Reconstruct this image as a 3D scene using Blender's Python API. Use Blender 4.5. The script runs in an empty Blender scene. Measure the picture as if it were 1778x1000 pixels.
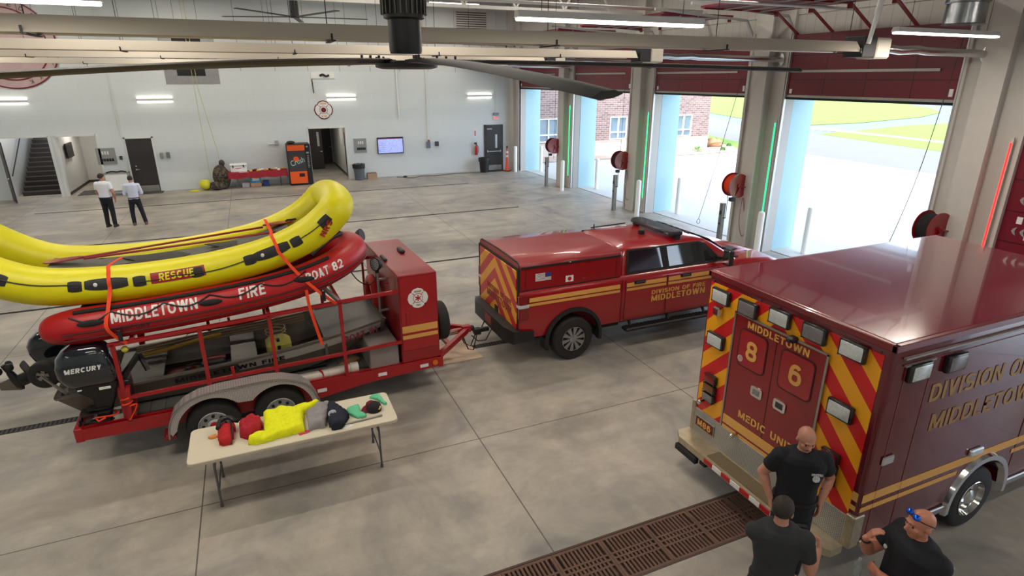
import bpy, bmesh, math, random
from mathutils import Vector, Matrix
random.seed(7)
S = bpy.context.scene
COL = S.collection
# ------------------------------------------------------------ camera, world, sun, exposure
CAMH = 5.0
F_PX, CX, CY = 1022.0, 889.0, 500.0
_vx = Vector((3400 - CX, 135 - CY, F_PX)).normalized()
_vz = -Vector((889 - CX, 3365 - CY, F_PX)).normalized()
_vx = (_vx - _vz * _vx.dot(_vz)).normalized()
_vy = _vz.cross(_vx)
_right = Vector((_vx.x, _vy.x, _vz.x)); _down = Vector((_vx.y, _vy.y, _vz.y)); _fwd = Vector((_vx.z, _vy.z, _vz.z))
cam_data = bpy.data.cameras.new('camera'); cam = bpy.data.objects.new('camera', cam_data); COL.objects.link(cam)
m3 = Matrix((_right, -_down, -_fwd)).transposed()
cam.matrix_world = Matrix.Translation((0, 0, CAMH)) @ m3.to_4x4()
cam_data.sensor_width = 36.0; cam_data.lens = F_PX / 1778.0 * 36.0; cam_data.clip_end = 500
S.camera = cam
S.view_settings.view_transform = 'Standard'; S.view_settings.look = 'None'
S.view_settings.gamma = 1.0; S.view_settings.use_curve_mapping = False
S.view_settings.exposure = 0.0
w = bpy.data.worlds.new('sky'); S.world = w; w.use_nodes = True
nt = w.node_tree; nt.nodes.clear()
sky = nt.nodes.new('ShaderNodeTexSky'); sky.sky_type = 'HOSEK_WILKIE'
sky.sun_direction = Vector((-0.55, -0.25, 0.8)).normalized(); sky.turbidity = 6.0; sky.ground_albedo = 0.4
bgn = nt.nodes.new('ShaderNodeBackground'); bgn.inputs[1].default_value = 25.0
out = nt.nodes.new('ShaderNodeOutputWorld')
hs_ = nt.nodes.new('ShaderNodeHueSaturation'); hs_.inputs['Saturation'].default_value = .55; nt.links.new(sky.outputs[0], hs_.inputs['Color']); nt.links.new(hs_.outputs[0], bgn.inputs[0]); nt.links.new(bgn.outputs[0], out.inputs[0])
sd = bpy.data.lights.new('sun', 'SUN'); sd.energy = 4.5; sd.angle = math.radians(2); sd.color = (1.0, 0.95, 0.88)
sun = bpy.data.objects.new('sun', sd); COL.objects.link(sun)
sun.rotation_euler = Vector((-0.55, -0.25, 0.8)).to_track_quat('Z', 'Y').to_euler()
LAMP_W = 90.0          # watts of each ceiling fixture
LAMP_COL = (1.0, 0.90, 0.78)

# ------------------------------------------------------------ materials
def lin(c):
    return tuple(((v / 255.0) / 12.92 if v / 255.0 <= 0.04045 else ((v / 255.0 + 0.055) / 1.055) ** 2.4) for v in c) + (1.0,)
MATS = {}
def mat(name, rgb, rough=0.5, metal=0.0, var=0.06, scale=6.0, coat=0.0, bump=0.0, emit=0.0, alpha=1.0, trans=0.0, spec=0.5):
    if name in MATS: return MATS[name]
    m = bpy.data.materials.new(name); m.use_nodes = True
    n = m.node_tree; b = n.nodes['Principled BSDF']
    c = lin(rgb)
    b.inputs['Roughness'].default_value = rough; b.inputs['Metallic'].default_value = metal
    b.inputs['Coat Weight'].default_value = coat; b.inputs['Coat Roughness'].default_value = 0.04
    b.inputs['Specular IOR Level'].default_value = spec
    tc = n.nodes.new('ShaderNodeTexCoord'); no = n.nodes.new('ShaderNodeTexNoise')
    no.inputs['Scale'].default_value = scale; no.inputs['Detail'].default_value = 4
    n.links.new(tc.outputs['Object'], no.inputs['Vector'])
    if var > 0:
        mx = n.nodes.new('ShaderNodeMix'); mx.data_type = 'RGBA'
        mx.inputs[6].default_value = tuple(v * (1 - var * 2) for v in c[:3]) + (1,)
        mx.inputs[7].default_value = tuple(min(1, v * (1 + var * 2)) for v in c[:3]) + (1,)
        n.links.new(no.outputs['Fac'], mx.inputs[0]); n.links.new(mx.outputs[2], b.inputs['Base Color'])
    else: b.inputs['Base Color'].default_value = c
    if bump > 0:
        bp = n.nodes.new('ShaderNodeBump'); bp.inputs['Strength'].default_value = bump; bp.inputs['Distance'].default_value = 0.02
        n.links.new(no.outputs['Fac'], bp.inputs['Height']); n.links.new(bp.outputs[0], b.inputs['Normal'])
    if emit > 0:
        b.inputs['Emission Color'].default_value = c; b.inputs['Emission Strength'].default_value = emit
        m.cycles.emission_sampling = 'NONE' if emit < 3 else 'AUTO'
    if trans > 0: b.inputs['Transmission Weight'].default_value = trans
    if alpha < 1: b.inputs['Alpha'].default_value = alpha
    MATS[name] = m; return m
class NB:                                  # tiny node helper
    def __init__(s, m): s.m = m; s.t = m.node_tree
    def n(s, k, **kw):
        x = s.t.nodes.new(k)
        for a, v in kw.items(): setattr(x, a, v)
        return x
    def l(s, a, b): s.t.links.new(a, b)
    def math(s, op, a, b=None, c=None):
        x = s.n('ShaderNodeMath', operation=op)
        for i, v in enumerate((a, b, c)):
            if v is None: continue
            if isinstance(v, (int, float)): x.inputs[i].default_value = v
            else: s.l(v, x.inputs[i])
        return x.outputs[0]
    def mix(s, f, a, b):
        x = s.n('ShaderNodeMix', data_type='RGBA')
        for i, v in ((0, f), (6, a), (7, b)):
            if isinstance(v, (int, float, tuple)): x.inputs[i].default_value = v
            else: s.l(v, x.inputs[i])
        return x.outputs[2]

# ------------------------------------------------------------ mesh builder
ORI = {}; FRM = {}
def V(*a): return Vector(a)
class MB:
    def __init__(s): s.v = []; s.f = []; s.mi = []; s.sm = []; s.cur = 0; s.smooth = False
    def add(s, vs, fs):
        b = len(s.v); s.v.extend([Vector(p) for p in vs])
        for f in fs: s.f.append([b + i for i in f]); s.mi.append(s.cur)
        return s
    def box(s, c, d, bevel=0.0, rot=None, seg=1):
        c = Vector(c); hx, hy, hz = d[0] / 2, d[1] / 2, d[2] / 2
        if bevel <= 0:
            vs = [V(x, y, z) for x in (-hx, hx) for y in (-hy, hy) for z in (-hz, hz)]
            fs = [(0, 1, 3, 2), (4, 6, 7, 5), (0, 4, 5, 1), (2, 3, 7, 6), (0, 2, 6, 4), (1, 5, 7, 3)]
        else:
            bm = bmesh.new(); bmesh.ops.create_cube(bm, size=1)
            for q in bm.verts: q.co = V(q.co.x * d[0], q.co.y * d[1], q.co.z * d[2])
            bmesh.ops.bevel(bm, geom=list(bm.edges), offset=min(bevel, min(d) * .49), segments=seg, affect='EDGES', profile=.5)
            bm.verts.index_update(); vs = [q.co.copy() for q in bm.verts]; fs = [[q.index for q in f.verts] for f in bm.faces]; bm.free()
        if rot is not None:
            R_ = rot if isinstance(rot, Matrix) else Matrix.Rotation(rot, 3, 'Z')
            vs = [R_ @ q for q in vs]
        return s.add([q + c for q in vs], fs)
    def bb(s, x0, x1, y0, y1, z0, z1, bevel=0.0, seg=1):
        return s.box(((x0 + x1) / 2, (y0 + y1) / 2, (z0 + z1) / 2), (abs(x1 - x0), abs(y1 - y0), abs(z1 - z0)), bevel, None, seg)
    def ring(s, c, u, v, ru, rv, seg): return [c + u * (ru * math.cos(2 * math.pi * i / seg)) + v * (rv * math.sin(2 * math.pi * i / seg)) for i in range(seg)]
    def loft(s, rings, cap=True, closed=False):
        n = len(rings[0]); vs = [p for r in rings for p in r]; fs = []
        m = len(rings)
        for k in range(m if closed else m - 1):
            k2 = (k + 1) % m
            for i in range(n):
                j = (i + 1) % n; fs.append((k * n + i, k * n + j, k2 * n + j, k2 * n + i))
        if cap and not closed: fs.append(tuple(reversed(range(n)))); fs.append(tuple((m - 1) * n + i for i in range(n)))
        return s.add(vs, fs)
    def cyl(s, p0, p1, r0, r1=None, seg=16, cap=True):
        p0, p1 = Vector(p0), Vector(p1); r1 = r0 if r1 is None else r1
        d = (p1 - p0).normalized(); u = d.orthogonal().normalized(); v = d.cross(u)
        return s.loft([s.ring(p0, u, v, r0, r0, seg), s.ring(p1, u, v, r1, r1, seg)], cap)
    def lathe(s, o, d, prof, seg=24, cap=True):          # prof: list of (distance along d, radius)
        o = Vector(o); d = Vector(d).normalized(); u = d.orthogonal().normalized(); v = d.cross(u)
        return s.loft([s.ring(o + d * a, u, v, max(r, 1e-4), max(r, 1e-4), seg) for a, r in prof], cap)
    def tube(s, pts, r, seg=8, closed=False, cap=True):
        pts = [Vector(p) for p in pts]; n = len(pts); rr = r if isinstance(r, (list, tuple)) else [r] * n
        rings = []; u = None
        for i, p in enumerate(pts):
            a = pts[(i - 1) % n] if (closed or i > 0) else p
            b = pts[(i + 1) % n] if (closed or i < n - 1) else p
            d = (b - a).normalized()
            if u is None: u = d.orthogonal().normalized()
            else:
                u = u - d * u.dot(d); u = u.normalized() if u.length > 1e-6 else d.orthogonal().normalized()
            v = d.cross(u); rings.append(s.ring(p, u, v, rr[i], rr[i], seg))
        if closed: return s.loft(rings, False, False).loft([rings[-1], rings[0]], False)
        return s.loft(rings, cap)
    def bar(s, p0, p1, a, b=None, up=None):              # rectangular bar
        p0, p1 = Vector(p0), Vector(p1); b = a if b is None else b
        d = (p1 - p0).normalized(); up = Vector(up) if up else (V(0, 0, 1) if abs(d.z) < .95 else V(1, 0, 0))
        u = d.cross(up).normalized(); v = u.cross(d)
        q = lambda p: [p + u * (sx * a / 2) + v * (sy * b / 2) for sx, sy in ((-1, -1), (1, -1), (1, 1), (-1, 1))]
        return s.loft([q(p0), q(p1)])
    def prism(s, poly, ax, a, b):                         # extrude a 2D polygon along axis ax from a to b
        def P(p, t):
            return V(t, p[0], p[1]) if ax == 'x' else (V(p[0], t, p[1]) if ax == 'y' else V(p[0], p[1], t))
        return s.loft([[P(p, a) for p in poly], [P(p, b) for p in poly]])
    def sph(s, c, r, seg=16, rot=None):
        r = (r, r, r) if isinstance(r, (int, float)) else r; c = Vector(c); n = seg // 2
        rings = []
        for k in range(n + 1):
            t = math.pi * k / n; t = min(max(t, .03), math.pi - .03)
            ring = [V(r[0] * math.sin(t) * math.cos(2 * math.pi * i / seg), r[1] * math.sin(t) * math.sin(2 * math.pi * i / seg), -r[2] * math.cos(t)) for i in range(seg)]
            if rot is not None: ring = [rot @ q for q in ring]
            rings.append([c + q for q in ring])
        return s.loft(rings)
    def caps(s, p0, p1, r0, r1, seg=12):                  # tapered capsule
        p0, p1 = Vector(p0), Vector(p1); d = p1 - p0; L = d.length
        if L < 1e-5: return s.sph(p0, r0, seg)
        d /= L; u = d.orthogonal().normalized(); v = d.cross(u); rings = []
        for k in range(5):
            t = math.pi / 2 * (1 - k / 4); rings.append(s.ring(p0 - d * r0 * math.sin(t), u, v, max(r0 * math.cos(t), 1e-4), max(r0 * math.cos(t), 1e-4), seg))
        for k in range(5):
            t = math.pi / 2 * k / 4; rings.append(s.ring(p1 + d * r1 * math.sin(t), u, v, max(r1 * math.cos(t), 1e-4), max(r1 * math.cos(t), 1e-4), seg))
        return s.loft(rings)
    def quad(s, a, b, c, d): return s.add([a, b, c, d], [(0, 1, 2, 3)])
    def mesh(s, name, mats, sharp=35, off=V(0, 0, 0), fix=True):
        me = bpy.data.meshes.new(name); me.from_pydata([tuple(p - off) for p in s.v], [], s.f)
        for m in (mats if isinstance(mats, (list, tuple)) else [mats]): me.materials.append(m)
        me.polygons.foreach_set('material_index', s.mi)
        me.update()
        if fix:
            bm = bmesh.new(); bm.from_mesh(me); bmesh.ops.recalc_face_normals(bm, faces=bm.faces); bm.to_mesh(me); bm.free()
        if sharp:
            me.shade_smooth(); me.set_sharp_from_angle(angle=math.radians(sharp))
        return me
    def build(s, name, mats, parent=None, sharp=35, o=(0, 0, 0), frame=None, fix=True):
        off = ORI[parent.name] if parent is not None else Vector(o)
        me = s.mesh(name, mats, sharp, off, fix)
        ob = bpy.data.objects.new(name, me); COL.objects.link(ob)
        if parent is not None: ob.parent = parent; ORI[ob.name] = off
        else: place(ob, off, frame)
        return ob
def place(ob, off, frame):
    off = Vector(off); ORI[ob.name] = off
    if frame is None: ob.location = off
    else:
        loc, rz = frame; ob.location = Vector(loc) + Matrix.Rotation(rz, 3, 'Z') @ off; ob.rotation_euler = (0, 0, rz)
def thing(name, label, cat, o=(0, 0, 0), frame=None, group=None):
    e = bpy.data.objects.new(name, None); COL.objects.link(e); e.empty_display_size = .1
    place(e, o, frame); tag(e, label, cat, group); return e
def tag(o, label=None, cat=None, group=None, kind=None):
    if label: o['label'] = label
    if cat: o['category'] = cat
    if group: o['group'] = group
    if kind: o['kind'] = kind
    return o
def single(name, label, cat, mb, mats, o=(0, 0, 0), frame=None, group=None, sharp=35, kind=None):
    return tag(mb.build(name, mats, None, sharp, o, frame), label, cat, group, kind)
def struct(name, mb, mats, sharp=35):
    ob = mb.build(name, mats, None, sharp); ob['kind'] = 'structure'; return ob
def dup(o, dx, label=None, group=None, parent=None):
    c = o.copy(); COL.objects.link(c)
    if parent is not None: c.parent = parent
    else: c.location = o.location + Vector(dx)
    if label: c['label'] = label
    if group: c['group'] = group
    ORI[c.name] = ORI.get(o.name, V(0, 0, 0))
    for ch in list(o.children): dup(ch, None, parent=c)
    return c
def bake(ob):                                             # apply modifiers without bpy.ops
    dg = bpy.context.evaluated_depsgraph_get(); dg.update()
    me = bpy.data.meshes.new_from_object(ob.evaluated_get(dg), preserve_all_data_layers=False, depsgraph=dg)
    ob.modifiers.clear(); ob.data = me; return ob
def split_loose(ob):                                      # one object for every separate piece of a mesh
    bm = bmesh.new(); bm.from_mesh(ob.data); seen = set(); comps = []
    for v in bm.verts:
        if v in seen: continue
        st, comp = [v], []; seen.add(v)
        while st:
            a = st.pop(); comp.append(a)
            for e in a.link_edges:
                b_ = e.other_vert(a)
                if b_ not in seen: seen.add(b_); st.append(b_)
        comps.append({x.index for x in comp})
    bm.free()
    if len(comps) < 2: return
    for c in comps[1:] + comps[:1]:
        b2 = bmesh.new(); b2.from_mesh(ob.data); b2.verts.ensure_lookup_table()
        bmesh.ops.delete(b2, geom=[x for x in b2.verts if x.index not in c], context='VERTS')
        me = ob.data.copy(); b2.to_mesh(me); b2.free()
        if c is comps[0]: ob.data = me
        else:
            o = ob.copy(); o.data = me; COL.objects.link(o); ORI[o.name] = ORI[ob.name]
def boolean(ob, cutters):
    tmp = []
    for mb in cutters:
        me = mb.mesh('cut', MATS['black'], 0, ORI[ob.name]); c = bpy.data.objects.new('cut', me); COL.objects.link(c)
        c.matrix_world = Matrix.Translation(ob.location) @ ob.rotation_euler.to_matrix().to_4x4()
        if ob.parent: c.matrix_world = Matrix.Translation(ob.parent.location) @ ob.parent.rotation_euler.to_matrix().to_4x4()
        md = ob.modifiers.new('b', 'BOOLEAN'); md.operation = 'DIFFERENCE'; md.solver = 'EXACT'; md.object = c; tmp.append(c)
    bpy.context.view_layer.update(); bake(ob)
    for c in tmp: bpy.data.objects.remove(c)
    ob.data.shade_smooth(); ob.data.set_sharp_from_angle(angle=math.radians(30))
    return ob
def text(name, parent, s, c, xd, up, width, height, m, depth=.004, bold=.0, shear=0.0, warp=None, label=None):
    if s.upper() == s and bold > 0: return block_text(name, parent, s, c, xd, up, width, height, m, depth, .15 + bold * 2.5, shear, warp)
    cu = bpy.data.curves.new('t', 'FONT'); cu.body = s; cu.size = 1.0; cu.extrude = .02; cu.offset = 0.0; cu.shear = shear; cu.resolution_u = 3
    cu.align_x = 'LEFT'
    ob = bpy.data.objects.new('t', cu); COL.objects.link(ob)
    dg = bpy.context.evaluated_depsgraph_get(); me = bpy.data.meshes.new_from_object(ob.evaluated_get(dg), depsgraph=dg)
    bpy.data.objects.remove(ob)
    xs = [v.co.x for v in me.vertices]; ys = [v.co.y for v in me.vertices]
    x0, x1, y0, y1 = min(xs), max(xs), min(ys), max(ys)
    xd = Vector(xd).normalized(); up = Vector(up); up = (up - xd * up.dot(xd)).normalized(); nd = xd.cross(up); c = Vector(c)
    if warp:
        bm = bmesh.new(); bm.from_mesh(me); bmesh.ops.triangulate(bm, faces=bm.faces)
        for _ in range(2):
            es = [e for e in bm.edges if e.calc_length() > .16]
            if es: bmesh.ops.subdivide_edges(bm, edges=es, cuts=1); bmesh.ops.triangulate(bm, faces=bm.faces)
        bm.to_mesh(me); bm.free()
    off = ORI[parent.name] if parent else V(0, 0, 0)
    for v in me.vertices:
        a = ((v.co.x - x0) / (x1 - x0) - .5) * width; b = ((v.co.y - y0) / (y1 - y0) - .5) * height; d = (v.co.z / .02 * .5 + .5) * depth
        p = warp(a, b, d) if warp else c + xd * a + up * b + nd * d
        v.co = p - off
    me.materials.clear(); me.materials.append(m)
    o2 = bpy.data.objects.new(name, me); COL.objects.link(o2)
    if parent: o2.parent = parent; ORI[o2.name] = off
    if label: o2['label'] = label
    return o2

def block_glyph(c, t):                                    # bold block capitals as strips of (left, right) point pairs
    h = t / 2; S_ = []
    W_ = {'I': t, 'M': .86, 'W': 1.05, 'E': .56, 'F': .54, 'L': .52, 'T': .6, '1': .4, 'N': .7, 'O': .74, 'C': .7, 'D': .68, 'J': .5, ' ': .3}.get(c, .66)
    def arc(cx, cy, rx, ry, a0, a1, n=9):
        o = []
        for i in range(n + 1):
            a = math.radians(a0 + (a1 - a0) * i / n); ca, sa = math.cos(a), math.sin(a)
            o.append((cx + rx * math.copysign(abs(ca) ** .85, ca), cy + ry * math.copysign(abs(sa) ** .85, sa)))
        return o
    def pl(pts, closed=False):
        q = [pts[0]]
        for a, b_ in zip(pts, pts[1:]):
            d = math.hypot(b_[0] - a[0], b_[1] - a[1]); n = max(1, int(d / .26))
            if d > 1e-5: q += [(a[0] + (b_[0] - a[0]) * i / n, a[1] + (b_[1] - a[1]) * i / n) for i in range(1, n + 1)]
        n = len(q); o = []
        for i, p in enumerate(q):
            a = q[i - 1] if i > 0 else (q[-2] if closed else p); b_ = q[i + 1] if i < n - 1 else (q[1] if closed else p)
            def nrm(u, v):
                x, y = v[0] - u[0], v[1] - u[1]; l = math.hypot(x, y); return (-y / l, x / l) if l > 1e-9 else None
            n1, n2 = nrm(a, p), nrm(p, b_); n1 = n1 or n2; n2 = n2 or n1
            mx, my = n1[0] + n2[0], n1[1] + n2[1]; l = math.hypot(mx, my) or 1; mx, my = mx / l, my / l; k = h / max(.45, mx * n1[0] + my * n1[1])
            o.append(((p[0] + mx * k, p[1] + my * k), (p[0] - mx * k, p[1] - my * k)))
        S_.append(o)
    def dg(x0, y0, x1, y1, w_=None):
        w_ = (w_ or t * 1.12) / 2; S_.append([((x0 + (x1 - x0) * i / 4 - w_, y0 + (y1 - y0) * i / 4), (x0 + (x1 - x0) * i / 4 + w_, y0 + (y1 - y0) * i / 4)) for i in range(5)])
    w = W_; r = w - h; T = 1 - h; q = t * .56
    if c in 'BDEFHIKLMNPR': pl([(h, 0), (h, 1)])
    if c in 'EFT': pl([(0, T), (w, T)])
    if c in 'EL': pl([(0, h), (w, h)])
    if c in 'EF': pl([(0, .53), (w * .9, .53)])
    if c == 'T': pl([(w / 2, 0), (w / 2, 1)])
    if c in 'HMNU': pass
    if c in 'HMN': pl([(r, 0), (r, 1)])
    if c == 'H': pl([(0, .5), (w, .5)])
    if c == 'M': dg(q, 1, w / 2, .08); dg(w - q, 1, w / 2, .08)
    if c == 'N': dg(q, 1, w - q, 0)
    if c == 'W': dg(q, 1, w * .28, 0); dg(w / 2, 1, w * .28, 0); dg(w / 2, 1, w * .72, 0); dg(w - q, 1, w * .72, 0)
    if c == 'V': dg(q, 1, w / 2, 0); dg(w - q, 1, w / 2, 0)
    if c == 'A': dg(q, 0, w / 2, 1); dg(w - q, 0, w / 2, 1); pl([(w * .2, .27), (w * .8, .27)])
    if c == 'X': dg(q, 0, w - q, 1); dg(w - q, 0, q, 1)
    if c == 'Y': dg(w / 2, .4, q, 1); dg(w / 2, .4, w - q, 1); pl([(w / 2, 0), (w / 2, .5)])
    if c == 'K': dg(q, .35, w - q, 1); dg(w * .4, .55, w - q, 0)
    if c == 'O': pl(arc(w / 2, .5, w / 2 - h, .5 - h, 0, 360, 24), True)
    if c == 'C': pl(arc(w / 2, .5, w / 2 - h, .5 - h, 42, 318, 20))
    if c == 'D': pl([(0, T), (w * .4, T)] + arc(w * .4, .5, r - w * .4, .5 - h, 90, -90, 12)[1:] + [(0, h)])
    if c in 'PR': pl([(0, T), (w * .5, T)] + arc(w * .5, (T + .47) / 2, r - w * .5, (T - .47) / 2, 90, -90, 8)[1:] + [(0, .47)])
    if c == 'R': dg(w * .5, .47, w - q, 0)
    if c == 'B': pl([(0, T), (w * .48, T)] + arc(w * .48, (T + .53) / 2, r * .94 - w * .48, (T - .53) / 2, 90, -90, 8)[1:] + [(0, .53)]); pl([(0, .53), (w * .5, .53)] + arc(w * .5, (h + .53) / 2, r - w * .5, (.53 - h) / 2, 90, -90, 8)[1:] + [(0, h)])
    if c == 'U': pl([(h, 1), (h, .4)] + arc(w / 2, h + .3, w / 2 - h, .3, 180, 360, 10) + [(r, 1)])
    ry = (1 - t) / 4
    if c == 'S': pl(arc(w / 2, T - ry, w / 2 - h, ry, 25, 270, 14) + arc(w / 2, h + ry, w / 2 - h, ry, 90, -155, 14)[1:])
    if c == '8': pl(arc(w / 2, T - ry, w / 2 - h * 1.25, ry, 0, 360, 20), True); pl(arc(w / 2, h + ry, w / 2 - h, ry, 0, 360, 20), True)
    if c == '6': pl(arc(w / 2, .5, w / 2 - h, .5 - h, 48, 190, 12)); pl(arc(w / 2, h + .26, w / 2 - h, .26, 0, 360, 20), True)
    if c == '2': pl(arc(w / 2, T - .27, w / 2 - h, .27, 165, -25, 10) + [(h * 1.3, h * 1.5)]); pl([(0, h), (w, h)])
    if c == '1': pl([(w - h * 1.4, 0), (w - h * 1.4, 1)]); dg(w * .12, .72, w * .66, .97, t)
    return w, S_
def block_text(name, parent, s, c, xd, up, width, height, m, depth=.004, t=.2, shear=0.0, warp=None):
    x = 0; strips = []
    for ch in s:
        w_, st = block_glyph(ch, t)
        strips += [[((a[0] + x, a[1]), (b_[0] + x, b_[1])) for a, b_ in q] for q in st]; x += w_ + .14
    tot = x - .14; xd = Vector(xd).normalized(); up = Vector(up); up = (up - xd * up.dot(xd)).normalized(); nd = xd.cross(up); c = Vector(c)
    def P(p, d):
        a = ((p[0] + shear * (p[1] - .5)) / tot - .5) * width; b_ = (p[1] - .5) * height
        return warp(a, b_, d) if warp else c + xd * a + up * b_ + nd * d
    q = MB()
    for k, st in enumerate(strips): e = .0002 * (k % 3); q.loft([[P(a, 0), P(b_, 0), P(b_, depth + e), P(a, depth + e)] for a, b_ in st])
    return q.build(name, m, parent, 0)
def circ(cx, cy, r, n=24, a0=0, a1=2 * math.pi):
    return [(cx + r * math.cos(a0 + (a1 - a0) * i / n), cy + r * math.sin(a0 + (a1 - a0) * i / n)) for i in range(n + (0 if abs(a1 - a0 - 2 * math.pi) < 1e-6 else 1))]
def rrect(x0, x1, y0, y1, r, n=5):
    p = []
    for cx, cy, a in ((x1 - r, y0 + r, -90), (x1 - r, y1 - r, 0), (x0 + r, y1 - r, 90), (x0 + r, y0 + r, 180)):
        for i in range(n + 1):
            t = math.radians(a + 90 * i / n); p.append((cx + r * math.cos(t), cy + r * math.sin(t)))
    return p
def lerp(a, b, t): return a + (b - a) * t
def interp(tab, x):
    if x <= tab[0][0]: return tab[0][1]
    for (a, va), (b, vb) in zip(tab, tab[1:]):
        if x <= b:
            t = (x - a) / (b - a); t = t * t * (3 - 2 * t) if len(tab) > 2 else t; return va + (vb - va) * t
    return tab[-1][1]
def smooth_path(pts, n=6):                                # Catmull-Rom
    pts = [Vector(p) for p in pts]; o = []
    for i in range(len(pts) - 1):
        p0 = pts[max(i - 1, 0)]; p1 = pts[i]; p2 = pts[i + 1]; p3 = pts[min(i + 2, len(pts) - 1)]
        for k in range(n):
            t = k / n; o.append(.5 * ((2 * p1) + (p2 - p0) * t + (2 * p0 - 5 * p1 + 4 * p2 - p3) * t * t + (3 * p1 - p0 - 3 * p2 + p3) * t ** 3))
    o.append(pts[-1]); return o

black = mat('black', (22, 22, 24), .55); rubber = mat('rubber', (30, 30, 31), .85, bump=.2, scale=60)
tyre = mat('tyre_rubber', (34, 33, 33), .8, bump=.3, scale=40)
red = mat('fire_red_paint', (150, 8, 18), .28, coat=.6, var=.03)
maroon = mat('maroon_paint', (92, 10, 24), .22, coat=.8, var=.03, scale=2)
steel = mat('brushed_steel', (170, 170, 170), .35, 1.0); chrome = mat('chrome', (210, 210, 210), .12, 1.0, var=0)
alum = mat('aluminium', (165, 163, 158), .42, .9, var=.08, scale=12)
gold = mat('gold_reflective', (214, 160, 82), .5, var=.03); yellow = mat('yellow_plastic', (222, 214, 0), .45, var=.03)
white = mat('white_paint', (226, 228, 228), .5, var=.02); offwhite = mat('cream_steel', (210, 204, 190), .5, var=.04)
glassdark = mat('dark_glass', (12, 16, 20), .05, spec=.8, var=0); darkgrey = mat('dark_grey_plastic', (48, 48, 52), .6)
orange = mat('orange_webbing', (235, 70, 22), .7)
clearlens = mat('clear_lens', (205, 212, 214), .18, .3, var=.15, scale=40)
redlens = mat('red_lens', (120, 8, 14), .15, coat=.5); redplastic = mat('red_plastic', (176, 20, 26), .5)
# ------------------------------------------------------------ the room
WY = 31.9; BX = 13.9; LX = -11.6; SY = -7.0; CZ = 9.8
def mk_floor():
    m = bpy.data.materials.new('polished_concrete'); m.use_nodes = True; b = m.node_tree.nodes['Principled BSDF']; N = NB(m)
    tc = N.n('ShaderNodeTexCoord'); o = tc.outputs['Object']
    sp = N.n('ShaderNodeSeparateXYZ'); N.l(o, sp.inputs[0])
    n1 = N.n('ShaderNodeTexNoise'); n1.inputs['Scale'].default_value = .8; n1.inputs['Detail'].default_value = 8; n1.inputs['Roughness'].default_value = .62; n1.inputs['Distortion'].default_value = .7; N.l(o, n1.inputs['Vector'])
    n2 = N.n('ShaderNodeTexNoise'); n2.inputs['Scale'].default_value = 3.5; n2.inputs['Detail'].default_value = 8; n2.inputs['Roughness'].default_value = .7; N.l(o, n2.inputs['Vector'])
    mp = N.n('ShaderNodeMapping'); mp.inputs['Scale'].default_value = (.12, 1.3, 1); N.l(o, mp.inputs['Vector'])
    n3 = N.n('ShaderNodeTexNoise'); n3.inputs['Scale'].default_value = 2.0; n3.inputs['Detail'].default_value = 5; N.l(mp.outputs[0], n3.inputs['Vector'])
    cr = N.n('ShaderNodeValToRGB'); e = cr.color_ramp.elements
    e[0].position = .3; e[0].color = lin((126, 123, 120)); e[1].position = .7; e[1].color = lin((178, 169, 154)); x = e.new(.5); x.color = lin((156, 150, 140))
    N.l(n1.outputs['Fac'], cr.inputs[0])
    f2 = N.math('MULTIPLY', N.math('SUBTRACT', n2.outputs['Fac'], .5), .55)
    f3 = N.math('MULTIPLY', N.math('SUBTRACT', n3.outputs['Fac'], .5), .5)
    tot = N.math('ADD', N.math('ADD', f2, f3), 1.0)
    vm = N.n('ShaderNodeVectorMath', operation='SCALE'); N.l(cr.outputs[0], vm.inputs[0]); N.l(tot, vm.inputs['Scale'])
    # saw cut joints: x = 2.5 + 3.66 k, y = 7 + 6.05 k
    def line(coord, off, per, hw):
        a = N.math('PINGPONG', N.math('ADD', coord, -off + per * 20), per / 2)
        return N.math('LESS_THAN', a, hw)
    j = N.math('MAXIMUM', line(sp.outputs[0], 2.5, 3.66, .008), line(sp.outputs[1], 7.0, 6.05, .008))
    col = N.mix(j, vm.outputs[0], lin((84, 80, 74)))
    # small dark scuffs
    n4 = N.n('ShaderNodeTexNoise'); n4.inputs['Scale'].default_value = 1.6; n4.inputs['Detail'].default_value = 10; n4.inputs['Roughness'].default_value = .75; N.l(mp.outputs[0], n4.inputs['Vector'])
    sc = N.n('ShaderNodeMapRange'); sc.inputs[1].default_value = .66; sc.inputs[2].default_value = .74; N.l(n4.outputs['Fac'], sc.inputs[0])
    col = N.mix(N.math('MULTIPLY', sc.outputs[0], .45), col, lin((80, 76, 72)))
    N.l(col, b.inputs['Base Color'])
    rr = N.n('ShaderNodeMapRange'); rr.inputs[3].default_value = .32; rr.inputs[4].default_value = .6; N.l(n2.outputs['Fac'], rr.inputs[0]); N.l(rr.outputs[0], b.inputs['Roughness'])
    bp = N.n('ShaderNodeBump'); bp.inputs['Strength'].default_value = .12; bp.inputs['Distance'].default_value = .01; N.l(n2.outputs['Fac'], bp.inputs['Height']); N.l(bp.outputs[0], b.inputs['Normal'])
    return m
M_FLOOR = mk_floor()
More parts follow.
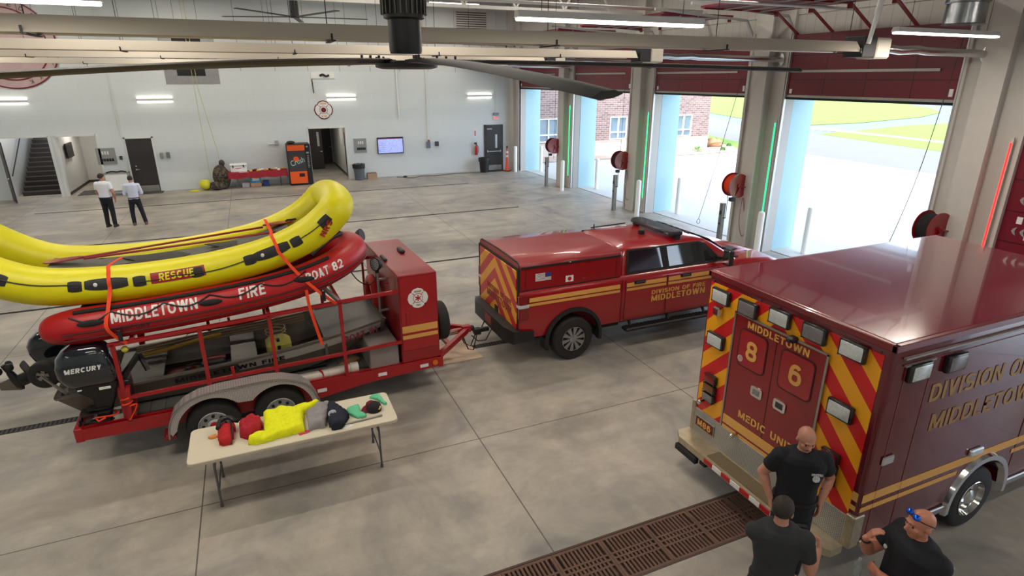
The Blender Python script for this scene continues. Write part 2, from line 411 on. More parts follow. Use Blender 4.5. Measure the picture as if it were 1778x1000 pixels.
def grid_mat(name, rgb, rgb2, sx, sz, w, rough=.55, off=(0, 0), axis=0, var=.03, bump=.25):
    m = bpy.data.materials.new(name); m.use_nodes = True; b = m.node_tree.nodes['Principled BSDF']; N = NB(m)
    tc = N.n('ShaderNodeTexCoord'); sp = N.n('ShaderNodeSeparateXYZ'); N.l(tc.outputs['Object'], sp.inputs[0])
    L = []
    for c, per, o in ((sp.outputs[axis], sx, off[0]), (sp.outputs[2], sz, off[1])):
        if per: L.append(N.math('LESS_THAN', N.math('PINGPONG', N.math('ADD', c, o + 40 * per), per / 2), w))
    j = L[0] if len(L) == 1 else N.math('MAXIMUM', L[0], L[1])
    no = N.n('ShaderNodeTexNoise'); no.inputs['Scale'].default_value = 1.2; no.inputs['Detail'].default_value = 5; N.l(tc.outputs['Object'], no.inputs['Vector'])
    a = lin(rgb); c1 = N.mix(no.outputs['Fac'], tuple(v * (1 - var) for v in a[:3]) + (1,), tuple(v * (1 + var) for v in a[:3]) + (1,))
    N.l(N.mix(j, c1, lin(rgb2)), b.inputs['Base Color']); b.inputs['Roughness'].default_value = rough
    bp = N.n('ShaderNodeBump'); bp.inputs['Strength'].default_value = bump; bp.inputs['Distance'].default_value = .01; bp.invert = True; N.l(j, bp.inputs['Height']); N.l(bp.outputs[0], b.inputs['Normal'])
    return m
M_WALL = grid_mat('white_block_wall', (208, 216, 219), (200, 208, 211), .4064, .2032, .004)
M_METALWALL = grid_mat('white_metal_panel_wall', (204, 210, 211), (130, 136, 138), 1.5, 0, .012)
M_BEIGE = mat('beige_painted_steel', (194, 191, 186), .5, var=.03)
M_BEIGEWALL = grid_mat('beige_liner_panel', (190, 187, 182), (168, 165, 160), .3, 0, .01, axis=1)
M_DECK = grid_mat('white_roof_deck', (206, 207, 206), (170, 172, 173), .2, 0, .02)
HOLES = []
# floor with the wide trench cut out
T0, T1 = 3.93, 4.60
fl = MB()
fl.bb(LX - .3, BX + .35, T1, WY + 7, -.2, 0); fl.bb(LX - .3, BX + .35, SY, T0, -.2, 0); fl.bb(LX - .3, .55, T0, T1, -.2, 0); fl.bb(10.5, BX + .35, T0, T1, -.2, 0)
fl.bb(.5, 10.6, T0 - .01, T1 + .01, -.35, -.2)
struct('floor', fl, M_FLOOR, 0)
# back wall with openings (x0, x1, top)
OP = [(-9.85, -8.02, 2.62), (-7.82, -6.28, 2.62), (2.66, 4.5, 2.64)]
lw = MB(); x = LX
for a, b_, t in OP:
    lw.bb(x, a, WY, WY + .25, 0, 5.3); lw.bb(a, b_, WY, WY + .25, t, 5.3); x = b_
lw.bb(x, BX, WY, WY + .25, 0, 5.3)
wb = struct('wall_back', lw, M_WALL, 0)
up = MB(); up.bb(LX, BX, WY + .03, WY + .25, 5.3, CZ); struct('wall_back_upper', up, M_METALWALL, 0)
up = MB(); up.bb(LX - .25, LX, SY, WY + .25, 0, CZ); struct('wall_left', up, M_WALL, 0)
up = MB(); up.bb(LX, BX, SY - .25, SY, 0, CZ); struct('wall_front', up, M_WALL, 0)
cl = MB(); cl.bb(LX - .3, BX + .4, SY, WY + 7, CZ, CZ + .2); struct('ceiling', cl, M_DECK, 0)
# bay door wall: piers and header
PIER = [(30.95, 31.9), (24.9, 26.3), (18.85, 20.3), (12.85, 14.25), (6.85, 8.25), (.85, 2.25), (-7.0, -3.75)]
up = MB()
for a, b_ in PIER: up.bb(BX + .02, BX + .32, a, b_, 0, 6.6)
up.bb(BX + .02, BX + .32, SY, WY, 6.6, CZ)
up.bb(BX + .06, BX + .33, SY, WY, 4.62, 6.6)
struct('wall_right', up, M_BEIGEWALL, 0)
up = MB()                                      # outer brick-clad face with pale blue reveals
for a, b_ in PIER: up.bb(BX + .34, BX + 1.25, a + .1, b_ - .1, 0, 4.7)
up.bb(BX + .34, BX + 1.25, SY, WY, 4.6, CZ)
struct('wall_right_outer', up, mat('pale_blue_reveal', (168, 205, 216), .5, var=.02), 0)
for k, (a, b_) in enumerate(PIER[1:6]):        # steel frame posts standing proud of each pier
    u = MB(); yc = (a + b_) / 2
    u.bb(BX - .32, BX + .0, yc - .17, yc + .17, 0, CZ, .01); u.bb(BX - .36, BX - .3, yc - .24, yc + .24, 0, CZ); u.bb(BX - .05, BX + .02, a, b_, 0, CZ - .2)
    u.bb(BX - .12, BX + .02, a, a + .06, 0, 6.2); u.bb(BX - .12, BX + .02, b_ - .06, b_, 0, 6.2)
    struct('trim_%d' % (k + 1), u, M_BEIGE, 0)
    q = MB(); q.bb(BX + .3, BX + .345, a + .02, a + .1, 0, 4.55); q.bb(BX + .3, BX + .345, b_ - .1, b_ - .02, 0, 4.55)
    struct('trim_%d' % (k + 11), q, rubber, 0)
q = MB(); q.bb(BX - .12, BX + .02, 30.9, WY, 0, CZ - .2); q.bb(BX - .3, BX - .12, 31.35, WY, 0, CZ - .2); struct('trim_6', q, M_BEIGE, 0)
# stair and hall recesses behind the back wall
hallw = mat('hall_wall_paint', (198, 198, 196), .6, var=.02)
q = MB()
q.bb(-8.02, -7.82, WY + .26, WY + 6, 0, 3.2); q.bb(-10.1, -9.9, WY + .25, WY + 6, 0, 3.2); q.bb(-6.2, -6.0, WY + .25, WY + 4.3, 0, 3.2)
q.bb(-7.82, -6.0, WY + 4.2, WY + 4.4, 0, 3.2); q.bb(-10.1, -6.0, WY + .26, WY + 6.8, 4.6, 4.75); q.bb(-10.1, -7.82, WY + 6.6, WY + 6.8, 0, 4.7)
q.bb(-7.82, -6.0, WY + .26, WY + 4.3, 3.1, 3.2)
struct('stairwell_wall', q, hallw, 0)
q = MB()
q.bb(2.4, 2.6, WY + .25, WY + 6.8, 0, 3); q.bb(4.56, 4.76, WY + .25, WY + 6.8, 0, 3); q.bb(2.4, 4.76, WY + 6.6, WY + 6.8, 0, 3); q.bb(2.4, 4.76, WY + .26, WY + 6.8, 2.9, 3)
struct('hallway_wall', q, hallw, 0)
dk = mat('dark_door_paint', (46, 44, 45), .45, var=.02); frm = mat('white_door_frame', (214, 218, 218), .45, var=.01)
for i, (a, b_, t) in enumerate(OP):
    q = MB(); y0, y1 = WY - .03, WY + .28
    q.bb(a - .05, a + .03, y0, y1, 0, t + .05); q.bb(b_ - .03, b_ + .05, y0, y1, 0, t + .05); q.bb(a, b_, y0, y1, t - .03, t + .05)
    struct('trim_%d' % (20 + i), q, frm, 0)
# staircase
st = thing('staircase', 'dark staircase climbing behind the left opening of the back wall', 'stairs', (-8.9, WY + .6, 0))
q = MB(); r_ = MB()
for k in range(15):
    q.bb(-9.7, -8.1, WY + .9 + k * .28, WY + .9 + (k + 1) * .28 + .02, 0, .185 * (k + 1))
    r_.bb(-9.7, -8.1, WY + .89 + k * .28, WY + .93 + k * .28, .185 * (k + 1) - .03, .185 * (k + 1) + .004)
q.build('steps', mat('stair_dark', (52, 47, 45), .7), st, 0); r_.build('nosing', mat('stair_nosing', (86, 78, 74), .6), st, 0)
q = MB(); q.tube([(-9.8, WY + .6, .95), (-9.8, WY + 4.8, 3.7)], .025); q.build('handrail', black, st)
# doors
def door(n, x0, x1, y, h, yth=.05, label=None, kick=True, panel=dk):
    q = MB(); q.bb(x0, x1, y - yth, y, 0.01, h, .004); d = struct('door_%d' % n, q, panel)
    if kick: k = MB(); k.bb(x0 + .03, x1 - .03, y - yth - .006, y - yth, .02, .3); k.build('kick_plate', mat('kick_plate_steel', (150, 148, 144), .4, .6), d)
    return d
d1 = door(1, -5.2, -4.18, WY - .02, 2.42)
k = MB(); k.cyl((-4.98, WY - .13, 1.05), (-4.98, WY - .07, 1.05), .035); k.bar((-4.98, WY - .12, 1.05), (-4.86, WY - .12, 1.05), .02); k.cyl((-4.98, WY - .1, 1.2), (-4.98, WY - .07, 1.2), .03); k.build('door_handle', chrome, d1)
q = MB(); q.bb(-5.26, -5.2, WY - .06, WY, 0, 2.48); q.bb(-4.18, -4.12, WY - .06, WY, 0, 2.48); q.bb(-5.26, -4.12, WY - .06, WY, 2.42, 2.48); struct('trim_30', q, frm, 0)
d2 = door(2, 12.15, 13.12, WY - .02, 2.45)
k = MB(); k.bb(12.2, 13.05, WY - .14, WY - .1, 1.05, 1.1); k.bb(12.2, 12.26, WY - .12, WY - .06, 1.02, 1.14); k.bb(12.99, 13.05, WY - .12, WY - .06, 1.02, 1.14); k.build('panic_bar', alum, d2)
k = MB(); k.bb(12.72, 12.84, WY - .076, WY - .07, 1.25, 2.0); k.build('vision_panel', mat('door_glass', (190, 205, 212), .15), d2)
k = MB(); k.bb(12.2, 12.5, WY - .14, WY - .07, 2.28, 2.34); k.build('door_closer', alum, d2)
q = MB(); q.bb(12.07, 12.15, WY - .06, WY, 0, 2.53); q.bb(13.12, 13.2, WY - .06, WY, 0, 2.53); q.bb(12.07, 13.2, WY - .06, WY, 2.45, 2.53); struct('trim_31', q, dk, 0)
def leaf(n, hinge, ang, w_, h, m=dk, strip=False):
    R_ = Matrix.Rotation(math.radians(ang), 3, 'Z'); q = MB()
    q.box(Vector(hinge) + R_ @ V(w_ / 2, 0, h / 2 + .01), (w_, .045, h), rot=R_); d = struct('door_%d' % n, q, m, 0)
    k = MB(); c = Vector(hinge) + R_ @ V(w_ - .08, -.05, 1.02); k.cyl(c, c + R_ @ V(0, -.03, 0), .03); k.bar(c + R_ @ V(0, -.03, 0), c + R_ @ V(-.11, -.03, 0), .02); k.build('door_handle', chrome, d)
    if strip: k = MB(); k.box(Vector(hinge) + R_ @ V(w_ - .22, -.025, 1.7), (.12, .012, .8), rot=R_); k.build('vision_panel', hallw, d)
    return d
leaf(3, (-9.8, WY - .02, 0), -68, .95, 2.5)       # dark leaf swung into the bay beside the stair opening
leaf(4, (-6.24, WY + 1.0, 0), 78, 1.1, 2.5)
leaf(5, (2.7, WY + 4.3, 0), 0, 1.05, 2.3, strip=True)
leaf(6, (4.5, WY + .5, 0), 84, 1.0, 2.3); leaf(7, (3.95, WY + 6.5, 0), 3, .55, 2.3)
q = MB(); q.bb(2.6, 4.56, WY + .3, WY + 6.6, 0, .1); struct('baseboard_hall', q, mat('baseboard_brown', (60, 52, 48), .6), 0) if False else None
q = MB(); q.bb(-7.82, -7.8, WY + .1, WY + 4.2, 0, .12); q.bb(-6.22, -6.2, WY + .25, WY + 4.2, 0, .12); q.bb(-7.8, -6.2, WY + 4.18, WY + 4.2, 0, .12); struct('lobby_baseboard', q, mat('baseboard_dark', (60, 56, 54), .6), 0)
q = MB(); q.bb(4.54, 4.56, WY + .25, WY + 6.6, 0, .12); q.bb(2.6, 2.62, WY + .25, WY + 6.6, 0, .12); struct('hallway_baseboard', q, MATS['baseboard_dark'], 0)
single('television', 'dark wall television inside the lobby beside the stairs', 'television', MB().bb(-7.76, -7.7, WY + 1.0, WY + 2.1, 1.55, 2.2, .01), black, (-7.75, WY + 1.5, 1.9))
# slot drains (dark steel slats across the bays)
slat = mat('cast_drain_steel', (40, 38, 37), .6)
for k, (yy, x0, x1, wd, nm) in enumerate(((9.98, -9, 9.7, .15, 'slot drain running under the truck and trailer'), (15.82, -9, 9.7, .1, 'dark slot drain just beyond the trailer, second from the front'), (21.87, -8.6, 9.75, .1, 'dark slot drain in mid floor, third from the front'), (28.12, -8.14, 9.75, .09, 'dark slot drain nearest the white back wall'))):
    q = MB()
    q.bb(x0, x1, yy - wd / 2, yy - wd / 2 + .012, 0, .006); q.bb(x0, x1, yy + wd / 2 - .012, yy + wd / 2, 0, .006)
    q.cur = 1; q.bb(x0, x1, yy - wd / 2, yy + wd / 2, 0, .002); q.cur = 0
    if k == 0:
        n = int((x1 - x0) / .06)
        for i in range(n): q.bb(x0 + i * .06, x0 + i * .06 + .03, yy - wd / 2, yy + wd / 2, .002, .006)
    single('slot_drain', nm, 'drain', q, [slat, mat('drain_void', (10, 10, 10), .9)], (x0, yy, 0), sharp=0)
# wide trench grates
gm = mat('rusty_cast_iron', (98, 72, 60), .75, var=.2, scale=9, bump=.2)
GR = None; NG = 16; PW = .61; X0 = .62
def grate(x0):
    q = MB(); y0, y1 = T0 + .03, T1 - .03; z0, z1 = -.04, .0
    q.bb(x0, x0 + .03, y0, y1, z0, z1); q.bb(x0 + PW - .034, x0 + PW - .004, y0, y1, z0, z1)
    rows = [0, .035, .225, .255, .315, .345, .405, .435, .575, .61]
    rows = [0, .03, .215, .24, .285, .31, .355, .38, .58, .61]
    for a, b_ in ((0, .03), (.21, .235), (.285, .31), (.355, .38), (.575, .61)): q.bb(x0 + .03, x0 + PW - .034, y0 + a, y0 + b_, z0, z1 - .001)
    n = 11; st_ = (PW - .064) / n
    for i in range(1, n): q.bb(x0 + .03 + i * st_ - .013, x0 + .03 + i * st_ + .013, y0 + .02, y1 - .02, z0, z1 - .002)
    return q
fr = MB(); fr.bb(.55, 10.5, T0, T0 + .028, -.05, .004); fr.bb(.55, 10.5, T1 - .028, T1, -.05, .004)
single('drain_surround', 'long rusty steel surround edging the wide floor trench', 'drain', fr, mat('rust_dark', (70, 52, 44), .7, var=.15), (.55, T0, 0))
ORD = 'first second third fourth fifth sixth seventh eighth ninth tenth eleventh twelfth thirteenth fourteenth fifteenth sixteenth'.split()
g0 = single('trench_grate', 'first rusty cast iron grate of the wide floor trench, counted from its left end', 'grate', grate(X0), gm, (X0, T0, -.04), group='trench grates in the foreground', sharp=0)
for i in range(1, NG): dup(g0, (i * PW, 0, 0), ORD[i] + ' rusty cast iron grate of the wide floor trench, counted from its left end')
# ------------------------------------------------------------ outside
M_GRASS = mat('lawn_grass', (108, 140, 40), .9, var=.12, scale=.6)
M_APRON = mat('exterior_concrete', (196, 196, 190), .8, var=.04, scale=.3)
M_ROAD = mat('road_asphalt', (112, 111, 114), .85, var=.04, scale=.4); M_PATH = mat('blue_grey_path', (104, 118, 128), .85, var=.03, scale=.3)
q = MB(); q.add([(13.9, -60, -.06), (300, -60, -.06), (300, 320, -.06), (13.9, 320, -.06)], [(0, 1, 2, 3)]); g_ = struct('footpath', q, M_PATH, 0)
def slab(name, pts, z, m, t=.03):
    q = MB(); q.prism(pts, 'z', z - t, z); return struct(name, q, m, 0)
slab('apron_pavement', [(BX + .3, -60), (34, -60), (34.3, 20), (35.4, 31), (33.1, 34), (35.6, 40.7), (60, 95), (15, 95), (BX + .3, 34)], 0, M_APRON, .2)
slab('verge_lawn', [(35.0, 31.2), (32.9, 33.6), (36.2, 40.7), (60, 95), (63, 95), (39.2, 44.3), (36.6, 37.3)], .01, M_GRASS)
slab('road', [(34, -60), (30, 20), (32, 31), (36.5, 37.2), (39.2, 44.3), (63, 95), (76, 95), (57.3, 64.8), (49.5, 49.6), (49.4, 41.0), (46.9, 32.5), (45.4, 26.4), (44.5, 15), (44.5, -60)], -.01, M_ROAD)
slab('near_lawn', [(49.6, 41.3), (53.6, 42.3), (52.8, 36.3), (51.2, 28.5), (50.3, -60), (44.6, -60), (44.6, 15), (45.5, 26.4), (47, 32.5)], .0, M_GRASS)
slab('far_lawn', [(55.4, 42.3), (66, 44.9), (77.5, 45.5), (200, 47), (200, -60), (52.2, -60), (53, 28.5), (54.4, 36.3)], .0, M_GRASS)
slab('sidewalk', [(54.6, 48), (57, 49), (55.2, 42.3), (54.2, 36.3), (52.7, 28.5), (52, -60), (50.6, -60), (51.4, 28.5), (53, 36.3), (53.8, 42.3), (53, 47)], .0, M_APRON)
slab('rounded_lawn', [(54.9, 49.8), (67.1, 50.2), (84.4, 54.5), (98.6, 60.8), (110.5, 69.7), (129.8, 89.4), (152.9, 113.5), (180, 150), (200, 300), (120, 300), (80, 100), (64, 72)], .0, M_GRASS)
# brick wing
M_BRICK = bpy.data.materials.new('red_brick'); M_BRICK.use_nodes = True; N = NB(M_BRICK); b = M_BRICK.node_tree.nodes['Principled BSDF']
tc = N.n('ShaderNodeTexCoord'); mp = N.n('ShaderNodeMapping'); mp.inputs['Rotation'].default_value = (math.radians(90), 0, 0); N.l(tc.outputs['Object'], mp.inputs['Vector'])
br = N.n('ShaderNodeTexBrick'); br.inputs['Scale'].default_value = 1.0; br.inputs['Brick Width'].default_value = .4; br.inputs['Row Height'].default_value = .135; br.inputs['Mortar Size'].default_value = .014
br.inputs['Color1'].default_value = lin((142, 118, 113)); br.inputs['Color2'].default_value = lin((112, 91, 88)); br.inputs['Mortar'].default_value = lin((170, 156, 150))
N.l(mp.outputs[0], br.inputs['Vector']); N.l(br.outputs['Color'], b.inputs['Base Color']); b.inputs['Roughness'].default_value = .85
YB = 35.7
BW = thing('brick_building', 'brick wing of the station with three white framed windows, seen through the open doors', 'building', (23, YB, 0))
q = MB(); WN = [(17.35, 18.75), (22.75, 24.15), (28.3, 29.75)]; x = 14.6
for a, b_ in WN: q.bb(x, a, YB, YB + .3, .95, 9); q.bb(a, b_, YB, YB + .3, 2.5, 9); x = b_
q.bb(x, 31.3, YB, YB + .3, .95, 9); q.bb(31.0, 31.3, YB, YB + 14, .95, 9)
q.build('brick_wall', M_BRICK, BW, 0)
q = MB(); q.bb(14.6, 31.34, YB - .06, YB + .3, 0, .86); q.bb(31.04, 31.34, YB, YB + 14, 0, .86); q.build('stone_base', mat('split_face_stone', (196, 184, 174), .85, var=.06), BW, 0)
q = MB(); q.bb(14.6, 31.36, YB - .09, YB + .3, .86, .95); q.build('sill_band', mat('sill_band', (184, 160, 146), .8), BW, 0)
q = MB(); q.bb(14.2, 14.6, 32.2, YB + .3, 0, 9); q.build('link_wall', mat('pale_blue_reveal', (168, 205, 216)), BW, 0)
for i, (a, b_) in enumerate(WN):
    q = MB(); z0, z1 = .98, 2.5; mid = (a + b_) / 2; y0 = YB + .05
    for s_ in ((a, a + .07), (b_ - .07, b_), (mid - .04, mid + .04)): q.bb(s_[0], s_[1], y0 - .06, y0 + .04, z0, z1)
    for s_ in ((z0, z0 + .07), (z1 - .07, z1), (1.42, 1.5)): q.bb(a + .001, b_ - .001, y0 - .058, y0 + .038, s_[0], s_[1])
    f = q.build('window', mat('white_window_frame', (232, 234, 234), .5), BW, 0)
    q = MB(); q.bb(a, b_, y0 + .05, y0 + .06, z0, z1); q.build('window_pane', mat('exterior_window_glass', (110, 128, 140), .08, spec=.8), f, 0)
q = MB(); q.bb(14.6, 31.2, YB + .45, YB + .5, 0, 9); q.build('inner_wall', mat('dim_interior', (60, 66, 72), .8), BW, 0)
slab('mulch_ground', [(14.9, YB - .06), (14.9, 33.6), (19.5, 33.4), (28.5, 33.0), (32.5, 33.2), (34.3, 36.5), (34.4, 44), (31.4, 44), (31.4, YB - .06)], .06, mat('mulch_gravel', (188, 164, 148), .95, var=.12, scale=5))
leafm = mat('shrub_leaf', (86, 128, 62), .8, var=.2, scale=20)
def shrub(x, y, r, label):
    q = MB(); random.seed(int(x * 31))
    for _ in range(150):
        a = random.uniform(0, 6.28); t = random.uniform(0, 1.4); d = r * random.uniform(.5, 1)
        c = V(x + d * math.cos(a) * math.cos(t), y + d * math.sin(a) * math.cos(t), .08 + d * math.sin(t)); s_ = .06
        u = V(random.uniform(-1, 1), random.uniform(-1, 1), random.uniform(-.3, 1)).normalized(); v = u.orthogonal().normalized()
        q.quad(c - u * s_, c + v * s_ * .5, c + u * s_, c - v * s_ * .5)
    q.cyl((x, y, .05), (x, y, .05 + r * .7), .02)
    single('shrub', label, 'shrub', q, leafm, (x, y, .06), sharp=0, group='shrubs along the brick wing')
shrub(19.6, 34.6, .3, 'small green shrub against the brick wing, leftmost of those seen'); shrub(23.3, 34.4, .3, 'small green shrub below the middle brick wing window')
shrub(29.2, 34.1, .42, 'widest green shrub, below the right window of the brick wing'); shrub(31.3, 33.9, .24, 'small green shrub near the corner of the brick wing'); shrub(33.6, 35.8, .25, 'small green shrub beside the tan boulders')
rock = mat('tan_boulder', (168, 128, 96), .9, var=.12, scale=4, bump=.5)
for i, (x, y, r, z, lb) in enumerate(((32.5, 36.2, .75, .3, 'low tan boulder in the bed at the brick corner'), (32.1, 37.4, .5, .55, 'taller tan boulder behind the low one at the brick corner'))):
    q = MB(); q.sph((x, y, z), (r, r * .7, z + .1), 10); random.seed(i)
    q.v = [p + V(random.uniform(-.08, .08), random.uniform(-.08, .08), random.uniform(-.06, .06)) for p in q.v]
    single('boulder', lb, 'rock', q, rock, (x, y, 0), sharp=0)
# ------------------------------------------------------------ bollards, posts, hose reels at the bay wall
bolm = mat('white_bollard_sleeve', (236, 240, 240), .45, var=.02)
def ordn(i): return ('nearest', 'second nearest', 'third nearest', 'farthest')[i]
yn = [12.85, 18.85, 24.9, 30.95]
names = ['beside the door opening nearest the ambulance', 'at the pier between the first and second openings beyond the truck', 'at the third pier from the ambulance', 'at the corner by the orange cone']
for i, y in enumerate(yn):
    for out in (0, 1):
        if out and i == 3: pass
        xx = 14.9 if out else (13.1 if i < 3 else 13.5); yy = y - .5 if not (i == 3 and not out) else 30.75
        if out: yy = y - .62
        q = MB(); q.lathe((xx, yy, 0), (0, 0, 1), [(0, .09), (1.36, .09), (1.4, .075), (1.42, .03)], 20); q.lathe((xx, yy, 1.26), (0, 0, 1), [(0, .09), (.002, .094), (.014, .094), (.016, .09)], 20)
        single('bollard', 'white round bollard ' + ('outside' if out else 'inside') + ' ' + names[i], 'bollard', q, bolm, (xx, yy, 0))
postm = mat('galvanised_post', (132, 132, 128), .5, .6, var=.1)
reelred = mat('reel_red_paint', (134, 10, 24), .3, coat=.5)
for i in range(3):
    y = yn[i] + .95; xx = 13.0
    p = thing('steel_post', 'square galvanised post with controls ' + ['next to the hose reel nearest the truck hood', 'below the middle hose reel', 'below the farthest hose reel'][i], 'post', (xx, y, 0))
    MB().bb(xx - .065, xx + .065, y - .065, y + .065, 0, 1.4, .006).build('post', postm, p)
    q = MB(); q.bb(xx - .09, xx - .065, y - .03, y + .03, 1.05, 1.17); q.bb(xx - .08, xx - .065, y - .04, y + .04, .75, .8); q.tube(smooth_path([(xx + .06, y - .1, .95), (xx + .06, y - .1, 1.3), (xx + .03, y - .1, 1.75)], 4), .01, 6); q.bb(xx - .01, xx + .07, y - .11, y - .06, .94, .96); q.build('control_box', darkgrey, p)
for i in range(4):
    y = [13.75, 20.0, 25.85, 7.85][i]; xx = 13.35; z = 1.93; R = .36
    yn_ = [12.85, 18.85, 24.9, 6.85][i]
    lab = ['red hose reel with an orange hose, nearest the truck hood', 'red hose reel on the middle pier', 'red hose reel on the farthest pier', 'dark red hose reel partly hidden behind the ambulance roof'][i]
    t = thing('hose_reel', lab, 'hose reel', (xx, y, z))
    ax = V(-.08, -1, 0).normalized()
    c = V(xx, y, z)
    for k, s_ in enumerate((-.2, .13)):
        q = MB(); q.lathe(c + ax * s_, ax, [(0, .08), (0, R * .8), (.01, R * .9), (.015, R), (.035, R), (.035, R * .92), (.028, R * .7), (.02, .08)], 32); q.build('flange', reelred, t)
    q = MB()
    for k in range(8): q.lathe(c + ax * (-.17 + k * .038), ax, [(0, R * .8), (.01, R * .84), (.03, R * .84), (.04, R * .8)], 28)
    q.build('hose', orange if i == 0 else rubber, t)
    q = MB(); q.cyl(c + ax * -.18, c + ax * .2, .05); q.bar(c + ax * .19, c + ax * .19 + V(.5, .0, -.1), .1, .03); q.bar(c + ax * .19 + V(.02, 0, -.02), c + V(-.14, -.1, -.42), .06, .02); q.bb(xx + .3, BX - .05, y - .2, y + .1, z - .22, z + .12); q.build('bracket', reelred, t)
    q = MB(); q.bb(xx - .3, xx - .16, y - .2, y - .08, z - .45, z - .34, .01); q.build('hose_guide', black, t)
    if i in (0, 1):
        q = MB(); a = V(xx + .1, y - .25, z - .35); q.tube(smooth_path([a, a + V(-.12, -.1, -.7), a + V(0, -.15, -1.15), a + V(.14, -.1, -1.05), a + V(.12, -.05, -.6), a + V(.04, 0, 0)], 6), .012, 6); q.build('hose_loop', mat('dull_red_hose', (130, 70, 66), .6) if i == 0 else mat('grey_hose', (120, 122, 124), .6), t)
# door edge light strips: green at the open doors, red at the closed one
gl = mat('green_led', (10, 230, 120), .5, emit=3.2, var=0); rl = mat('red_led', (255, 34, 30), .5, emit=3.2, var=0)
for i, (y, m, lb) in enumerate(((12.93, gl, 'green glowing light strip on the pier next to the truck hood'), (18.95, gl, 'green glowing light strip on the middle pier'), (25.02, gl, 'green glowing light strip on the third pier from the ambulance'), (7.0, rl, 'red glowing light strip above the ambulance roof'))):
    t = thing('light_strip', lb, 'light', (BX - .2, y, .5))
    MB().bb(BX - .16, BX - .13, y - .03, y + .03, .5, 3.9).build('backing', MATS['beige_painted_steel'], t)
    MB().bb(BX - .185, BX - .16, y - .012, y + .012, .6, 3.8, .005).build('led_tube', m, t)
# hanging pull ropes with a loop
ropem = mat('grey_cord', (70, 72, 74), .8)
for i, (pts, lb) in enumerate((([(13.75, 14.45, 5.0), (13.0, 14.3, 2.5), (12.2, 13.9, .95)], 'thin pull cord ending in a loop over the truck cab'), ([(13.8, 8.4, 5.8), (13.5, 8.5, 3), (13.1, 8.6, 1.2)], 'slanting pull cord in the opening above the ambulance'), ([(13.85, 8.3, 5.0), (13.84, 8.3, 1.6)], 'vertical cord along the right edge of the opening above the ambulance'), ([(13.8, 20.7, 4.8), (13.78, 20.75, 1.5)], 'thin cord in the second opening from the back'), ([(13.8, 26.6, 4.8), (13.78, 26.65, 1.2)], 'thin cord in the opening nearest the back wall'))):
    q = MB(); q.tube(smooth_path(pts, 8), .008, 6)
    if i == 0:
        e = V(*pts[-1]); q.tube([e + V(.06 * math.sin(a), 0, -.07 + .07 * math.cos(a)) for a in [k * .4 for k in range(16)]], .008, 6)
    single('pull_cord', lb, 'cord', q, ropem, pts[-1])
# overhead doors
M_SEC = grid_mat('maroon_door_panel', (112, 18, 38), (66, 8, 20), 1.165, .62, .012, rough=.3, off=(0, 0), axis=1, var=.04, bump=.6)
openings = [(8.25, 12.85), (14.25, 18.85), (20.3, 24.9), (26.3, 30.95)]
lbls = ['open', 'open', 'open', 'open']
for i, (a, b_) in enumerate(openings):
    q = MB(); q.bb(BX - .03, BX + .04, a + .04, b_ - .04, 4.56, 6.1)
    d = struct('door_%d' % (20 + i), q, M_SEC, 0)
    q = MB(); q.bb(BX - .035, BX + .045, a + .04, b_ - .04, 4.44, 4.5); q.build('bottom_seal', rubber, d, 0)
    q = MB(); q.bb(BX - .04, BX + .045, a + .04, b_ - .04, 4.5, 4.56); q.bb(BX - .07, BX - .03, a + .5, b_ - .1, 5.14, 5.2); q.build('strut_rail', alum, d, 0)
    q = MB(); q.bb(10.6, 13.0, a + .04, b_ - .04, 6.62, 6.67); q.build('overhead_section', M_SEC, d, 0)
    q = MB()
    for k in range(5): y = a + .15 + k * (b_ - a - .3) / 4; q.bb(12.95, 13.0, y - .05, y + .05, 6.5, 6.64); (q.bar((13.0, y, 6.6), (BX - .06, y, 6.1), .08, .03) if i == 0 else None); q.bb(10.6, 13, y - .03, y + .03, 6.59, 6.62)
    q.build('stile', reelred, d, 0)
    q = MB()
    for x in (11.2, 11.8, 12.4): q.bb(x, x + .04, a + .1, b_ - .1, 6.585, 6.61)
    q.build('hinge_rail', mat('galvanised_rail', (190, 192, 194), .4, .7), d, 0)
    q = MB()
    for y in (a + .02, b_ - .05): q.bb(BX - .1, BX - .03, y, y + .035, 0.02, 6.1); q.bar((BX - .07, y, 6.1), (BX - .4, y, 6.55), .06); q.bar((BX - .4, y, 6.55), (10.3, y, 6.72), .06)
    q.build('track', MATS['galvanised_rail'], d, 0)
    q = MB(); q.bb(BX - .055, BX - .03, b_ - .22, b_ - .14, 4.6, 4.72); q.bb(BX - .055, BX - .03, a + .14, a + .22, 4.62, 4.78); q.build('handle', white, d, 0)
# closed door at the right edge of the picture, with windows
q = MB(); q.bb(BX - .03, BX + .04, 2.25, 6.85, 0.03, 6.1)
d = struct('door_24', q, M_SEC, 0)
q = MB()
for z in (.95, 1.95, 2.95): q.bb(BX - .04, BX - .03, 2.6, 6.4, z, z + .55)
q.build('window_pane', mat('daylit_pane', (205, 222, 232), .3, emit=1.4, var=0) if False else mat('frosted_pane', (225, 235, 240), .3), d, 0)
q = MB()
for z in (.85, 1.5, 2.1, 2.72, 3.34, 4.0):
    for y in (6.45, 6.6):
        q.prism([(y - .05, z - .09), (y + .01, z - .05), (y + .04, z), (y + .01, z + .05), (y - .05, z + .09), (y - .02, z)], 'x', BX - .05, BX - .035)
    q.bb(BX - .05, BX - .03, 2.4, 6.35, z - .02, z + .02)
q.build('hinge', mat('hinge_silver', (188, 190, 190), .35, .8), d, 0)
q = MB()
for z in (2.25, 2.85, 3.5): q.bb(BX - .04, BX - .03, 6.5, 6.6, z, z + .14)
q.build('label_plate', white, d, 0)
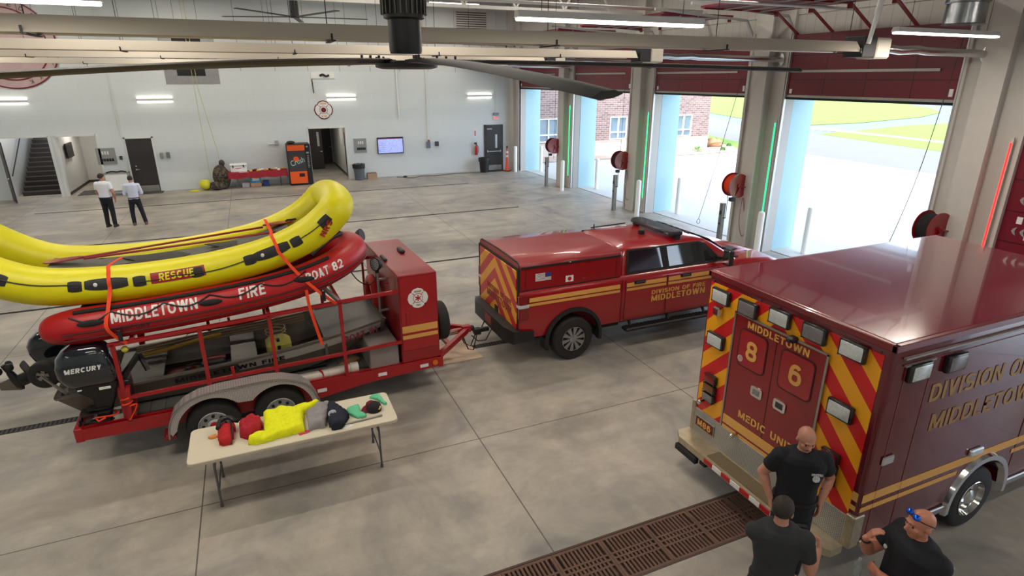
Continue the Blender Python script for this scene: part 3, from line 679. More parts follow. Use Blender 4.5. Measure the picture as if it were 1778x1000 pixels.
# ------------------------------------------------------------ overhead
# roof joists
js = mat('white_joist_steel', (206, 206, 202), .5, var=.03)
for i, y in enumerate((7.55, 13.55, 19.57, 25.6, 1.55)):
    q = MB(); zb, zt = (7.15, 8.9) if i == 2 else (8.6, 9.6)
    for z in (zb, zt): q.bb(LX, BX, y - .08, y - .01, z - .05, z + .05); q.bb(LX, BX, y + .01, y + .08, z - .05, z + .05)
    x = LX + .4
    while x < BX - 1.8:
        q.bar((x, y, zb), (x + .9, y, zt), .06); q.bar((x + .9, y, zt), (x + 1.8, y, zb), .06); x += 1.8
    single('roof_joist', 'white open web steel joist spanning the ceiling, ' + ['crossing above the truck', 'second from the camera side', 'third from the camera side', 'nearest the back wall', 'behind the ceiling fan'][i], 'joist', q, js, (0, y, zt), sharp=0, group='roof joists')
q = MB()
for x in (-8, -2, 4, 10): q.bb(x - .04, x + .04, SY + .1, WY - .1, 9.65, 9.72)
single('purlin_lines', 'pale steel bridging bars running towards the back wall under the roof', 'beam', q, js, (0, 10, 9.7), sharp=0)
# radiant tube heaters
hm = mat('heater_reflector_steel', (206, 198, 184), .4, .35, var=.03, scale=1); hd = mat('heater_dark_slot', (26, 26, 26), .6)
def heater(y, z, x0, x1, lb, grp='radiant tube heaters'):
    t = thing('tube_heater', lb, 'heater', (x1, y, z))
    w_ = .2
    prof = [(y - .26, z), (y - .24, z + .02), (y - .13, z + .17), (y + .13, z + .17), (y + .24, z + .02), (y + .26, z), (y + .23, z + .01), (y + .12, z + .155), (y - .12, z + .155), (y - .23, z + .01)]
    q = MB(); q.prism(prof, 'x', x0, x1); q.build('reflector', hm, t, 20)
    q = MB(); q.cyl((x0, y - .08, z + .07), (x1 + .1, y - .08, z + .07), .05); q.cyl((x0, y + .08, z + .07), (x1 + .1, y + .08, z + .07), .05); q.build('burner_tube', hd, t)
    x = x0 + .8
    while x < x1: q = MB(); q.bb(x, x + .05, y - .27, y + .27, z - .02, z - .005); q.bb(x, x + .02, y - .27, y - .25, z - .02, z + .06); q.cyl((x, y, z + .17), (x, y, 8.6), .006, seg=5); x += 2.9; q.build('hanger', hd, t)
    q = MB(); q.bb(x1 + .1, x1 + .42, y - .2, y + .2, z - .08, z + .26, .01); q.build('burner_housing', darkgrey, t)
    q = MB(); q.bb(x1 + .42, x1 + .8, y - .2, y + .2, z - .1, z + .24, .03); q.build('blower_box', offwhite, t)
    q = MB(); pts = [(x1 + .8, y, z + .06)] + [(x1 + .8 + k * .25, y + .0, z + .06 + .012 * math.sin(k * 2.1)) for k in range(1, 6)] + [(BX - .0, y, z + .02)]; q.tube(pts, .075, 14); q.lathe((BX - .12, y, z + .02), (1, 0, 0), [(0, .075), (.01, .2), (.03, .2)], 24); q.build('flue_pipe', mat('flue_aluminium', (205, 205, 205), .25, 1.0, var=.1, scale=14), t)
    return t
heater(7.8, 5.42, -8.5, 9.75, 'long brushed metal tube heater nearest the camera, across the whole top')
heater(13.2, 5.46, -8.5, 8.95, 'brushed metal tube heater just below the nearest one')
heater(19.2, 5.5, -8.5, 9.4, 'thin looking tube heater, third from the camera')
heater(25.2, 5.46, -8.5, 9.2, 'tube heater nearest the back wall')
# linear ceiling lamps
fixm = mat('fixture_white', (205, 206, 206), .4); lampm = mat('lamp_diffuser', (255, 250, 240), .5, emit=6.0, var=0)
lampm.cycles.emission_sampling = 'NONE'
def ceiling_lamp(x, y, z, lb, L=2.44, power=1.0):
    t = thing('ceiling_lamp', lb, 'lamp', (x, y, z), group='linear lamps over the bays')
    q = MB(); q.prism([(y - .07, z + .0), (y - .05, z + .07), (y + .05, z + .07), (y + .07, z)], 'x', x - L / 2, x + L / 2); q.build('housing', fixm, t, 20)
    q = MB(); q.bb(x - L / 2 + .01, x + L / 2 - .01, y - .06, y + .06, z - .03, z, .01); q.build('diffuser', lampm, t)
    q = MB(); q.cyl((x - L * .38, y, z + .07), (x - L * .38, y, 9.7), .004, seg=5); q.cyl((x + L * .38, y, z + .07), (x + L * .38, y, 9.7), .004, seg=5); split_loose(q.build('hanging_wire', darkgrey, t))
    ld = bpy.data.lights.new('lamp_light', 'AREA'); ld.shape = 'RECTANGLE'; ld.size = L - .1; ld.size_y = .1; ld.energy = LAMP_W * power; ld.color = LAMP_COL
    lo = bpy.data.objects.new('lamp_light', ld); COL.objects.link(lo); lo.parent = t; lo.location = (0, 0, -.045)
    return t
ceiling_lamp(3.95, 6.2, 5.6, 'long lit tube lamp left of the maroon doors at the top of the picture')
ceiling_lamp(-2.25, 6.6, 5.62, 'long lit tube lamp in the top left corner')
ceiling_lamp(10.75, 6.8, 5.68, 'thin warm tube lamp beside the round duct at top right', 2.6)
k = 0
for y in (11.2, 17.2, 23.2, 29.0):  # high rows kept out of view, added to light the bay
    for x in (-8.4, -2.4, 3.9, 9.6):
        ceiling_lamp(x, y, 8.3, ORD[int(y / 6)- 1] + ' row of added unseen high lamps under the roof deck, ' + ORD[(-8.4, -2.4, 3.9, 9.6).index(x)] + ' lamp from the stair side', power=1.3)
for y in (.2, -4.6):  # unseen rows behind the camera, added as room fill light
    for x in (-8.4, -2.4, 3.9, 10.2): ceiling_lamp(x, y, 7.2, ('upper' if y > 0 else 'rear') + ' row added unseen lamp behind the big fan, ' + ORD[(-8.4, -2.4, 3.9, 10.2).index(x)] + ' from the stair side', power=.6)
# round duct at top right
t = thing('round_duct', 'shiny round spiral duct hanging at the top right corner', 'duct', (11.55, 7.1, 6.4))
q = MB(); q.lathe((11.55, 7.1, 5.86), (0, 0, 1), [(0, .33), (.02, .31), (.36, .3), (.38, .32), (.42, .32), (.44, .3), (3.0, .3)], 32); q.build('duct_body', mat('galvanised_duct', (178, 182, 186), .22, 1.0, var=.15, scale=5), t)
q = MB(); q.lathe((11.55, 7.1, 6.2), (0, 0, 1), [(0, .312), (.01, .33), (.05, .33), (.06, .312)], 32, False); q.build('flange', mat('duct_flange', (150, 152, 154), .3, 1.0), t)
q = MB(); q.cyl((9.9, 7.5, 6.0), (9.95, 7.35, 7.4), .05); q.cyl((9.88, 7.55, 5.55), (9.9, 7.5, 6.0), .035)
single('vent_pipe', 'white vertical pipe stub left of the round duct', 'pipe', q, white, (9.9, 7.5, 6))
q = MB(); q.cyl((LX + .1, 11.0, 6.55), (BX - .1, 11.0, 6.55), .035)
single('sprinkler_pipe', 'long white pipe running across under the roof', 'pipe', q, white, (0, 11, 6.55))
q = MB(); q.cyl((LX + .1, 16.6, 7.0), (BX - .1, 16.6, 7.0), .045)
single('gas_pipe', 'long cream pipe near the middle of the roof', 'pipe', q, js, (0, 16.6, 7.0))
# the big fan
fanb = mat('fan_black', (30, 30, 32), .45, var=.02); fand = mat('fan_blade_dark', (24, 25, 27), .5, var=.02)
HX, HY, HZ = -.69, 4.14, 5.1
FR = _right; FF = V(_fwd.x, _fwd.y, 0).normalized()
hub = FR * (-.165 * 4.2) + FF * (.986 * 4.2); HX, HY = hub.x, hub.y
t = thing('ceiling_fan', 'huge black ceiling fan with long blades close to the camera', 'fan', (HX, HY, HZ))
q = MB(); q.lathe((HX, HY, HZ + .05), (0, 0, 1), [(0, .05), (.0, .1), (.02, .105), (.2, .105), (.21, .13), (.5, .135), (.9, .125), (.93, .08), (3.2, .08)], 32); q.build('motor', fanb, t)
q = MB()
for k in range(26):
    a = k * 2 * math.pi / 26; u = V(math.cos(a), math.sin(a), 0); q.bar(V(HX, HY, HZ + .28) + u * .137, V(HX, HY, HZ + .72) + u * .137, .008, .02, u)
q.build('cooling_fin', mat('fan_fin', (96, 94, 90), .4, .6), t)
q = MB(); q.lathe((HX, HY, HZ - .045), (0, 0, 1), [(0, .16), (.01, .2), (.035, .205), (.05, .15)], 40); q.build('hub_plate', fanb, t)
q = MB()
tips = [(5, .05), (77, .13), (149, .08), (221, -.04), (-67, -.05)]
for ang, dz in tips:
    a = math.radians(ang); d = FR * math.cos(a) + FF * math.sin(a); u = V(-d.y, d.x, 0); R = 2.5 if ang == -67 else 2.7; rings = []
    for k in range(13):
        s_ = k / 12; r = .16 + (R - .16) * s_; p = V(HX, HY, HZ + .0) + d * r + V(0, 0, (dz - .1) * s_ ** 1.6)
        ch = (.066 if ang != 221 else .1) * (1 if s_ < .96 else .85); tw = math.radians(6)
        c_, s2 = math.cos(tw), math.sin(tw); up = V(0, 0, 1)
        e = (u * c_ + up * s2); nn = (up * c_ - u * s2)
        rings.append([p - e * ch, p - e * ch * .4 + nn * .016, p + e * ch * .5 + nn * .014, p + e * ch, p + e * ch * .4 - nn * .008, p - e * ch * .5 - nn * .01])
    b_ = MB(); b_.loft(rings); b_.build('fan_blade', fand, t, 30)
    q.bar(V(HX, HY, HZ + .0) + d * .1, V(HX, HY, HZ) + d * .36, .07, .022)
    for r in (.2, .26, .32): q.cyl(V(HX, HY, HZ) + d * r, V(HX, HY, HZ + .035) + d * r, .008)
q.build('blade_bracket', fanb, t)
# distant second fan
c = V(2.0, 22.0, 6.75); c = V(1.75, 21.0, 6.75)
t = thing('ceiling_fan', 'small looking distant black ceiling fan at the top, left of the big fan', 'fan', c)
q = MB(); q.lathe(c, (0, 0, 1), [(0, .1), (.0, .14), (.5, .14), (.55, .05), (1.6, .05)], 20); q.build('motor', fanb, t)
q = MB()
for k in range(5):
    a = math.radians(8 + k * 72); d = V(math.cos(a), math.sin(a), 0); u = V(-d.y, d.x, 0); p0 = c + d * .1 + V(0, 0, .02); p1 = c + d * 2.3 + V(0, 0, .05)
    b_ = MB(); b_.loft([[p - u * .08, p + u * .08, p + u * .08 + V(0, 0, .02), p - u * .08 + V(0, 0, .02)] for p in (p0, p1)]); b_.build('fan_blade', fand, t, 0)
# ------------------------------------------------------------ vehicles: shared bits
def chevron_mat(name, yc, k, per, ph, duty, ca=(196, 14, 22), cb=(236, 168, 14)):
    m = bpy.data.materials.new(name); m.use_nodes = True; b = m.node_tree.nodes['Principled BSDF']; N = NB(m)
    g = N.n('ShaderNodeTexCoord'); sp = N.n('ShaderNodeSeparateXYZ'); N.l(g.outputs['Object'], sp.inputs[0])
    a = N.math('ABSOLUTE', N.math('SUBTRACT', sp.outputs[1], yc))
    t = N.math('ADD', sp.outputs[2], N.math('MULTIPLY', a, k))
    s_ = N.math('LESS_THAN', N.math('FLOORED_MODULO', N.math('SUBTRACT', t, ph), per), duty)
    N.l(N.mix(s_, lin(ca), lin(cb)), b.inputs['Base Color']); b.inputs['Roughness'].default_value = .4; b.inputs['Coat Weight'].default_value = .2
    return m
def wheel(parent, c, ax, R, w, rimR, rimm, spokes=10, name='wheel', hole=True):
    c = Vector(c); ax = Vector(ax)
    w_ = MB(); w_.lathe(c - ax * w / 2, ax, [(0, rimR), (0, R * .9), (w * .08, R * .97), (w * .2, R), (w * .8, R), (w * .92, R * .97), (w, R * .9), (w * 1.0, rimR * 1.04), (w * .93, rimR), (0, rimR)], 40, False)
    wp = w_.build(name, tyre, parent)
    q = MB(); q.lathe(c + ax * (w / 2 - .09), ax, [(0, rimR), (.095, rimR), (.1, rimR * .97), (.03, rimR * .88), (.02, rimR * .3)], 36, False)
    q.lathe(c + ax * (w / 2 - .07), ax, [(0, rimR * .86), (.02, rimR * .86)], 32); q.build('rim', darkgrey if spokes else rimm, wp)
    q = MB(); u = ax.orthogonal().normalized(); v = ax.cross(u); f0 = c + ax * (w / 2 - .035)
    if spokes:
        for k in range(spokes):
            a = 2 * math.pi * k / spokes
            for da, ww in ((-.1, .035), (.1, .035)):
                d = u * math.cos(a + da) + v * math.sin(a + da); d0 = u * math.cos(a) + v * math.sin(a)
                q.bar(f0 + d0 * rimR * .25 + ax * .01, f0 + d * rimR * .93 + ax * .02, ww, .03, ax)
        q.lathe(c + ax * (w / 2 - .03), ax, [(0, rimR * .93), (.03, rimR * .99), (.035, rimR * .93), (.02, rimR * .9)], 36, False)
        q.lathe(f0, ax, [(-.01, rimR * .33), (.035, rimR * .3), (.045, rimR * .2)], 20)
    else:
        q.lathe(f0, ax, [(-.02, rimR * .45), (.01, rimR * .42), (.03, rimR * .25), (.035, .01)], 24)
    q.build('spokes' if spokes else 'hub', rimm, wp)
    return wp
def plate(mb, pts, n, t):                                # flat polygon given 3D points, thickness t along n
    n = Vector(n).normalized(); a = [Vector(p) for p in pts]; return mb.loft([[p - n * .001 for p in a], [p + n * t for p in a]])
# ------------------------------------------------------------ pickup truck
TR = thing('pickup_truck', 'red fire department crew cab pickup truck with a covered bed, towing the boat trailer', 'truck', (7.0, 9.75, 0))
Y0, Y1, YM = 8.73, 10.77, 9.75
TOPZ = [(3.9, 1.5), (8.7, 1.5), (9.1, 1.5), (9.7, 1.44), (10.0, 1.36), (10.2, 1.2)]
WID = [(3.9, .985), (4.2, 1.02), (9.4, 1.02), (9.9, .98), (10.2, .86)]
rings = []
for x in (3.92, 3.95, 4.05, 4.3, 5, 6, 7, 8, 8.6, 9.0, 9.4, 9.7, 9.9, 10.05, 10.13, 10.17):
    hw = interp(WID, x); zt = interp(TOPZ, x); zb = .56
    half = [(hw * .88, zb), (hw * .965, zb + .03), (hw * .985, .8), (hw, 1.02), (hw, 1.2), (hw * .992, zt - .12), (hw * .97, zt - .04), (hw * .93, zt), (hw * .5, zt + (.03 if x > 8.7 else 0)), (0, zt + (.035 if x > 8.7 else 0))]
    pts = [V(x, YM - y, z) for y, z in half] + [V(x, YM + y, z) for y, z in reversed(half[:-1])]
    rings.append(pts)
q = MB(); q.loft(rings); body = q.build('body', red, TR, 30)
cut = []
for wx in (5.02, 9.06):
    for yy in ((8.4, 9.15), (10.35, 11.1)): c = MB(); c.cyl((wx, yy[0], .46), (wx, yy[1], .46), .53, seg=48); cut.append(c)
boolean(body, cut)
# cab greenhouse
q = MB(); rr = []
for z, xa, xb, hw, r in ((1.44, 6.04, 8.92, .95, .1), (1.55, 6.045, 8.8, .935, .1), (1.75, 6.06, 8.48, .885, .12), (1.9, 6.09, 8.24, .835, .14), (1.97, 6.13, 8.08, .79, .16), (2.01, 6.22, 7.93, .7, .2), (2.03, 6.5, 7.6, .45, .2)):
    rr.append([V(x, y, z) for x, y in rrect(xa, xb, YM - hw, YM + hw, r, 5)])
q.loft(rr); q.build('cab', red, TR, 30)
def gy_(z, s=-1): return YM + s * (.953 - (z - 1.5) * .27 + .006)
def sidepoly(mb, pts, t=.008, o=0.0):
    for s in (-1, 1):
        n = V(0, s, .26).normalized(); plate(mb, [V(x, gy_(z, s), z) + n * o for x, z in pts], n, t)
gl_ = MB(); sidepoly(gl_, [(6.2, 1.56), (6.98, 1.56), (6.93, 1.93), (6.24, 1.93)], .006, .004); sidepoly(gl_, [(7.13, 1.56), (8.22, 1.56), (7.96, 1.88), (7.84, 1.93), (7.1, 1.93)], .006, .004)
tr = MB(); sidepoly(tr, [(6.14, 1.52), (8.44, 1.52), (8.36, 1.6), (8.04, 1.9), (7.88, 1.96), (6.19, 1.96)], .006)
split_loose(tr.build('window_trim', black, TR, 0))
split_loose(gl_.build('side_window', mat('truck_glass', (20, 27, 32), .04, spec=1.0, var=0), TR, 0))
q = MB(); n = V(.55, 0, .8).normalized()
plate(q, [V(8.75, YM - .82, 1.56) + n * .03, V(8.75, YM + .82, 1.56) + n * .03, V(8.2, YM + .72, 1.93) + n * .012, V(8.2, YM - .72, 1.93) + n * .012], n, .02); q.build('windshield', MATS['truck_glass'], TR, 0)
q = MB(); q.bb(8.74, 8.98, YM - .84, YM + .84, 1.5, 1.535, .01); q.build('cowl', black, TR)
# mirrors, handles, seams
q = MB()
for s in (-1, 1): q.bar((8.3, YM + s * .94, 1.6), (8.32, YM + s * 1.1, 1.62), .05); q.box((8.36, YM + s * 1.2, 1.66), (.12, .22, .34), .03)
q.build('side_mirror', black, TR)
q = MB()
for s in (-1, 1): q.box((8.3, YM + s * 1.2, 1.67), (.012, .17, .27), .004)
split_loose(q.build('mirror_glass', chrome, TR))
for i, x in enumerate((6.42, 7.5)):
    for s in (-1, 1): q = MB(); q.box((x, YM + s * 1.045, 1.36), (.22, .04, .04), .012); q.box((x, YM + s * 1.025, 1.36), (.26, .012, .07), .01); q.build('door_handle', black, TR)
q = MB(); dm = mat('seam_dark', (40, 6, 10), .7)
for s in (-1, 1):
    y = YM + s * 1.019
    for x in (6.1, 7.06, 8.3): q.bb(x, x + .008, y - .004 * s, y + .004 * s, .62, 1.42)
    q.bb(6.1, 8.3, y - .004 * s, y + .004 * s, .62, .628)
    q.bb(6.02, 6.03, y - .004 * s, y + .004 * s, .6, 1.45)
q.build('door_seam', dm, TR, 0)
# stripes
q = MB()
for s in (-1, 1):
    y = YM + s * 1.0215
    for a, b_ in ((4.08, 5.98), (6.13, 7.04), (7.09, 8.28), (8.33, 9.5)):
        dz = 0
        plate(q, [(a + (0.02 if a < 4.1 else 0), y, 1.285), (b_, y, 1.285), (b_, y - s * .006, 1.365), (a + (.03 if a < 4.1 else 0), y - s * .006, 1.365)], (0, s, 0), .003)
        plate(q, [(a - (.04 if a < 4.1 else 0), y, 1.21), (b_, y, 1.21), (b_, y, 1.26), (a, y, 1.26)], (0, s, 0), .003)
split_loose(q.build('side_stripe', gold, TR, 0))
text('lettering', TR, 'DIVISION OF FIRE', (7.36, YM - 1.022, 1.105), (1, 0, 0), (0, 0, 1), 1.3, .085, gold, .004, .012)
text('lettering', TR, 'MIDDLETOWN', (7.36, YM - 1.022, .975), (1, 0, 0), (0, 0, 1), 1.3, .125, gold, .004, .014)
# hood
q = MB(); plate(q, [(8.98, YM - .6, 1.545), (9.35, YM - .55, 1.53), (9.35, YM + .55, 1.53), (8.98, YM + .6, 1.545)], (0, 0, 1), .02)
q.v = q.v
hs = MB(); hs.loft([[V(9.0, YM - .58, 1.52), V(9.0, YM + .58, 1.52), V(9.0, YM + .55, 1.56), V(9.0, YM - .55, 1.56)], [V(9.5, YM - .5, 1.5), V(9.5, YM + .5, 1.5), V(9.45, YM + .46, 1.555), V(9.45, YM - .46, 1.555)], [V(9.95, YM - .45, 1.38), V(9.95, YM + .45, 1.38), V(9.95, YM + .4, 1.39), V(9.95, YM - .4, 1.39)]]); hs.build('hood_bulge', red, TR, 30)
q = MB()
for s in (-1, 1): q.box((9.12, YM + s * .42, 1.572), (.2, .24, .02), .005)
split_loose(q.build('hood_vent', darkgrey, TR))
q = MB(); q.bb(10.1, 10.2, YM - .62, YM + .62, .85, 1.25, .03); q.build('grille', black, TR)
q = MB()
for s in (-1, 1): q.box((10.08, YM + s * .78, 1.16), (.18, .3, .22), .03)
split_loose(q.build('headlight', clearlens, TR))
q = MB(); q.bb(10.1, 10.32, YM - .98, YM + .98, .52, .85, .06, 2); q.build('front_bumper', chrome, TR)
# cap on the bed
q = MB(); rr = []
for x in (3.93, 3.96, 6.0, 6.03):
    hw = .965 if 3.95 < x < 6.01 else .945; zt = 2.01 if 3.95 < x < 6.01 else 1.99
    half = [(hw, 1.49), (hw, 1.88), (hw - .01, 1.93), (hw - .04, 1.975), (hw - .1, zt - .01), (hw * .5, zt + .015), (0, zt + .02)]
    rr.append([V(x, YM - y, z) for y, z in half] + [V(x, YM + y, z) for y, z in reversed(half[:-1])])
q.loft(rr); cap = q.build('bed_cap', mat('cap_red', (140, 12, 20), .35, coat=.4, var=.04), TR, 30)
q = MB()
for s in (-1, 1):
    y = YM + s * .967
    q.bar((3.97, y + s * .006, 1.915), (5.98, y + s * .006, 1.915), .018, .03); q.bb(3.97, 5.98, y - .004, y + .006, 1.49, 1.505); q.bb(4.05, 4.056, y - .003, y + .004, 1.53, 1.89); q.bb(5.9, 5.906, y - .003, y + .004, 1.53, 1.89)
q.bb(3.91, 3.93, YM - .93, YM + .93, 1.86, 1.9); q.bb(6.0, 6.05, YM - .9, YM + .9, 1.5, 1.98)
for s in (-1, 1): q.bb(3.905, 3.935, YM + s * .955 - .015, YM + s * .955 + .015, .78, 1.9)
q.tube([(3.94, YM + s_ * y, z) for s_, y, z in ((-1, .96, 1.5), (-1, .96, 1.9), (-1, .93, 1.97), (-1, .86, 2.005), (0, 0, 2.03), (1, .86, 2.005), (1, .93, 1.97), (1, .96, 1.9), (1, .96, 1.5))], .013, 6)
q.build('cap_trim', black, TR, 20)
q = MB(); q.box((4.9, YM - .98, 1.93), (.07, .02, .03)); q.build('cap_latch', chrome, TR)
# rear panel with chevrons
off = ORI[TR.name]
cm = chevron_mat('truck_chevron', 9.84 - off.y, .78, .42, 1.64 - .84 - .0, .21)
q = MB(); q.bb(3.9, 3.925, YM - .9, YM + .9, .72, 1.86, .01); q.build('tailgate_panel', cm, TR)
text('lettering', TR, 'DIVISION OF FIRE', (3.898, YM - .1, 1.2), (0, -1, 0), (0, 0, 1), 1.2, .1, mat('lettering_red_brown', (150, 60, 50), .5), .004, .01)
text('lettering', TR, 'MIDDLETOWN', (3.898, YM - .1, 1.05), (0, -1, 0), (0, 0, 1), 1.2, .14, MATS['lettering_red_brown'], .004, .012)
q = MB(); q.bb(3.89, 3.9, YM - .06, YM + .1, .78, .9); q.build('rear_emblem', black, TR)
for s in (-1, 1):
    q = MB(); q.box((4.0, YM + s * .965, 1.2), (.19, .13, .46), .02); q.build('tail_light', redlens, TR)
    q = MB(); q.box((4.0, YM + s * .97, 1.22), (.194, .134, .07), .01); q.build('reverse_light', clearlens, TR)
q = MB()
for s in (-1, 1): q.loft([[V(3.72, YM, .5), V(3.72, YM, .78), V(3.93, YM, .78), V(3.93, YM, .5)], [V(3.72, YM + s * .75, .5), V(3.72, YM + s * .75, .78), V(3.93, YM + s * .75, .78), V(3.93, YM + s * .75, .5)], [V(3.82, YM + s * 1.0, .52), V(3.82, YM + s * 1.0, .76), V(3.95, YM + s * 1.0, .76), V(3.95, YM + s * 1.0, .52)], [V(4.0, YM + s * 1.035, .54), V(4.0, YM + s * 1.035, .75), V(4.2, YM + s * 1.03, .74), V(4.2, YM + s * 1.03, .56)]])
q.build('rear_bumper', black, TR, 30)
q = MB(); q.bb(3.71, 3.722, YM - .16, YM + .16, .58, .74); q.build('number_plate', mat('plate_red', (130, 30, 20), .5), TR)
q = MB(); q.bb(3.5, 3.72, YM - .035, YM + .035, .42, .49); q.bb(3.42, 3.55, YM - .06, YM + .06, .38, .5, .01); q.sph((3.38, YM, .52), .03, 12); q.tube([(3.72, YM + .2, .55), (3.62, YM + .15, .4), (3.5, YM + .1, .36), (3.4, YM + .06, .45)], .012, 6); q.tube([(3.72, YM - .2, .55), (3.6, YM - .16, .3), (3.46, YM - .1, .28), (3.35, YM - .06, .4)], .012, 6); q.build('tow_hitch', black, TR)
# decals
q = MB()
for k in range(7): q.bb(4.24, 4.55, YM - .972, YM - .969, 1.645 + k * .021, 1.656 + k * .021)
q.build('flag_stripes', white, TR, 0)
q = MB(); q.bb(4.43, 4.55, YM - .974, YM - .97, 1.71, 1.785); q.build('flag_canton', mat('flag_blue', (44, 52, 120), .5), TR)
q = MB(); q.bb(4.84, 5.0, YM - .973, YM - .969, 1.55, 1.67, .002); q.build('sticker', white, TR); q = MB(); q.prism(circ(4.92, 1.61, .04, 12), 'y', YM - .976, YM - .973); q.build('sticker_emblem', redplastic, TR)
# flares, running board, underbody
q = MB()
for wx in (5.02, 9.06):
    for s in (-1, 1):
        yy = YM + s * 1.01
        pr = []
        for k in range(25):
            a = math.radians(-12 + 204 * k / 24); d = V(math.cos(a), 0, math.sin(a)); c = V(wx, 0, .46)
            pr.append([c + d * .52 + V(0, yy - s * .05, 0), c + d * .6 + V(0, yy, 0), c + d * .6 + V(0, yy + s * .03, 0), c + d * .53 + V(0, yy + s * .045, 0)])
        q.loft(pr)
    
split_loose(q.build('wheel_arch_flare', black, TR, 30))
q = MB()
for wx in (5.02, 9.06):
    for s in (-1, 1): q.bb(wx - .53 - .03, wx - .5, YM + s * .75, YM + s * 1.0, .28, .5)
    for s in (-1, 1): q.bb(wx + .55, wx + .6, YM + s * .75, YM + s * 1.0, .34, .5)
split_loose(q.build('mud_flap', black, TR, 0))
q = MB(); q.bb(4.0, 10.0, YM - .55, YM + .55, .4, .6); q.cyl((5.02, YM - .8, .42), (5.02, YM + .8, .42), .07); q.cyl((9.06, YM - .8, .42), (9.06, YM + .8, .42), .07); q.bb(5.6, 6.05, 8.8, 9.1, .5, .62, .02); q.build('chassis', mat('chassis_black', (18, 18, 18), .8), TR)
for s in (-1, 1):
    q = MB(); q.bb(6.12, 8.42, YM + s * .93, YM + s * 1.12, .4, .47, .02)
    for k in range(26): q.bb(6.2 + k * .085, 6.23 + k * .085, YM + s * .95, YM + s * 1.1, .468, .478)
    for x in (6.3, 7.2, 8.1): q.bar((x, YM + s * .98, .45), (x, YM + s * .85, .62), .04)
    q.build('running_board', black, TR)
rimm = mat('machined_rim', (176, 178, 180), .28, .95, var=.05)
for wx in (5.02, 9.06):
    for s in (-1, 1): wheel(TR, (wx, YM + s * .89, .425), (0, s, 0), .425, .27, .25, rimm, 10)
# light bar, roof gear
q = MB(); q.loft([[V(x, y, z) for x, y in rrect(a, b_, YM - h, YM + h, .12, 5)] for z, a, b_, h in ((2.07, 7.3, 7.6, .72), (2.09, 7.28, 7.62, .74), (2.13, 7.28, 7.62, .74), (2.16, 7.31, 7.59, .71))]); lb = q.build('light_bar', mat('lightbar_smoke', (40, 42, 50), .2, coat=.5), TR)
q = MB(); q.bb(7.4, 7.5, YM - .74, YM - .62, 1.99, 2.08); q.bb(7.4, 7.5, YM + .62, YM + .74, 1.99, 2.08); q.lathe((7.0, YM - .15, 2.02), (0, 0, 1), [(0, .07), (.09, .065), (.1, .05)], 16); q.box((7.9, YM + .55, 2.02), (.12, .1, .07), .02); q.cyl((6.4, YM + .7, 2.0), (6.4, YM + .7, 2.1), .012)
for k in (-.3, -.1, .1, .3, .55): q.box((8.02, YM + k, 2.0), (.08, .13, .04), .012)
q.cyl((6.35, YM + .74, 2.02), (7.2, YM + .74, 2.04), .012); q.build('roof_fittings', black, TR)
# ------------------------------------------------------------ ambulance
AX0, AX1, AY0, AY1 = 5.08, 9.45, 3.03, 5.47
AM = thing('ambulance', 'maroon box ambulance with yellow chevrons on its rear, at the right of the picture', 'ambulance', (AX0, 4.25, 0))
q = MB(); q.bb(AX0, AX1, AY0, AY1, .47, 2.72, .045, 3); box_ = q.build('box_body', maroon, AM)
cut = []
for s in (0, 1):
    c = MB(); y = (2.8, 3.5) if s == 0 else (5.0, 5.7); c.cyl((7.1, y[0], .46), (7.1, y[1], .46), .5, seg=48); cut.append(c)
boolean(box_, cut)
q = MB()   # roof with slight crown and edge rail; reflected daylight painted into its colour
q.bb(AX0 + .03, AX1 - .03, AY0 + .03, AY1 - .03, 2.715, 2.74, .01); q.build('roof_panel', mat('maroon_daylit_roof', (124, 26, 50), .16, coat=1.0, var=.05, scale=1.2), AM)
trim = mat('maroon_trim', (112, 30, 40), .3, coat=.5)
q = MB(); q.bb(AX0 - .012, AX0 + .04, AY0 - .012, AY1 + .012, 2.66, 2.735, .008); q.bb(AX0 - .012, AX1, AY0 - .012, AY0 + .04, 2.66, 2.735, .008); q.bb(AX0 - .012, AX1, AY1 - .04, AY1 + .012, 2.66, 2.735, .008); q.build('roof_edge', trim, AM)
q = MB(); q.bb(AX0 + .12, AX1 - .2, AY0 - .035, AY0 - .005, 2.58, 2.6); q.bb(AX0 + .15, AX0 + .58, AY0 - .03, AY0 - .005, 2.5, 2.518); q.build('drip_rail', mat('grey_trim_rail', (150, 142, 138), .4, .5), AM)
cma = chevron_mat('ambulance_chevron', 4.31 - 4.25, 1.0, .46, 2.95, .235, cb=(232, 160, 14))
q = MB(); q.bb(AX0 - .006, AX0, AY0 + .09, AY1 - .05, .8, 2.6)
chev = q.build('chevron_panel', cma, AM, 0)
q = MB(); q.bb(AX0 - .02, AX0 - .006, 3.66, 4.93, .8, 2.36, .003); q.build('rear_door', mat('ambulance_door_maroon', (128, 12, 24), .3, coat=.5, var=.03), AM)
q = MB()
q.bb(AX0 - .03, AX0 - .018, 3.64, 3.665, .8, 2.375); q.bb(AX0 - .03, AX0 - .018, 4.925, 4.95, .8, 2.375); q.bb(AX0 - .03, AX0 - .018, 3.64, 4.95, 2.355, 2.38); q.build('door_frame', alum, AM)
q = MB(); q.bb(AX0 - .0225, AX0 - .0205, 4.29, 4.298, .8, 2.35); q.build('door_seam', dm, AM)
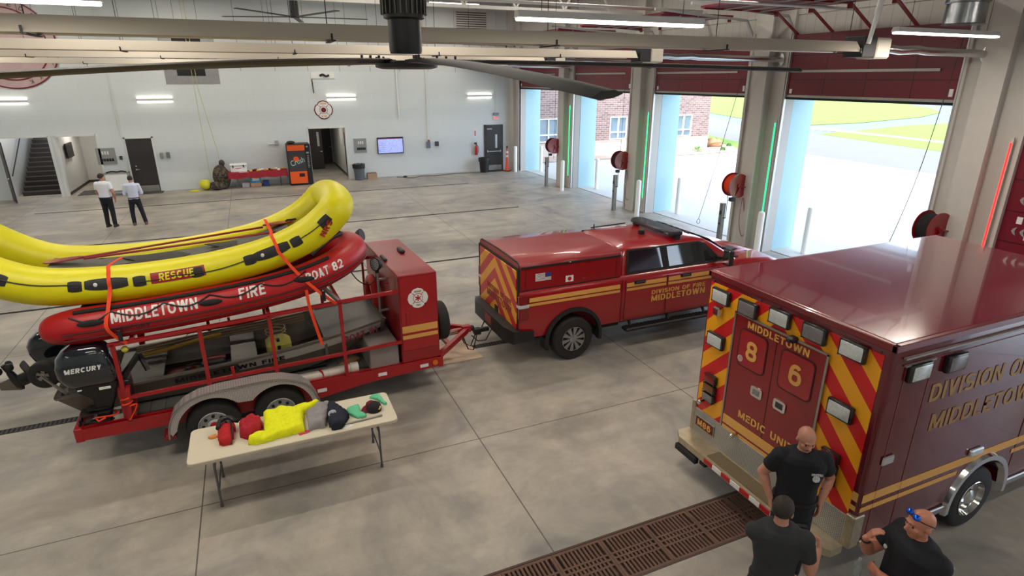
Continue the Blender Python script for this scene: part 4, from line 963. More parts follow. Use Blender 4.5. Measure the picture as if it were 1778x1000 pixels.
for (y0, y1), ch, wd in (((4.4, 4.83), '8', .13), ((3.76, 4.21), '6', .13)):
    z0, z1 = 1.74, 2.22
    q = MB(); q.prism([(a, b_) for a, b_ in rrect(y0, y1, z0, z1, .07, 5)], 'x', AX0 - .026, AX0 - .02); rw = q.build('rear_window', mat('window_rubber', (50, 10, 14), .5), AM)
    q = MB(); q.prism(rrect(y0 + .015, y1 - .015, z0 + .015, z1 - .015, .06, 5), 'x', AX0 - .029, AX0 - .026); q.build('window_film', mat('film_red', (150, 18, 30), .22, coat=.5), rw)
    text('lettering', AM, ch, (AX0 - .03, (y0 + y1) / 2 + (0.0 if ch == '8' else .0), 1.98), (0, -1, 0), (0, 0, 1), .165, .24, gold, .004, .012)
q = MB(); q.lathe((AX0 - .03, 4.77, 1.83), (-1, 0, 0), [(0, .04), (.003, .04), (.003, .03), (0, .03)], 20)
for k in range(4): a = k * math.pi / 2 + .78; q.bar((AX0 - .032, 4.77, 1.83), (AX0 - .032, 4.77 + .035 * math.cos(a), 1.83 + .035 * math.sin(a)), .012, .002, (1, 0, 0))
q.build('door_emblem', mat('pale_emblem', (220, 190, 180), .5), AM)
text('lettering', AM, 'MIDDLETOWN', (AX0 - .022, 4.3, 2.285), (0, -1, 0), (0, 0, 1), .86, .085, gold, .004, .014)
text('lettering', AM, 'MEDIC UNIT', (AX0 - .022, 4.27, 1.12), (0, -1, 0), (0, 0, 1), .82, .095, gold, .004, .014)
q = MB(); q.bb(AX0 - .024, AX0 - .02, 3.67, 4.92, .87, .99); q.bb(AX0 - .024, AX0 - .02, 3.67, 4.92, .8, .84); split_loose(q.build('rear_stripe', gold, AM))
def warning_light(y, z, w_, h, m, nm='warning_light', x=AX0):
    b_ = MB(); b_.box((x - .03, y, z), (.06, w_, h), .02, None, 2); p = b_.build(nm, mat('light_bezel', (74, 74, 76), .2, .8), AM)
    l = MB(); l.box((x - .056, y, z), (.02, w_ * .84, h * .78), .012, None, 2); l.build('lens', m, p)
    l = MB()
    for sy in (-1, 1):
        for sz in (-1, 1): l.cyl((x - .062, y + sy * w_ * .43, z + sz * h * .42), (x - .066, y + sy * w_ * .43, z + sz * h * .42), .009, seg=8)
    l.build('screw', black, p)
grylens = mat('smoked_lens', (128, 126, 130), .2, .3, var=.15, scale=40)
for y, z, m in ((5.14, 2.45, clearlens), (4.6, 2.49, grylens), (4.06, 2.52, clearlens), (3.83 - .02, 2.5, grylens), (3.38, 2.52, clearlens)):
    pass
for y, z, m in ((5.2, 2.47, clearlens), (4.76, 2.47, grylens), (4.3, 2.53, clearlens), (3.85, 2.53, grylens), (3.41, 2.53, clearlens), (5.2, 1.88, clearlens), (3.41, 1.87, clearlens)): warning_light(y, z, .29, .19, m)
for y0 in (5.2, 3.41):
    for z, m in ((1.335, redlens), (1.2, mat('amber_lens', (110, 66, 30), .2, coat=.5)), (1.065, grylens)): warning_light(y0, z, .21, .125, m, 'tail_light')
q = MB(); q.box((AX0 - .04, 5.22, 2.27), (.08, .12, .12), .02); q.build('scene_lamp', chrome, AM)
q = MB(); q.box((AX0 - .05, 4.08, 2.37), (.1, .1, .07), .02); q.cyl((AX0 - .1, 4.08, 2.37), (AX0 - .12, 4.08, 2.36), .025); q.build('rear_camera', black, AM)
for y, z, hs in ((4.46, 1.52, 1), (4.12, 1.53, -1)):
    q = MB(); q.prism(rrect(y - .085, y + .085, z - .065, z + .065, .03, 4), 'x', AX0 - .034, AX0 - .02); p = q.build('door_handle', chrome, AM)
    q = MB(); q.bb(AX0 - .038, AX0 - .034, y - .05, y + .05, z - .035, z + .035, .002); q.build('handle_recess', grylens if hs > 0 else darkgrey, p)
for y, z in ((5.28, .97), (4.66, .83)): q = MB(); q.cyl((AX0 - .02, y, z), (AX0 - .09, y, z), .02); q.sph((AX0 - .1, y, z), .035, 12); q.build('door_stop', chrome, AM)
for y in (3.16, 3.9, 4.35, 4.62, 5.38): q = MB(); q.sph((AX0 - .008, y, 2.66 - .04), .012, 8); q.build('marker_stud', darkgrey, AM)
# diamond plate
def diamond_mat(name, rgb=(196, 194, 188), sc=1.0):
    m = bpy.data.materials.new(name); m.use_nodes = True; b = m.node_tree.nodes['Principled BSDF']; N = NB(m)
    g = N.n('ShaderNodeTexCoord'); s_ = N.n('ShaderNodeSeparateXYZ'); N.l(g.outputs['Object'], s_.inputs[0])
    u = N.math('ADD', s_.outputs[0], s_.outputs[1]); v = N.math('ADD', s_.outputs[2], N.math('MULTIPLY', s_.outputs[1], .999))
    v = N.math('ADD', v, N.math('MULTIPLY', s_.outputs[0], .4))
    a = N.math('SINE', N.math('MULTIPLY', N.math('ADD', u, v), 150 / sc)); c = N.math('SINE', N.math('MULTIPLY', N.math('SUBTRACT', u, v), 150 / sc))
    h = N.math('MULTIPLY', a, c); mk = N.n('ShaderNodeMapRange'); mk.inputs[1].default_value = .25; mk.inputs[2].default_value = .6; N.l(h, mk.inputs[0])
    c0 = lin(rgb); N.l(N.mix(mk.outputs[0], tuple(x * .42 for x in c0[:3]) + (1,), c0), b.inputs['Base Color'])
    b.inputs['Metallic'].default_value = .15; b.inputs['Roughness'].default_value = .32
    bp = N.n('ShaderNodeBump'); bp.inputs['Strength'].default_value = .6; bp.inputs['Distance'].default_value = .004; N.l(mk.outputs[0], bp.inputs['Height']); N.l(bp.outputs[0], b.inputs['Normal'])
    return m
dia = diamond_mat('diamond_plate')
q = MB(); q.bb(AX0 - .03, AX0 - .006, AY0, AY1, .45, .8, .003); q.build('kick_panel', dia, AM)
q = MB(); q.bb(AX0 - .035, AX0 + .12, AY0 - .012, AY0 + .09, .45, .84, .01); q.bb(AX0 - .035, AX0 + .02, AY1 - .06, AY1 + .012, .45, .9, .01); split_loose(q.build('corner_guard', mat('worn_aluminium', (170, 160, 140), .45, .7, var=.15, scale=20), AM))
q = MB(); q.bb(AX0 - .042, AX0 - .03, 5.02, 5.38, .56, .72, .003); q.build('plate_frame', alum, AM)
q = MB(); q.bb(AX0 - .046, AX0 - .042, 5.04, 5.36, .575, .705); q.build('unit_plate', mat('plate_dark_red', (90, 16, 14), .5), AM)
text('lettering', AM, 'M86', (AX0 - .048, 5.2, .64), (0, -1, 0), (0, 0, 1), .25, .09, gold, .003, .02)
q = MB(); q.prism([(AX0 - .03, AY0 + .05), (AX0 - .03, AY1 + .02), (AX0 - .22, AY1 + .02), (AX0 - .31, AY1 - .12), (AX0 - .31, AY0 + .22), (AX0 - .2, AY0 + .05)], 'z', .36, .45); q.build('rear_step', mat('worn_step_aluminium', (186, 174, 150), .42, .75, var=.15, scale=14, bump=.1), AM, 0)
q = MB(); q.bb(AX0 - .27, AX0 - .07, 3.75, 4.85, .45, .462); q.build('step_grating', diamond_mat('step_grip', (150, 132, 100), .55), AM)
for k in range(11): q = MB(); y = AY1 - .62 - k * .155; q.bb(AX0 - .318, AX0 - .31, y - .155, y, .375, .435); q.build('reflector_tape', (redplastic if k % 2 == 0 else white), AM)
q = MB(); q.bb(AX0 - .34, AX0 - .26, 4.98, 5.4, .24, .34, .02); q.bb(AX0 - .3, AX0 - .2, 4.84, 4.95, .28, .37, .01); q.build('bumper_stop', rubber, AM)
# near side
yS = AY0 - .002
q = MB()
for x0, x1 in ((AX0 + .02, 6.62), (7.62, AX1)): q.bb(x0, x1, yS - .003, yS, 1.0, 1.1); q.bb(x0, x1, yS - .003, yS, .89, .945)
q.bb(6.62, 7.62, yS - .003, yS, 1.0, 1.1)
q.bb(AX0 - .004, AX0, AY0 + .03, AY0 + .09, 1.0, 1.1); q.bb(AX0 - .004, AX0, AY0 + .03, AY0 + .09, .89, .945); split_loose(q.build('side_stripe', gold, AM, 0))
q = MB()
for x in (5.28, 5.66, 7.68, 8.5): q.bb(x, x + .008, yS - .003, yS + .001, .52, 2.5 if x > 5.5 else 2.48)
q.bb(5.66, 9.4, yS - .003, yS + .001, 2.5, 2.508); q.build('compartment_seam', mat('seam_light', (120, 60, 64), .5), AM, 0)
go2 = mat('gold_leaf_letter', (158, 120, 62), .35, .3)
text('lettering', AM, 'DIVISION OF FIRE', (6.93, yS, 2.1), (1, 0, 0), (0, 0, 1), 2.35, .2, go2, .004, .008)
text('lettering', AM, 'MIDDLETOWN', (6.83, yS, 1.74), (1, 0, 0), (0, 0, 1), 1.9, .2, go2, .004, .008)
for x, z, m in ((5.44, 2.42, clearlens), (5.98, 2.41, grylens), (8.9, 2.41, clearlens)):
    b_ = MB(); b_.box((x, AY0 - .03, z), (.3, .06, .19), .02, None, 2); p = b_.build('warning_light', MATS['light_bezel'], AM); l = MB(); l.box((x, AY0 - .056, z), (.25, .02, .15), .012, None, 2); l.build('lens', m, p)
for x, z in ((5.33, 1.46), (8.3, 1.46)):
    q = MB(); q.box((x, AY0 - .012, z), (.17, .024, .1), .01); q.build('compartment_latch', chrome, AM)
q = MB(); q.box((6.85, AY0 - .02, 1.14), (.22, .04, .08), .012); q.build('side_marker', clearlens, AM)
for s, y in ((-1, AY0), (1, AY1)):
    q = MB(); pr = []
    for k in range(29):
        a = math.radians(-8 + 196 * k / 28); d = V(math.cos(a), 0, math.sin(a)); c = V(7.1, y, .46)
        pr.append([c + d * .47 - V(0, s * .02, 0), c + d * .49 + V(0, s * .045, 0), c + d * .55 + V(0, s * .045, 0), c + d * .57 + V(0, 0, 0)])
    q.loft(pr); q.build('wheel_arch_trim', chrome, AM, 30)
    q = MB(); q.bb(AX0 + .1, 6.55, y + s * .0, y + s * .03, .44, .52, .01); q.bb(7.68, AX1, y, y + s * .03, .44, .52, .01); split_loose(q.build('rub_rail', alum, AM))
    wheel(AM, (7.12, y - s * .13, .4), (0, s, 0), .4, .24, .23, chrome, 0); w2 = wheel(AM, (11.0, y - s * .25, .4), (0, s, 0), .4, .24, .23, chrome, 0)
q = MB(); q.bb(5.2, 11.6, 3.7, 4.8, .38, .5); q.cyl((7.12, 3.2, .4), (7.12, 5.3, .4), .08); q.cyl((11, 3.4, .4), (11, 5.1, .4), .06); q.build('chassis', MATS['chassis_black'], AM)
q = MB(); rr = []
for z, x1, hw in ((.5, 11.75, 1.0), (.9, 11.9, 1.03), (1.3, 11.8, 1.02), (1.36, 10.9, 1.0), (1.9, 10.35, .9), (2.1, 10.1, .8)): rr.append([V(x, y, z) for x, y in rrect(9.43, x1, 4.25 - hw, 4.25 + hw, .15, 4)])
q.loft(rr); cabm = q.build('cab', maroon, AM, 30)
q = MB()
for s in (-1, 1): plate(q, [(9.8, 4.25 + s * 1.0, 1.4), (10.75, 4.25 + s * 1.0, 1.4), (10.35, 4.25 + s * .915, 1.88), (9.8, 4.25 + s * .915, 1.88)], (0, s, .15), .012)
plate(q, [(10.93, 3.4, 1.4), (10.93, 5.1, 1.4), (10.42, 4.98, 1.88), (10.42, 3.52, 1.88)], (1, 0, 1), .02); q.build('cab_window', glassdark, AM, 0)
# ------------------------------------------------------------ boat trailer (authored in its own frame; x = 0 at the hitch ball, x negative to the rear)
TFR = ((3.35, 9.75, 0), math.radians(2.5))
tred = mat('trailer_red', (158, 12, 22), .38, coat=.3, var=.05); decking = grid_mat('grey_deck_boards', (84, 82, 80), (52, 50, 50), .19, 0, .006, rough=.8)
TL = thing('boat_trailer', 'red rail sided trailer carrying the boats, hitched to the pickup', 'trailer', (-3.5, 0, 0), TFR)
q = MB()
for s in (-1, 1):
    y = s * 1.03
    q.prism([(-6.04, .44), (-5.0, .4), (-3.0, .3), (-2.2, .4), (-.95, .44), (-.95, .6), (-6.04, .6)], 'y', y - .025, y + .025); q.bb(-6.04, -.95, y - s * .0, y - s * .08, .58, .6)
q.bb(-6.07, -5.97, -1.06, 1.06, .42, .62, .01); q.bb(-1.0, -.92, -1.06, 1.06, .42, .6)
for x in (-5.1, -4.2, -3.3, -2.4, -1.5): q.bb(x - .03, x + .03, -1.0, 1.0, .42, .52)
q.build('frame', tred, TL)
q = MB(); q.bb(-5.45, -1.0, -1.0, 1.0, .53, .565); q.build('deck', decking, TL, 0)
q = MB()
for s in (-1, 1):
    q.bar((-.95, s * .85, .5), (-.1, s * .06, .52), .08, .1)
q.bar((-.95, 0, .5), (-.05, 0, .52), .08, .08); q.bar((-.6, -.5, .5), (-.6, .5, .5), .07, .07); q.bb(-.18, .0, -.06, .06, .47, .6, .01); q.build('tongue', tred, TL)
q = MB(); q.sph((.03, 0, .53), .05, 12); q.tube([(-.2, .05, .48), (-.1, .1, .2), (.02, .06, .12), (.1, .02, .36)], .012, 6); q.tube([(-.2, -.05, .48), (-.1, -.12, .16), (.02, -.08, .1), (.12, -.02, .36)], .012, 6); q.build('coupler_chain', mat('dark_chain', (60, 58, 56), .5, .7), TL)
q = MB(); q.cyl((-.75, -.2, .56), (-.3, -.1, .56), .025); q.build('actuator_rod', chrome, TL)
# railings
postx = [-5.42, -4.4, -3.5, -2.5, -1.62]
for s in (-1, 1):
    y = s * 1.03; q = MB()
    q.bar((-5.47, y, 1.72), (-1.6, y, 1.86), .05); q.bar((-5.45, y, .93), (-1.6, y, .99), .045); q.build('rail', tred, TL)
    for x in postx[:-1]:
        q = MB(); q.bar((x, y, .58), (x, y, 1.73 + (x + 5.4) * .036), .05); q.build('rail_post', tred, TL)
    q = MB(); q.bar((-3.15, y, .6), (-3.15, y, 1.0 + .13), .04) if False else q.bar((-4.05, y, .62), (-4.08, y, 1.1), .04); q.bar((-5.42, y, .62), (-5.36, y, 1.1), .09, .05); q.build('rail_brace', tred, TL)
q = MB()
for x in (-5.2, -3.5): q.bar((x, -1.03, 1.74 + (x + 5.4) * .036), (x, 1.03, 1.74 + (x + 5.4) * .036), .05)
q.bar((-2.5, -1.03, 1.83), (-2.5, 1.03, 1.83), .05); q.build('cross_bar', tred, TL)
for s in (-1, 1):
    q = MB(); q.bar((-2.5, s * 1.0, 1.83), (-2.72, s * .55, 2.02), .05, .05); q.build('roller_arm', mat('bunk_grey', (120, 116, 112), .6), TL); q = MB(); q.cyl((-2.74, s * .42, 2.0), (-2.74, s * .6, 2.0), .06); q.build('bunk_roller', black, TL)
# reflectors
for x in (-2.9, -1.95, -1.25): q = MB(); q.box((x, -1.058, .5 if x > -2.5 else .44), (.14, .008, .055)); q.build('reflector', white, TL)
q = MB(); q.cyl((-1.06, -1.05, .52), (-1.06, -1.075, .52), .045); q.build('marker_lamp', mat('amber_marker', (210, 110, 20), .3), TL)
# tandem fenders and wheels
arch = mat('white_trailer_rim', (186, 188, 188), .35, .3)
for s in (-1, 1):
    top = [(-4.98, .33), (-4.96, .5), (-4.88, .68), (-4.74, .8), (-4.55, .875), (-4.3, .9), (-3.7, .91), (-3.45, .88), (-3.22, .79), (-3.08, .66), (-3.0, .48), (-2.98, .4)]
    f_ = MB(); yi, yo = s * 1.05, s * 1.32
    f_.loft([[V(x, yi, z), V(x, yo, z), V(x * 1 + (.0), yo, z - .012), V(x, yi, z - .012)] for x, z in top])
    f_.build('fender', diamond_mat('fender_plate', (232, 224, 220), .9) if s < 0 else bpy.data.materials['fender_plate'], TL, 30)
    lower = [(-4.97, .33)] + [(-4.42 + .46 * math.cos(math.radians(a)), .36 + .46 * math.sin(math.radians(a))) for a in range(172, 38, -10)] + [(-3.53 + .46 * math.cos(math.radians(a)), .36 + .46 * math.sin(math.radians(a))) for a in range(140, 6, -10)] + [(-2.99, .42)]
    f_ = MB(); f_.prism(top + list(reversed(lower)), 'y', yo - s * .006, yo + s * .004); f_.build('fender_skirt', bpy.data.materials['fender_plate'], TL, 0)
    f_ = MB(); f_.tube([V(x, yo + s * .004, z) for x, z in smooth_path([(a, b_, 0) for a, b_ in top], 3) and [(p.x, p.y) for p in smooth_path([(a, b_, 0) for a, b_ in top], 3)]], .014, 6); f_.build('fender_lip', alum, TL)
    for x in (-4.42, -3.53):
        wp = wheel(TL, (x, s * 1.18, .36), (0, s, 0), .36, .2, .21, arch, 0)
        q = MB(); c = V(x, s * (1.28 - .02), .36)
        for k in range(8): a = k * math.pi / 4; q.cyl(c + V(math.cos(a) * .14, s * -.005, math.sin(a) * .14), c + V(math.cos(a) * .14, s * .006, math.sin(a) * .14), .024, seg=10)
        split_loose(q.build('rim_hole', black, wp)); q = MB(); q.lathe(c, (0, s, 0), [(0, .06), (.03, .055), (.035, .02)], 16); q.build('hub_cap', redplastic, wp)
q = MB(); q.cyl((-4.98, -1.3, .36), (-4.98, -1.33, .36), .04); q.bb(-5.05, -4.9, -1.06, -1.3, .3, .36); q.build('side_marker', redlens, TL)
q = MB(); q.cyl((-4.42, -1.05, .36), (-4.42, 1.05, .36), .04); q.cyl((-3.53, -1.05, .36), (-3.53, 1.05, .36), .04); q.build('axle', MATS['chassis_black'], TL)
# red locker at the front
q = MB(); q.bb(-1.6, -.96, -1.03, 1.22, .6, 2.1, .012); q.build('locker', mat('locker_red', (140, 14, 22), .4, coat=.3, var=.05), TL)
q = MB(); q.bb(-1.575, -.985, -1.04, -1.03, .82, 2.06); q.build('locker_door', tred, TL)
q = MB()
q.bb(-1.575, -.985, -1.046, -1.04, 1.13, 1.245); q.bb(-1.575, -.985, -1.046, -1.04, 1.02, 1.085); split_loose(q.build('locker_stripe', gold, TL, 0))
# maltese emblem
def emblem(parent, c, xd, up, r, deep=True, face=white, core=redplastic, nm='emblem'):
    c = Vector(c); xd = Vector(xd); up = Vector(up); n = xd.cross(up)
    def P(pts, d): return [c + xd * a + up * b_ + n * d for a, b_ in pts]
    pts = []
    for k in range(4):
        a0 = math.pi / 2 * k
        for da, rr in ((-.66, .93), (-.4, .97), (0, 1.0), (.4, .97), (.66, .93), (.785, .82)): pts.append((r * rr * math.cos(a0 + da), r * rr * math.sin(a0 + da)))
    q = MB(); q.loft([P(pts, 0), P(pts, .005)]); p = q.build(nm, face, parent, 0)
    q = MB(); ci = circ(0, 0, r * .42, 28); co = circ(0, 0, r * .47, 28)
    q.loft([P(co, .005), P(co, .007)])
    for k in range(4): a = math.pi / 4 + k * math.pi / 2; q.bar(c + xd * math.cos(a) * r * .42 + up * math.sin(a) * r * .42 + n * .006, c + xd * math.cos(a) * r * .74 + up * math.sin(a) * r * .74 + n * .006, .03 * r / .2 * .4, .003, n)
    q.build('emblem_ring', core, p, 0)
    q = MB(); q.loft([P(ci, .007), P(ci, .009)]); q.build('emblem_centre', face, p, 0)
    q = MB(); q.loft([P(circ(0, 0, r * .3, 24), .009), P(circ(0, 0, r * .3, 24), .011)]) if nm != 'emblem' else q.add([], [])
    if nm == 'emblem':
        for k in range(3): a = .5 + k * 1.05; q.bar(c + xd * math.cos(a) * -r * .3 + up * math.sin(a) * -r * .3 + n * .011, c + xd * math.cos(a) * r * .3 + up * math.sin(a) * r * .3 + n * .011, r * .1, .003, n)
    q.build('emblem_badge', core, p, 0)
    return p, n
ep, en = emblem(TL, (-1.29, -1.04, 1.7), (1, 0, 0), (0, 0, 1), .17)
for s_, x, z, w_ in (('MIDDLETOWN', 0, .12, .13), ('FIRE', 0, -.12, .08), ('OH', -.122, 0, .04), ('86', .122, 0, .04)):
    pass
yl = mat('lime_text', (150, 150, 40), .5)
text('emblem_text', TL, 'DIVISION', (-1.29, -1.049, 1.815), (1, 0, 0), (0, 0, 1), .11, .026, yl, .002, .02); text('emblem_text', TL, 'FIRE', (-1.29, -1.049, 1.585), (1, 0, 0), (0, 0, 1), .07, .026, yl, .002, .02)
q = MB(); q.bb(-1.5, -1.46, -1.056, -1.046, 1.28, 1.48, .01); q.cyl((-1.6, -.4, 1.8), (-1.66, -.4, 1.8), .012); q.build('locker_latch', tred, TL)
q = MB(); q.box((-1.16, .3, 2.13), (.09, .28, .06), .02); q.box((-1.56, -.3 + .25, 2.13), (.06, .3, .05), .015); q.build('locker_hinge', black, TL)
wheelsp = wheel(TL, (-.78, -.5, 1.02), (1, 0, 0), .34, .2, .2, arch, 0, 'spare_wheel')
# work lights on poles
for y, x, z, face, lb in ((1.0, -1.72, 2.3, -1, 'far'), (-.3, -1.74, 2.12, 1, 'near')):
    q = MB(); q.cyl((x, y, 1.1), (x, y, z - .12), .022); q.bar((x, y, 1.3), (-1.58, y, 1.3), .03); q.bar((x, y, 1.85), (-1.58, y, 1.85), .03); p = q.build('light_pole', mat('pole_grey', (150, 148, 144), .45, .5) if face > 0 else tred, TL)
    d = V(-.8, -.45, .1).normalized() if face > 0 else V(.6, -.5, .25).normalized()
    c = V(x, y, z); q = MB(); q.lathe(c, d, [(-.07, .03), (-.06, .075), (-.02, .1), (.03, .115), (.04, .115), (.045, .1)], 24); q.cyl(c - V(0, 0, .15), c - V(0, 0, .08), .03); q.build('light_head', black, p)
    q = MB(); q.lathe(c + d * .045, d, [(0, .095), (.004, .095)], 24); p2 = q.build('light_lens', clearlens if face > 0 else black, p)
    if face > 0:
        q = MB(); u = d.orthogonal().normalized(); v = d.cross(u)
        for rr, nn in ((.025, 6), (.055, 12), (.082, 16)):
            for k in range(nn): a = 2 * math.pi * k / nn; q.sph(c + d * .05 + u * math.cos(a) * rr + v * math.sin(a) * rr, .009, 6)
        q.build('led', black, p2)
# diamond plate chest and loose items on the deck
t = single('tool_chest', 'silver diamond plate chest on the trailer deck against the red locker', 'tool box', MB().bb(-2.12, -1.64, -.98, .2, .566, .98, .015), diamond_mat('chest_plate', (188, 178, 176), .55), (-1.9, -.4, .566), TFR)
q = MB(); q.cyl((-3.35, -.92, .645), (-2.3, -.9, .645), .07, seg=24); q.lathe((-2.3, -.9, .645), (1, 0, 0), [(-.12, .07), (-.12, .082), (0, .082), (.0, .06)], 24); q.lathe((-2.75, -.91, .645), (1, 0, 0), [(0, .07), (0, .075), (.02, .075), (.02, .07)], 24)
pv = single('storage_tube', 'white plastic pipe tube lying along the near edge of the trailer deck', 'tube', q, mat('pvc_white', (208, 202, 192), .4), (-3, -.9, .575), TFR)
q = MB(); q.tube([(-2.9, -.9, .57 + .16), (-2.86, -.97, .7), (-2.84, -.99, .6), (-3.0, -.98, .6), (-3.2, -.99, .58)], .015, 6); q.build('tie_strap', redplastic, pv)
q = MB(); q.box((-2.4, -.62, .6), (.42, .16, .05), .005, 0.7); single('timber_block', 'brown timber offcut on the trailer deck beside the diamond plate chest', 'wood', q, mat('brown_timber', (120, 88, 56), .8), (-2.4, -.62, .57), TFR)
q = MB(); q.tube([V(-1.7, .42 + .3 * math.cos(a), 1.3 + .34 * math.sin(a)) for a in [k * .2618 for k in range(24)]], .075, 12, True)
lr = single('life_ring', 'orange red life ring hanging on the rear face of the red locker', 'life ring', q, mat('life_ring_red', (206, 40, 30), .5), (-1.7, .42, 1.3), TFR)
q = MB()
for a in (1.3, 4.4): q.tube([V(-1.7, .42 + .3 * math.cos(a + d), 1.3 + .34 * math.sin(a + d)) for d in (-.12, 0, .12)], .08, 12)
q.build('ring_band', white, lr)
# ------------------------------------------------------------ aluminium jon boat
hull = mat('weathered_aluminium', (112, 106, 98), .5, .5, var=.08, scale=5); hulld = mat('boat_inside', (46, 44, 42), .7, .2)
JB = thing('jon_boat', 'grey flat bottomed metal boat lettered BOAT 81 lying inside the trailer rails', 'boat', (-4, 0, .57), TFR)
GZ = [(-6.25, .95), (-5.5, .97), (-4.0, 1.03), (-3.1, 1.1), (-1.76, 1.26)]
def lin_i(tab, x):
    if x <= tab[0][0]: return tab[0][1]
    for (a, va), (b_, vb) in zip(tab, tab[1:]):
        if x <= b_: return va + (vb - va) * (x - a) / (b_ - a)
    return tab[-1][1]
BZ = [(-6.25, .5), (-5.98, .575), (-3.2, .58), (-2.6, .68), (-1.76, 1.06)]
GW = [(-6.25, .68), (-3.4, .7), (-2.6, .68), (-1.76, .56)]
q = MB(); rings = []
for x in (-6.0, -5.5, -5, -4.5, -4, -3.5, -3.1, -2.8, -2.4, -2.0, -1.76):
    g = lin_i(GZ, x); b_ = lin_i(BZ, x); w_ = lin_i(GW, x); bw = w_ * .8; dx = -.27 * 0 if x > -6 else 0
    o = [(-w_ - .03, g), (-w_ - .03, g - .03), (-w_, g - .04), (-bw, b_ + .03), (-bw + .04, b_), (bw - .04, b_), (bw, b_ + .03), (w_, g - .04), (w_ + .03, g - .03), (w_ + .03, g)]
    i_ = [(w_ - .03, g), (bw - .03, b_ + .04), (-bw + .03, b_ + .04), (-w_ + .03, g)]
    rake = .27 if x <= -6.0 else 0
    rings.append([V(x - (rake * (z - b_) / (g - b_) if rake else 0), y, z) for y, z in o + i_])
q.loft(rings); q.build('hull', hull, JB, 25)
q = MB(); q.loft([[V(-6.0, -.54, .575), V(-6.0, .54, .575), V(-5.96, .54, .575), V(-5.96, -.54, .575)], [V(-6.27, -.7, .97), V(-6.27, .7, .97), V(-6.23, .7, .97), V(-6.23, -.7, .97)]]); q.build('transom', hull, JB, 0)
q = MB(); q.loft([[V(-1.8, -.47, 1.0), V(-1.8, .47, 1.0), V(-1.76, .47, 1.0), V(-1.76, -.47, 1.0)], [V(-1.8, -.59, 1.27), V(-1.8, .59, 1.27), V(-1.74, .59, 1.27), V(-1.74, -.59, 1.27)]]); q.loft([[V(-2.72, y, 1.13), V(-1.78, y * .86, 1.235), V(-1.78, y * .86, 1.22), V(-2.72, y, 1.11)] for y in (-.66, .66)]); q.bb(-2.74, -2.7, -.66, .66, .82, 1.15); q.build('bow_deck', mat('boat_deck_grey', (104, 102, 98), .45, .6), JB, 0)
q = MB(); q.bb(-5.6, -5.0, -.64, .64, .9, .93); q.build('stern_deck', MATS['boat_deck_grey'], JB, 0)
q = MB(); q.bb(-4.1, -3.72, -.6, .6, .62, .95, .01); q.build('bench', MATS['boat_deck_grey'], JB)
q = MB(); q.bb(-5.95, -2.7, -.55, .55, .62, .635)
for k in range(5): q.bb(-3.6, -2.8, -.5 + k * .2, -.47 + k * .2, .63, .65)
q.build('inner_floor', hulld, JB, 0)
q = MB(); sid = []
for s in (-1, 1):
    pts = []
    for x in (-4.0, -3.4, -3.1, -2.8, -2.4, -2.0, -1.8):
        g = lin_i(GZ, x); b_ = lin_i(BZ, x); w_ = lin_i(GW, x); bw = w_ * .8
        def yy(z): t = (g - .04 - z) / (g - .04 - b_ - .03); return w_ + (bw - w_) * t + .004
        pts.append([V(x, s * yy(g - .05), g - .05), V(x, s * yy(g - .19), g - .19), V(x, s * (yy(g - .19) + .004), g - .19), V(x, s * (yy(g - .05) + .004), g - .05)])
    q.loft(pts)
q.build('white_band', mat('dirty_white_vinyl', (176, 172, 166), .5), JB, 0)
n_ = V(.13, 1, .3).normalized()
text('lettering', JB, 'BOAT 81', (-2.16, -.655, 1.085), (.985, .1, .13), (-.13, .22, 1), .56, .095, mat('dark_red_letters', (110, 20, 34), .5), .004, .02)
text('lettering', JB, 'MIDDLETOWN FIRE', (-4.1, -.7, .915), (1, -.01, .045), (0, -.3, 1), 1.5, .075, black, .004, .02)
# things in the jon boat
t = thing('fuel_can', 'dark red fuel can near the stern of the jon boat, farther from the white pipe', 'fuel can', (-4.8, -.25, .64), TFR)
q = MB(); q.box((-4.8, -.28, .74), (.4, .42, .2), .05, None, 2); q.build('tank', mat('fuel_red', (120, 24, 24), .5), t); q = MB(); q.cyl((-4.7, -.28, .84), (-4.7, -.28, .88), .04); q.tube(smooth_path([(-4.6 + .15 * math.cos(k), -.3 + .13 * math.sin(k), .86 + .01 * (k % 3)) for k in range(14)], 4), .012, 6); q.build('fuel_hose', black, t)
t = thing('fuel_can', 'dark red fuel can with a black lid beside the metal bench of the jon boat', 'fuel can', (-4.35, -.2, .64), TFR)
q = MB(); q.box((-4.34, -.4, .75), (.34, .2, .22), .04, None, 2); q.box((-4.34, .0, .75), (.34, .2, .22), .04, None, 2); q.build('tank', MATS['fuel_red'], t); q = MB(); q.box((-4.36, -.2, .76), (.36, .18, .24), .03); q.build('strap', black, t)
t = thing('dry_bag', 'yellow and silver bag with a black strap in the middle of the jon boat', 'bag', (-3.4, -.15, .65), TFR)
q = MB(); q.loft([[V(x, y, z) for x, y in rrect(-3.58 + a, -3.2 - a, -.34 + a, .02 - a, .05)] for z, a in ((.85, .02), (.9, 0), (1.0, .0), (1.07, .06), (1.09, .1))]); q.box((-3.39, -.16, .75), (.34, .3, .22), .03); q.build('bag_body', mat('bag_yellow', (184, 180, 84), .6, var=.1), t); q = MB(); q.bb(-3.42, -3.37, -.345, .025, .64, 1.0); q.box((-3.395, -.16, 1.06), (.05, .28, .06), .01); q.build('strap', black, t)
q = MB(); random.seed(3)
for k in range(7): z = 1.0 + .03 * (k % 3); y = .35 + .035 * k; q.tube(smooth_path([(-5.4, y - .1, z - .03), (-4.4, y, z + .02), (-3.4, y + .02, z + .06), (-2.9, y, z + .1)], 4), .016, 6)
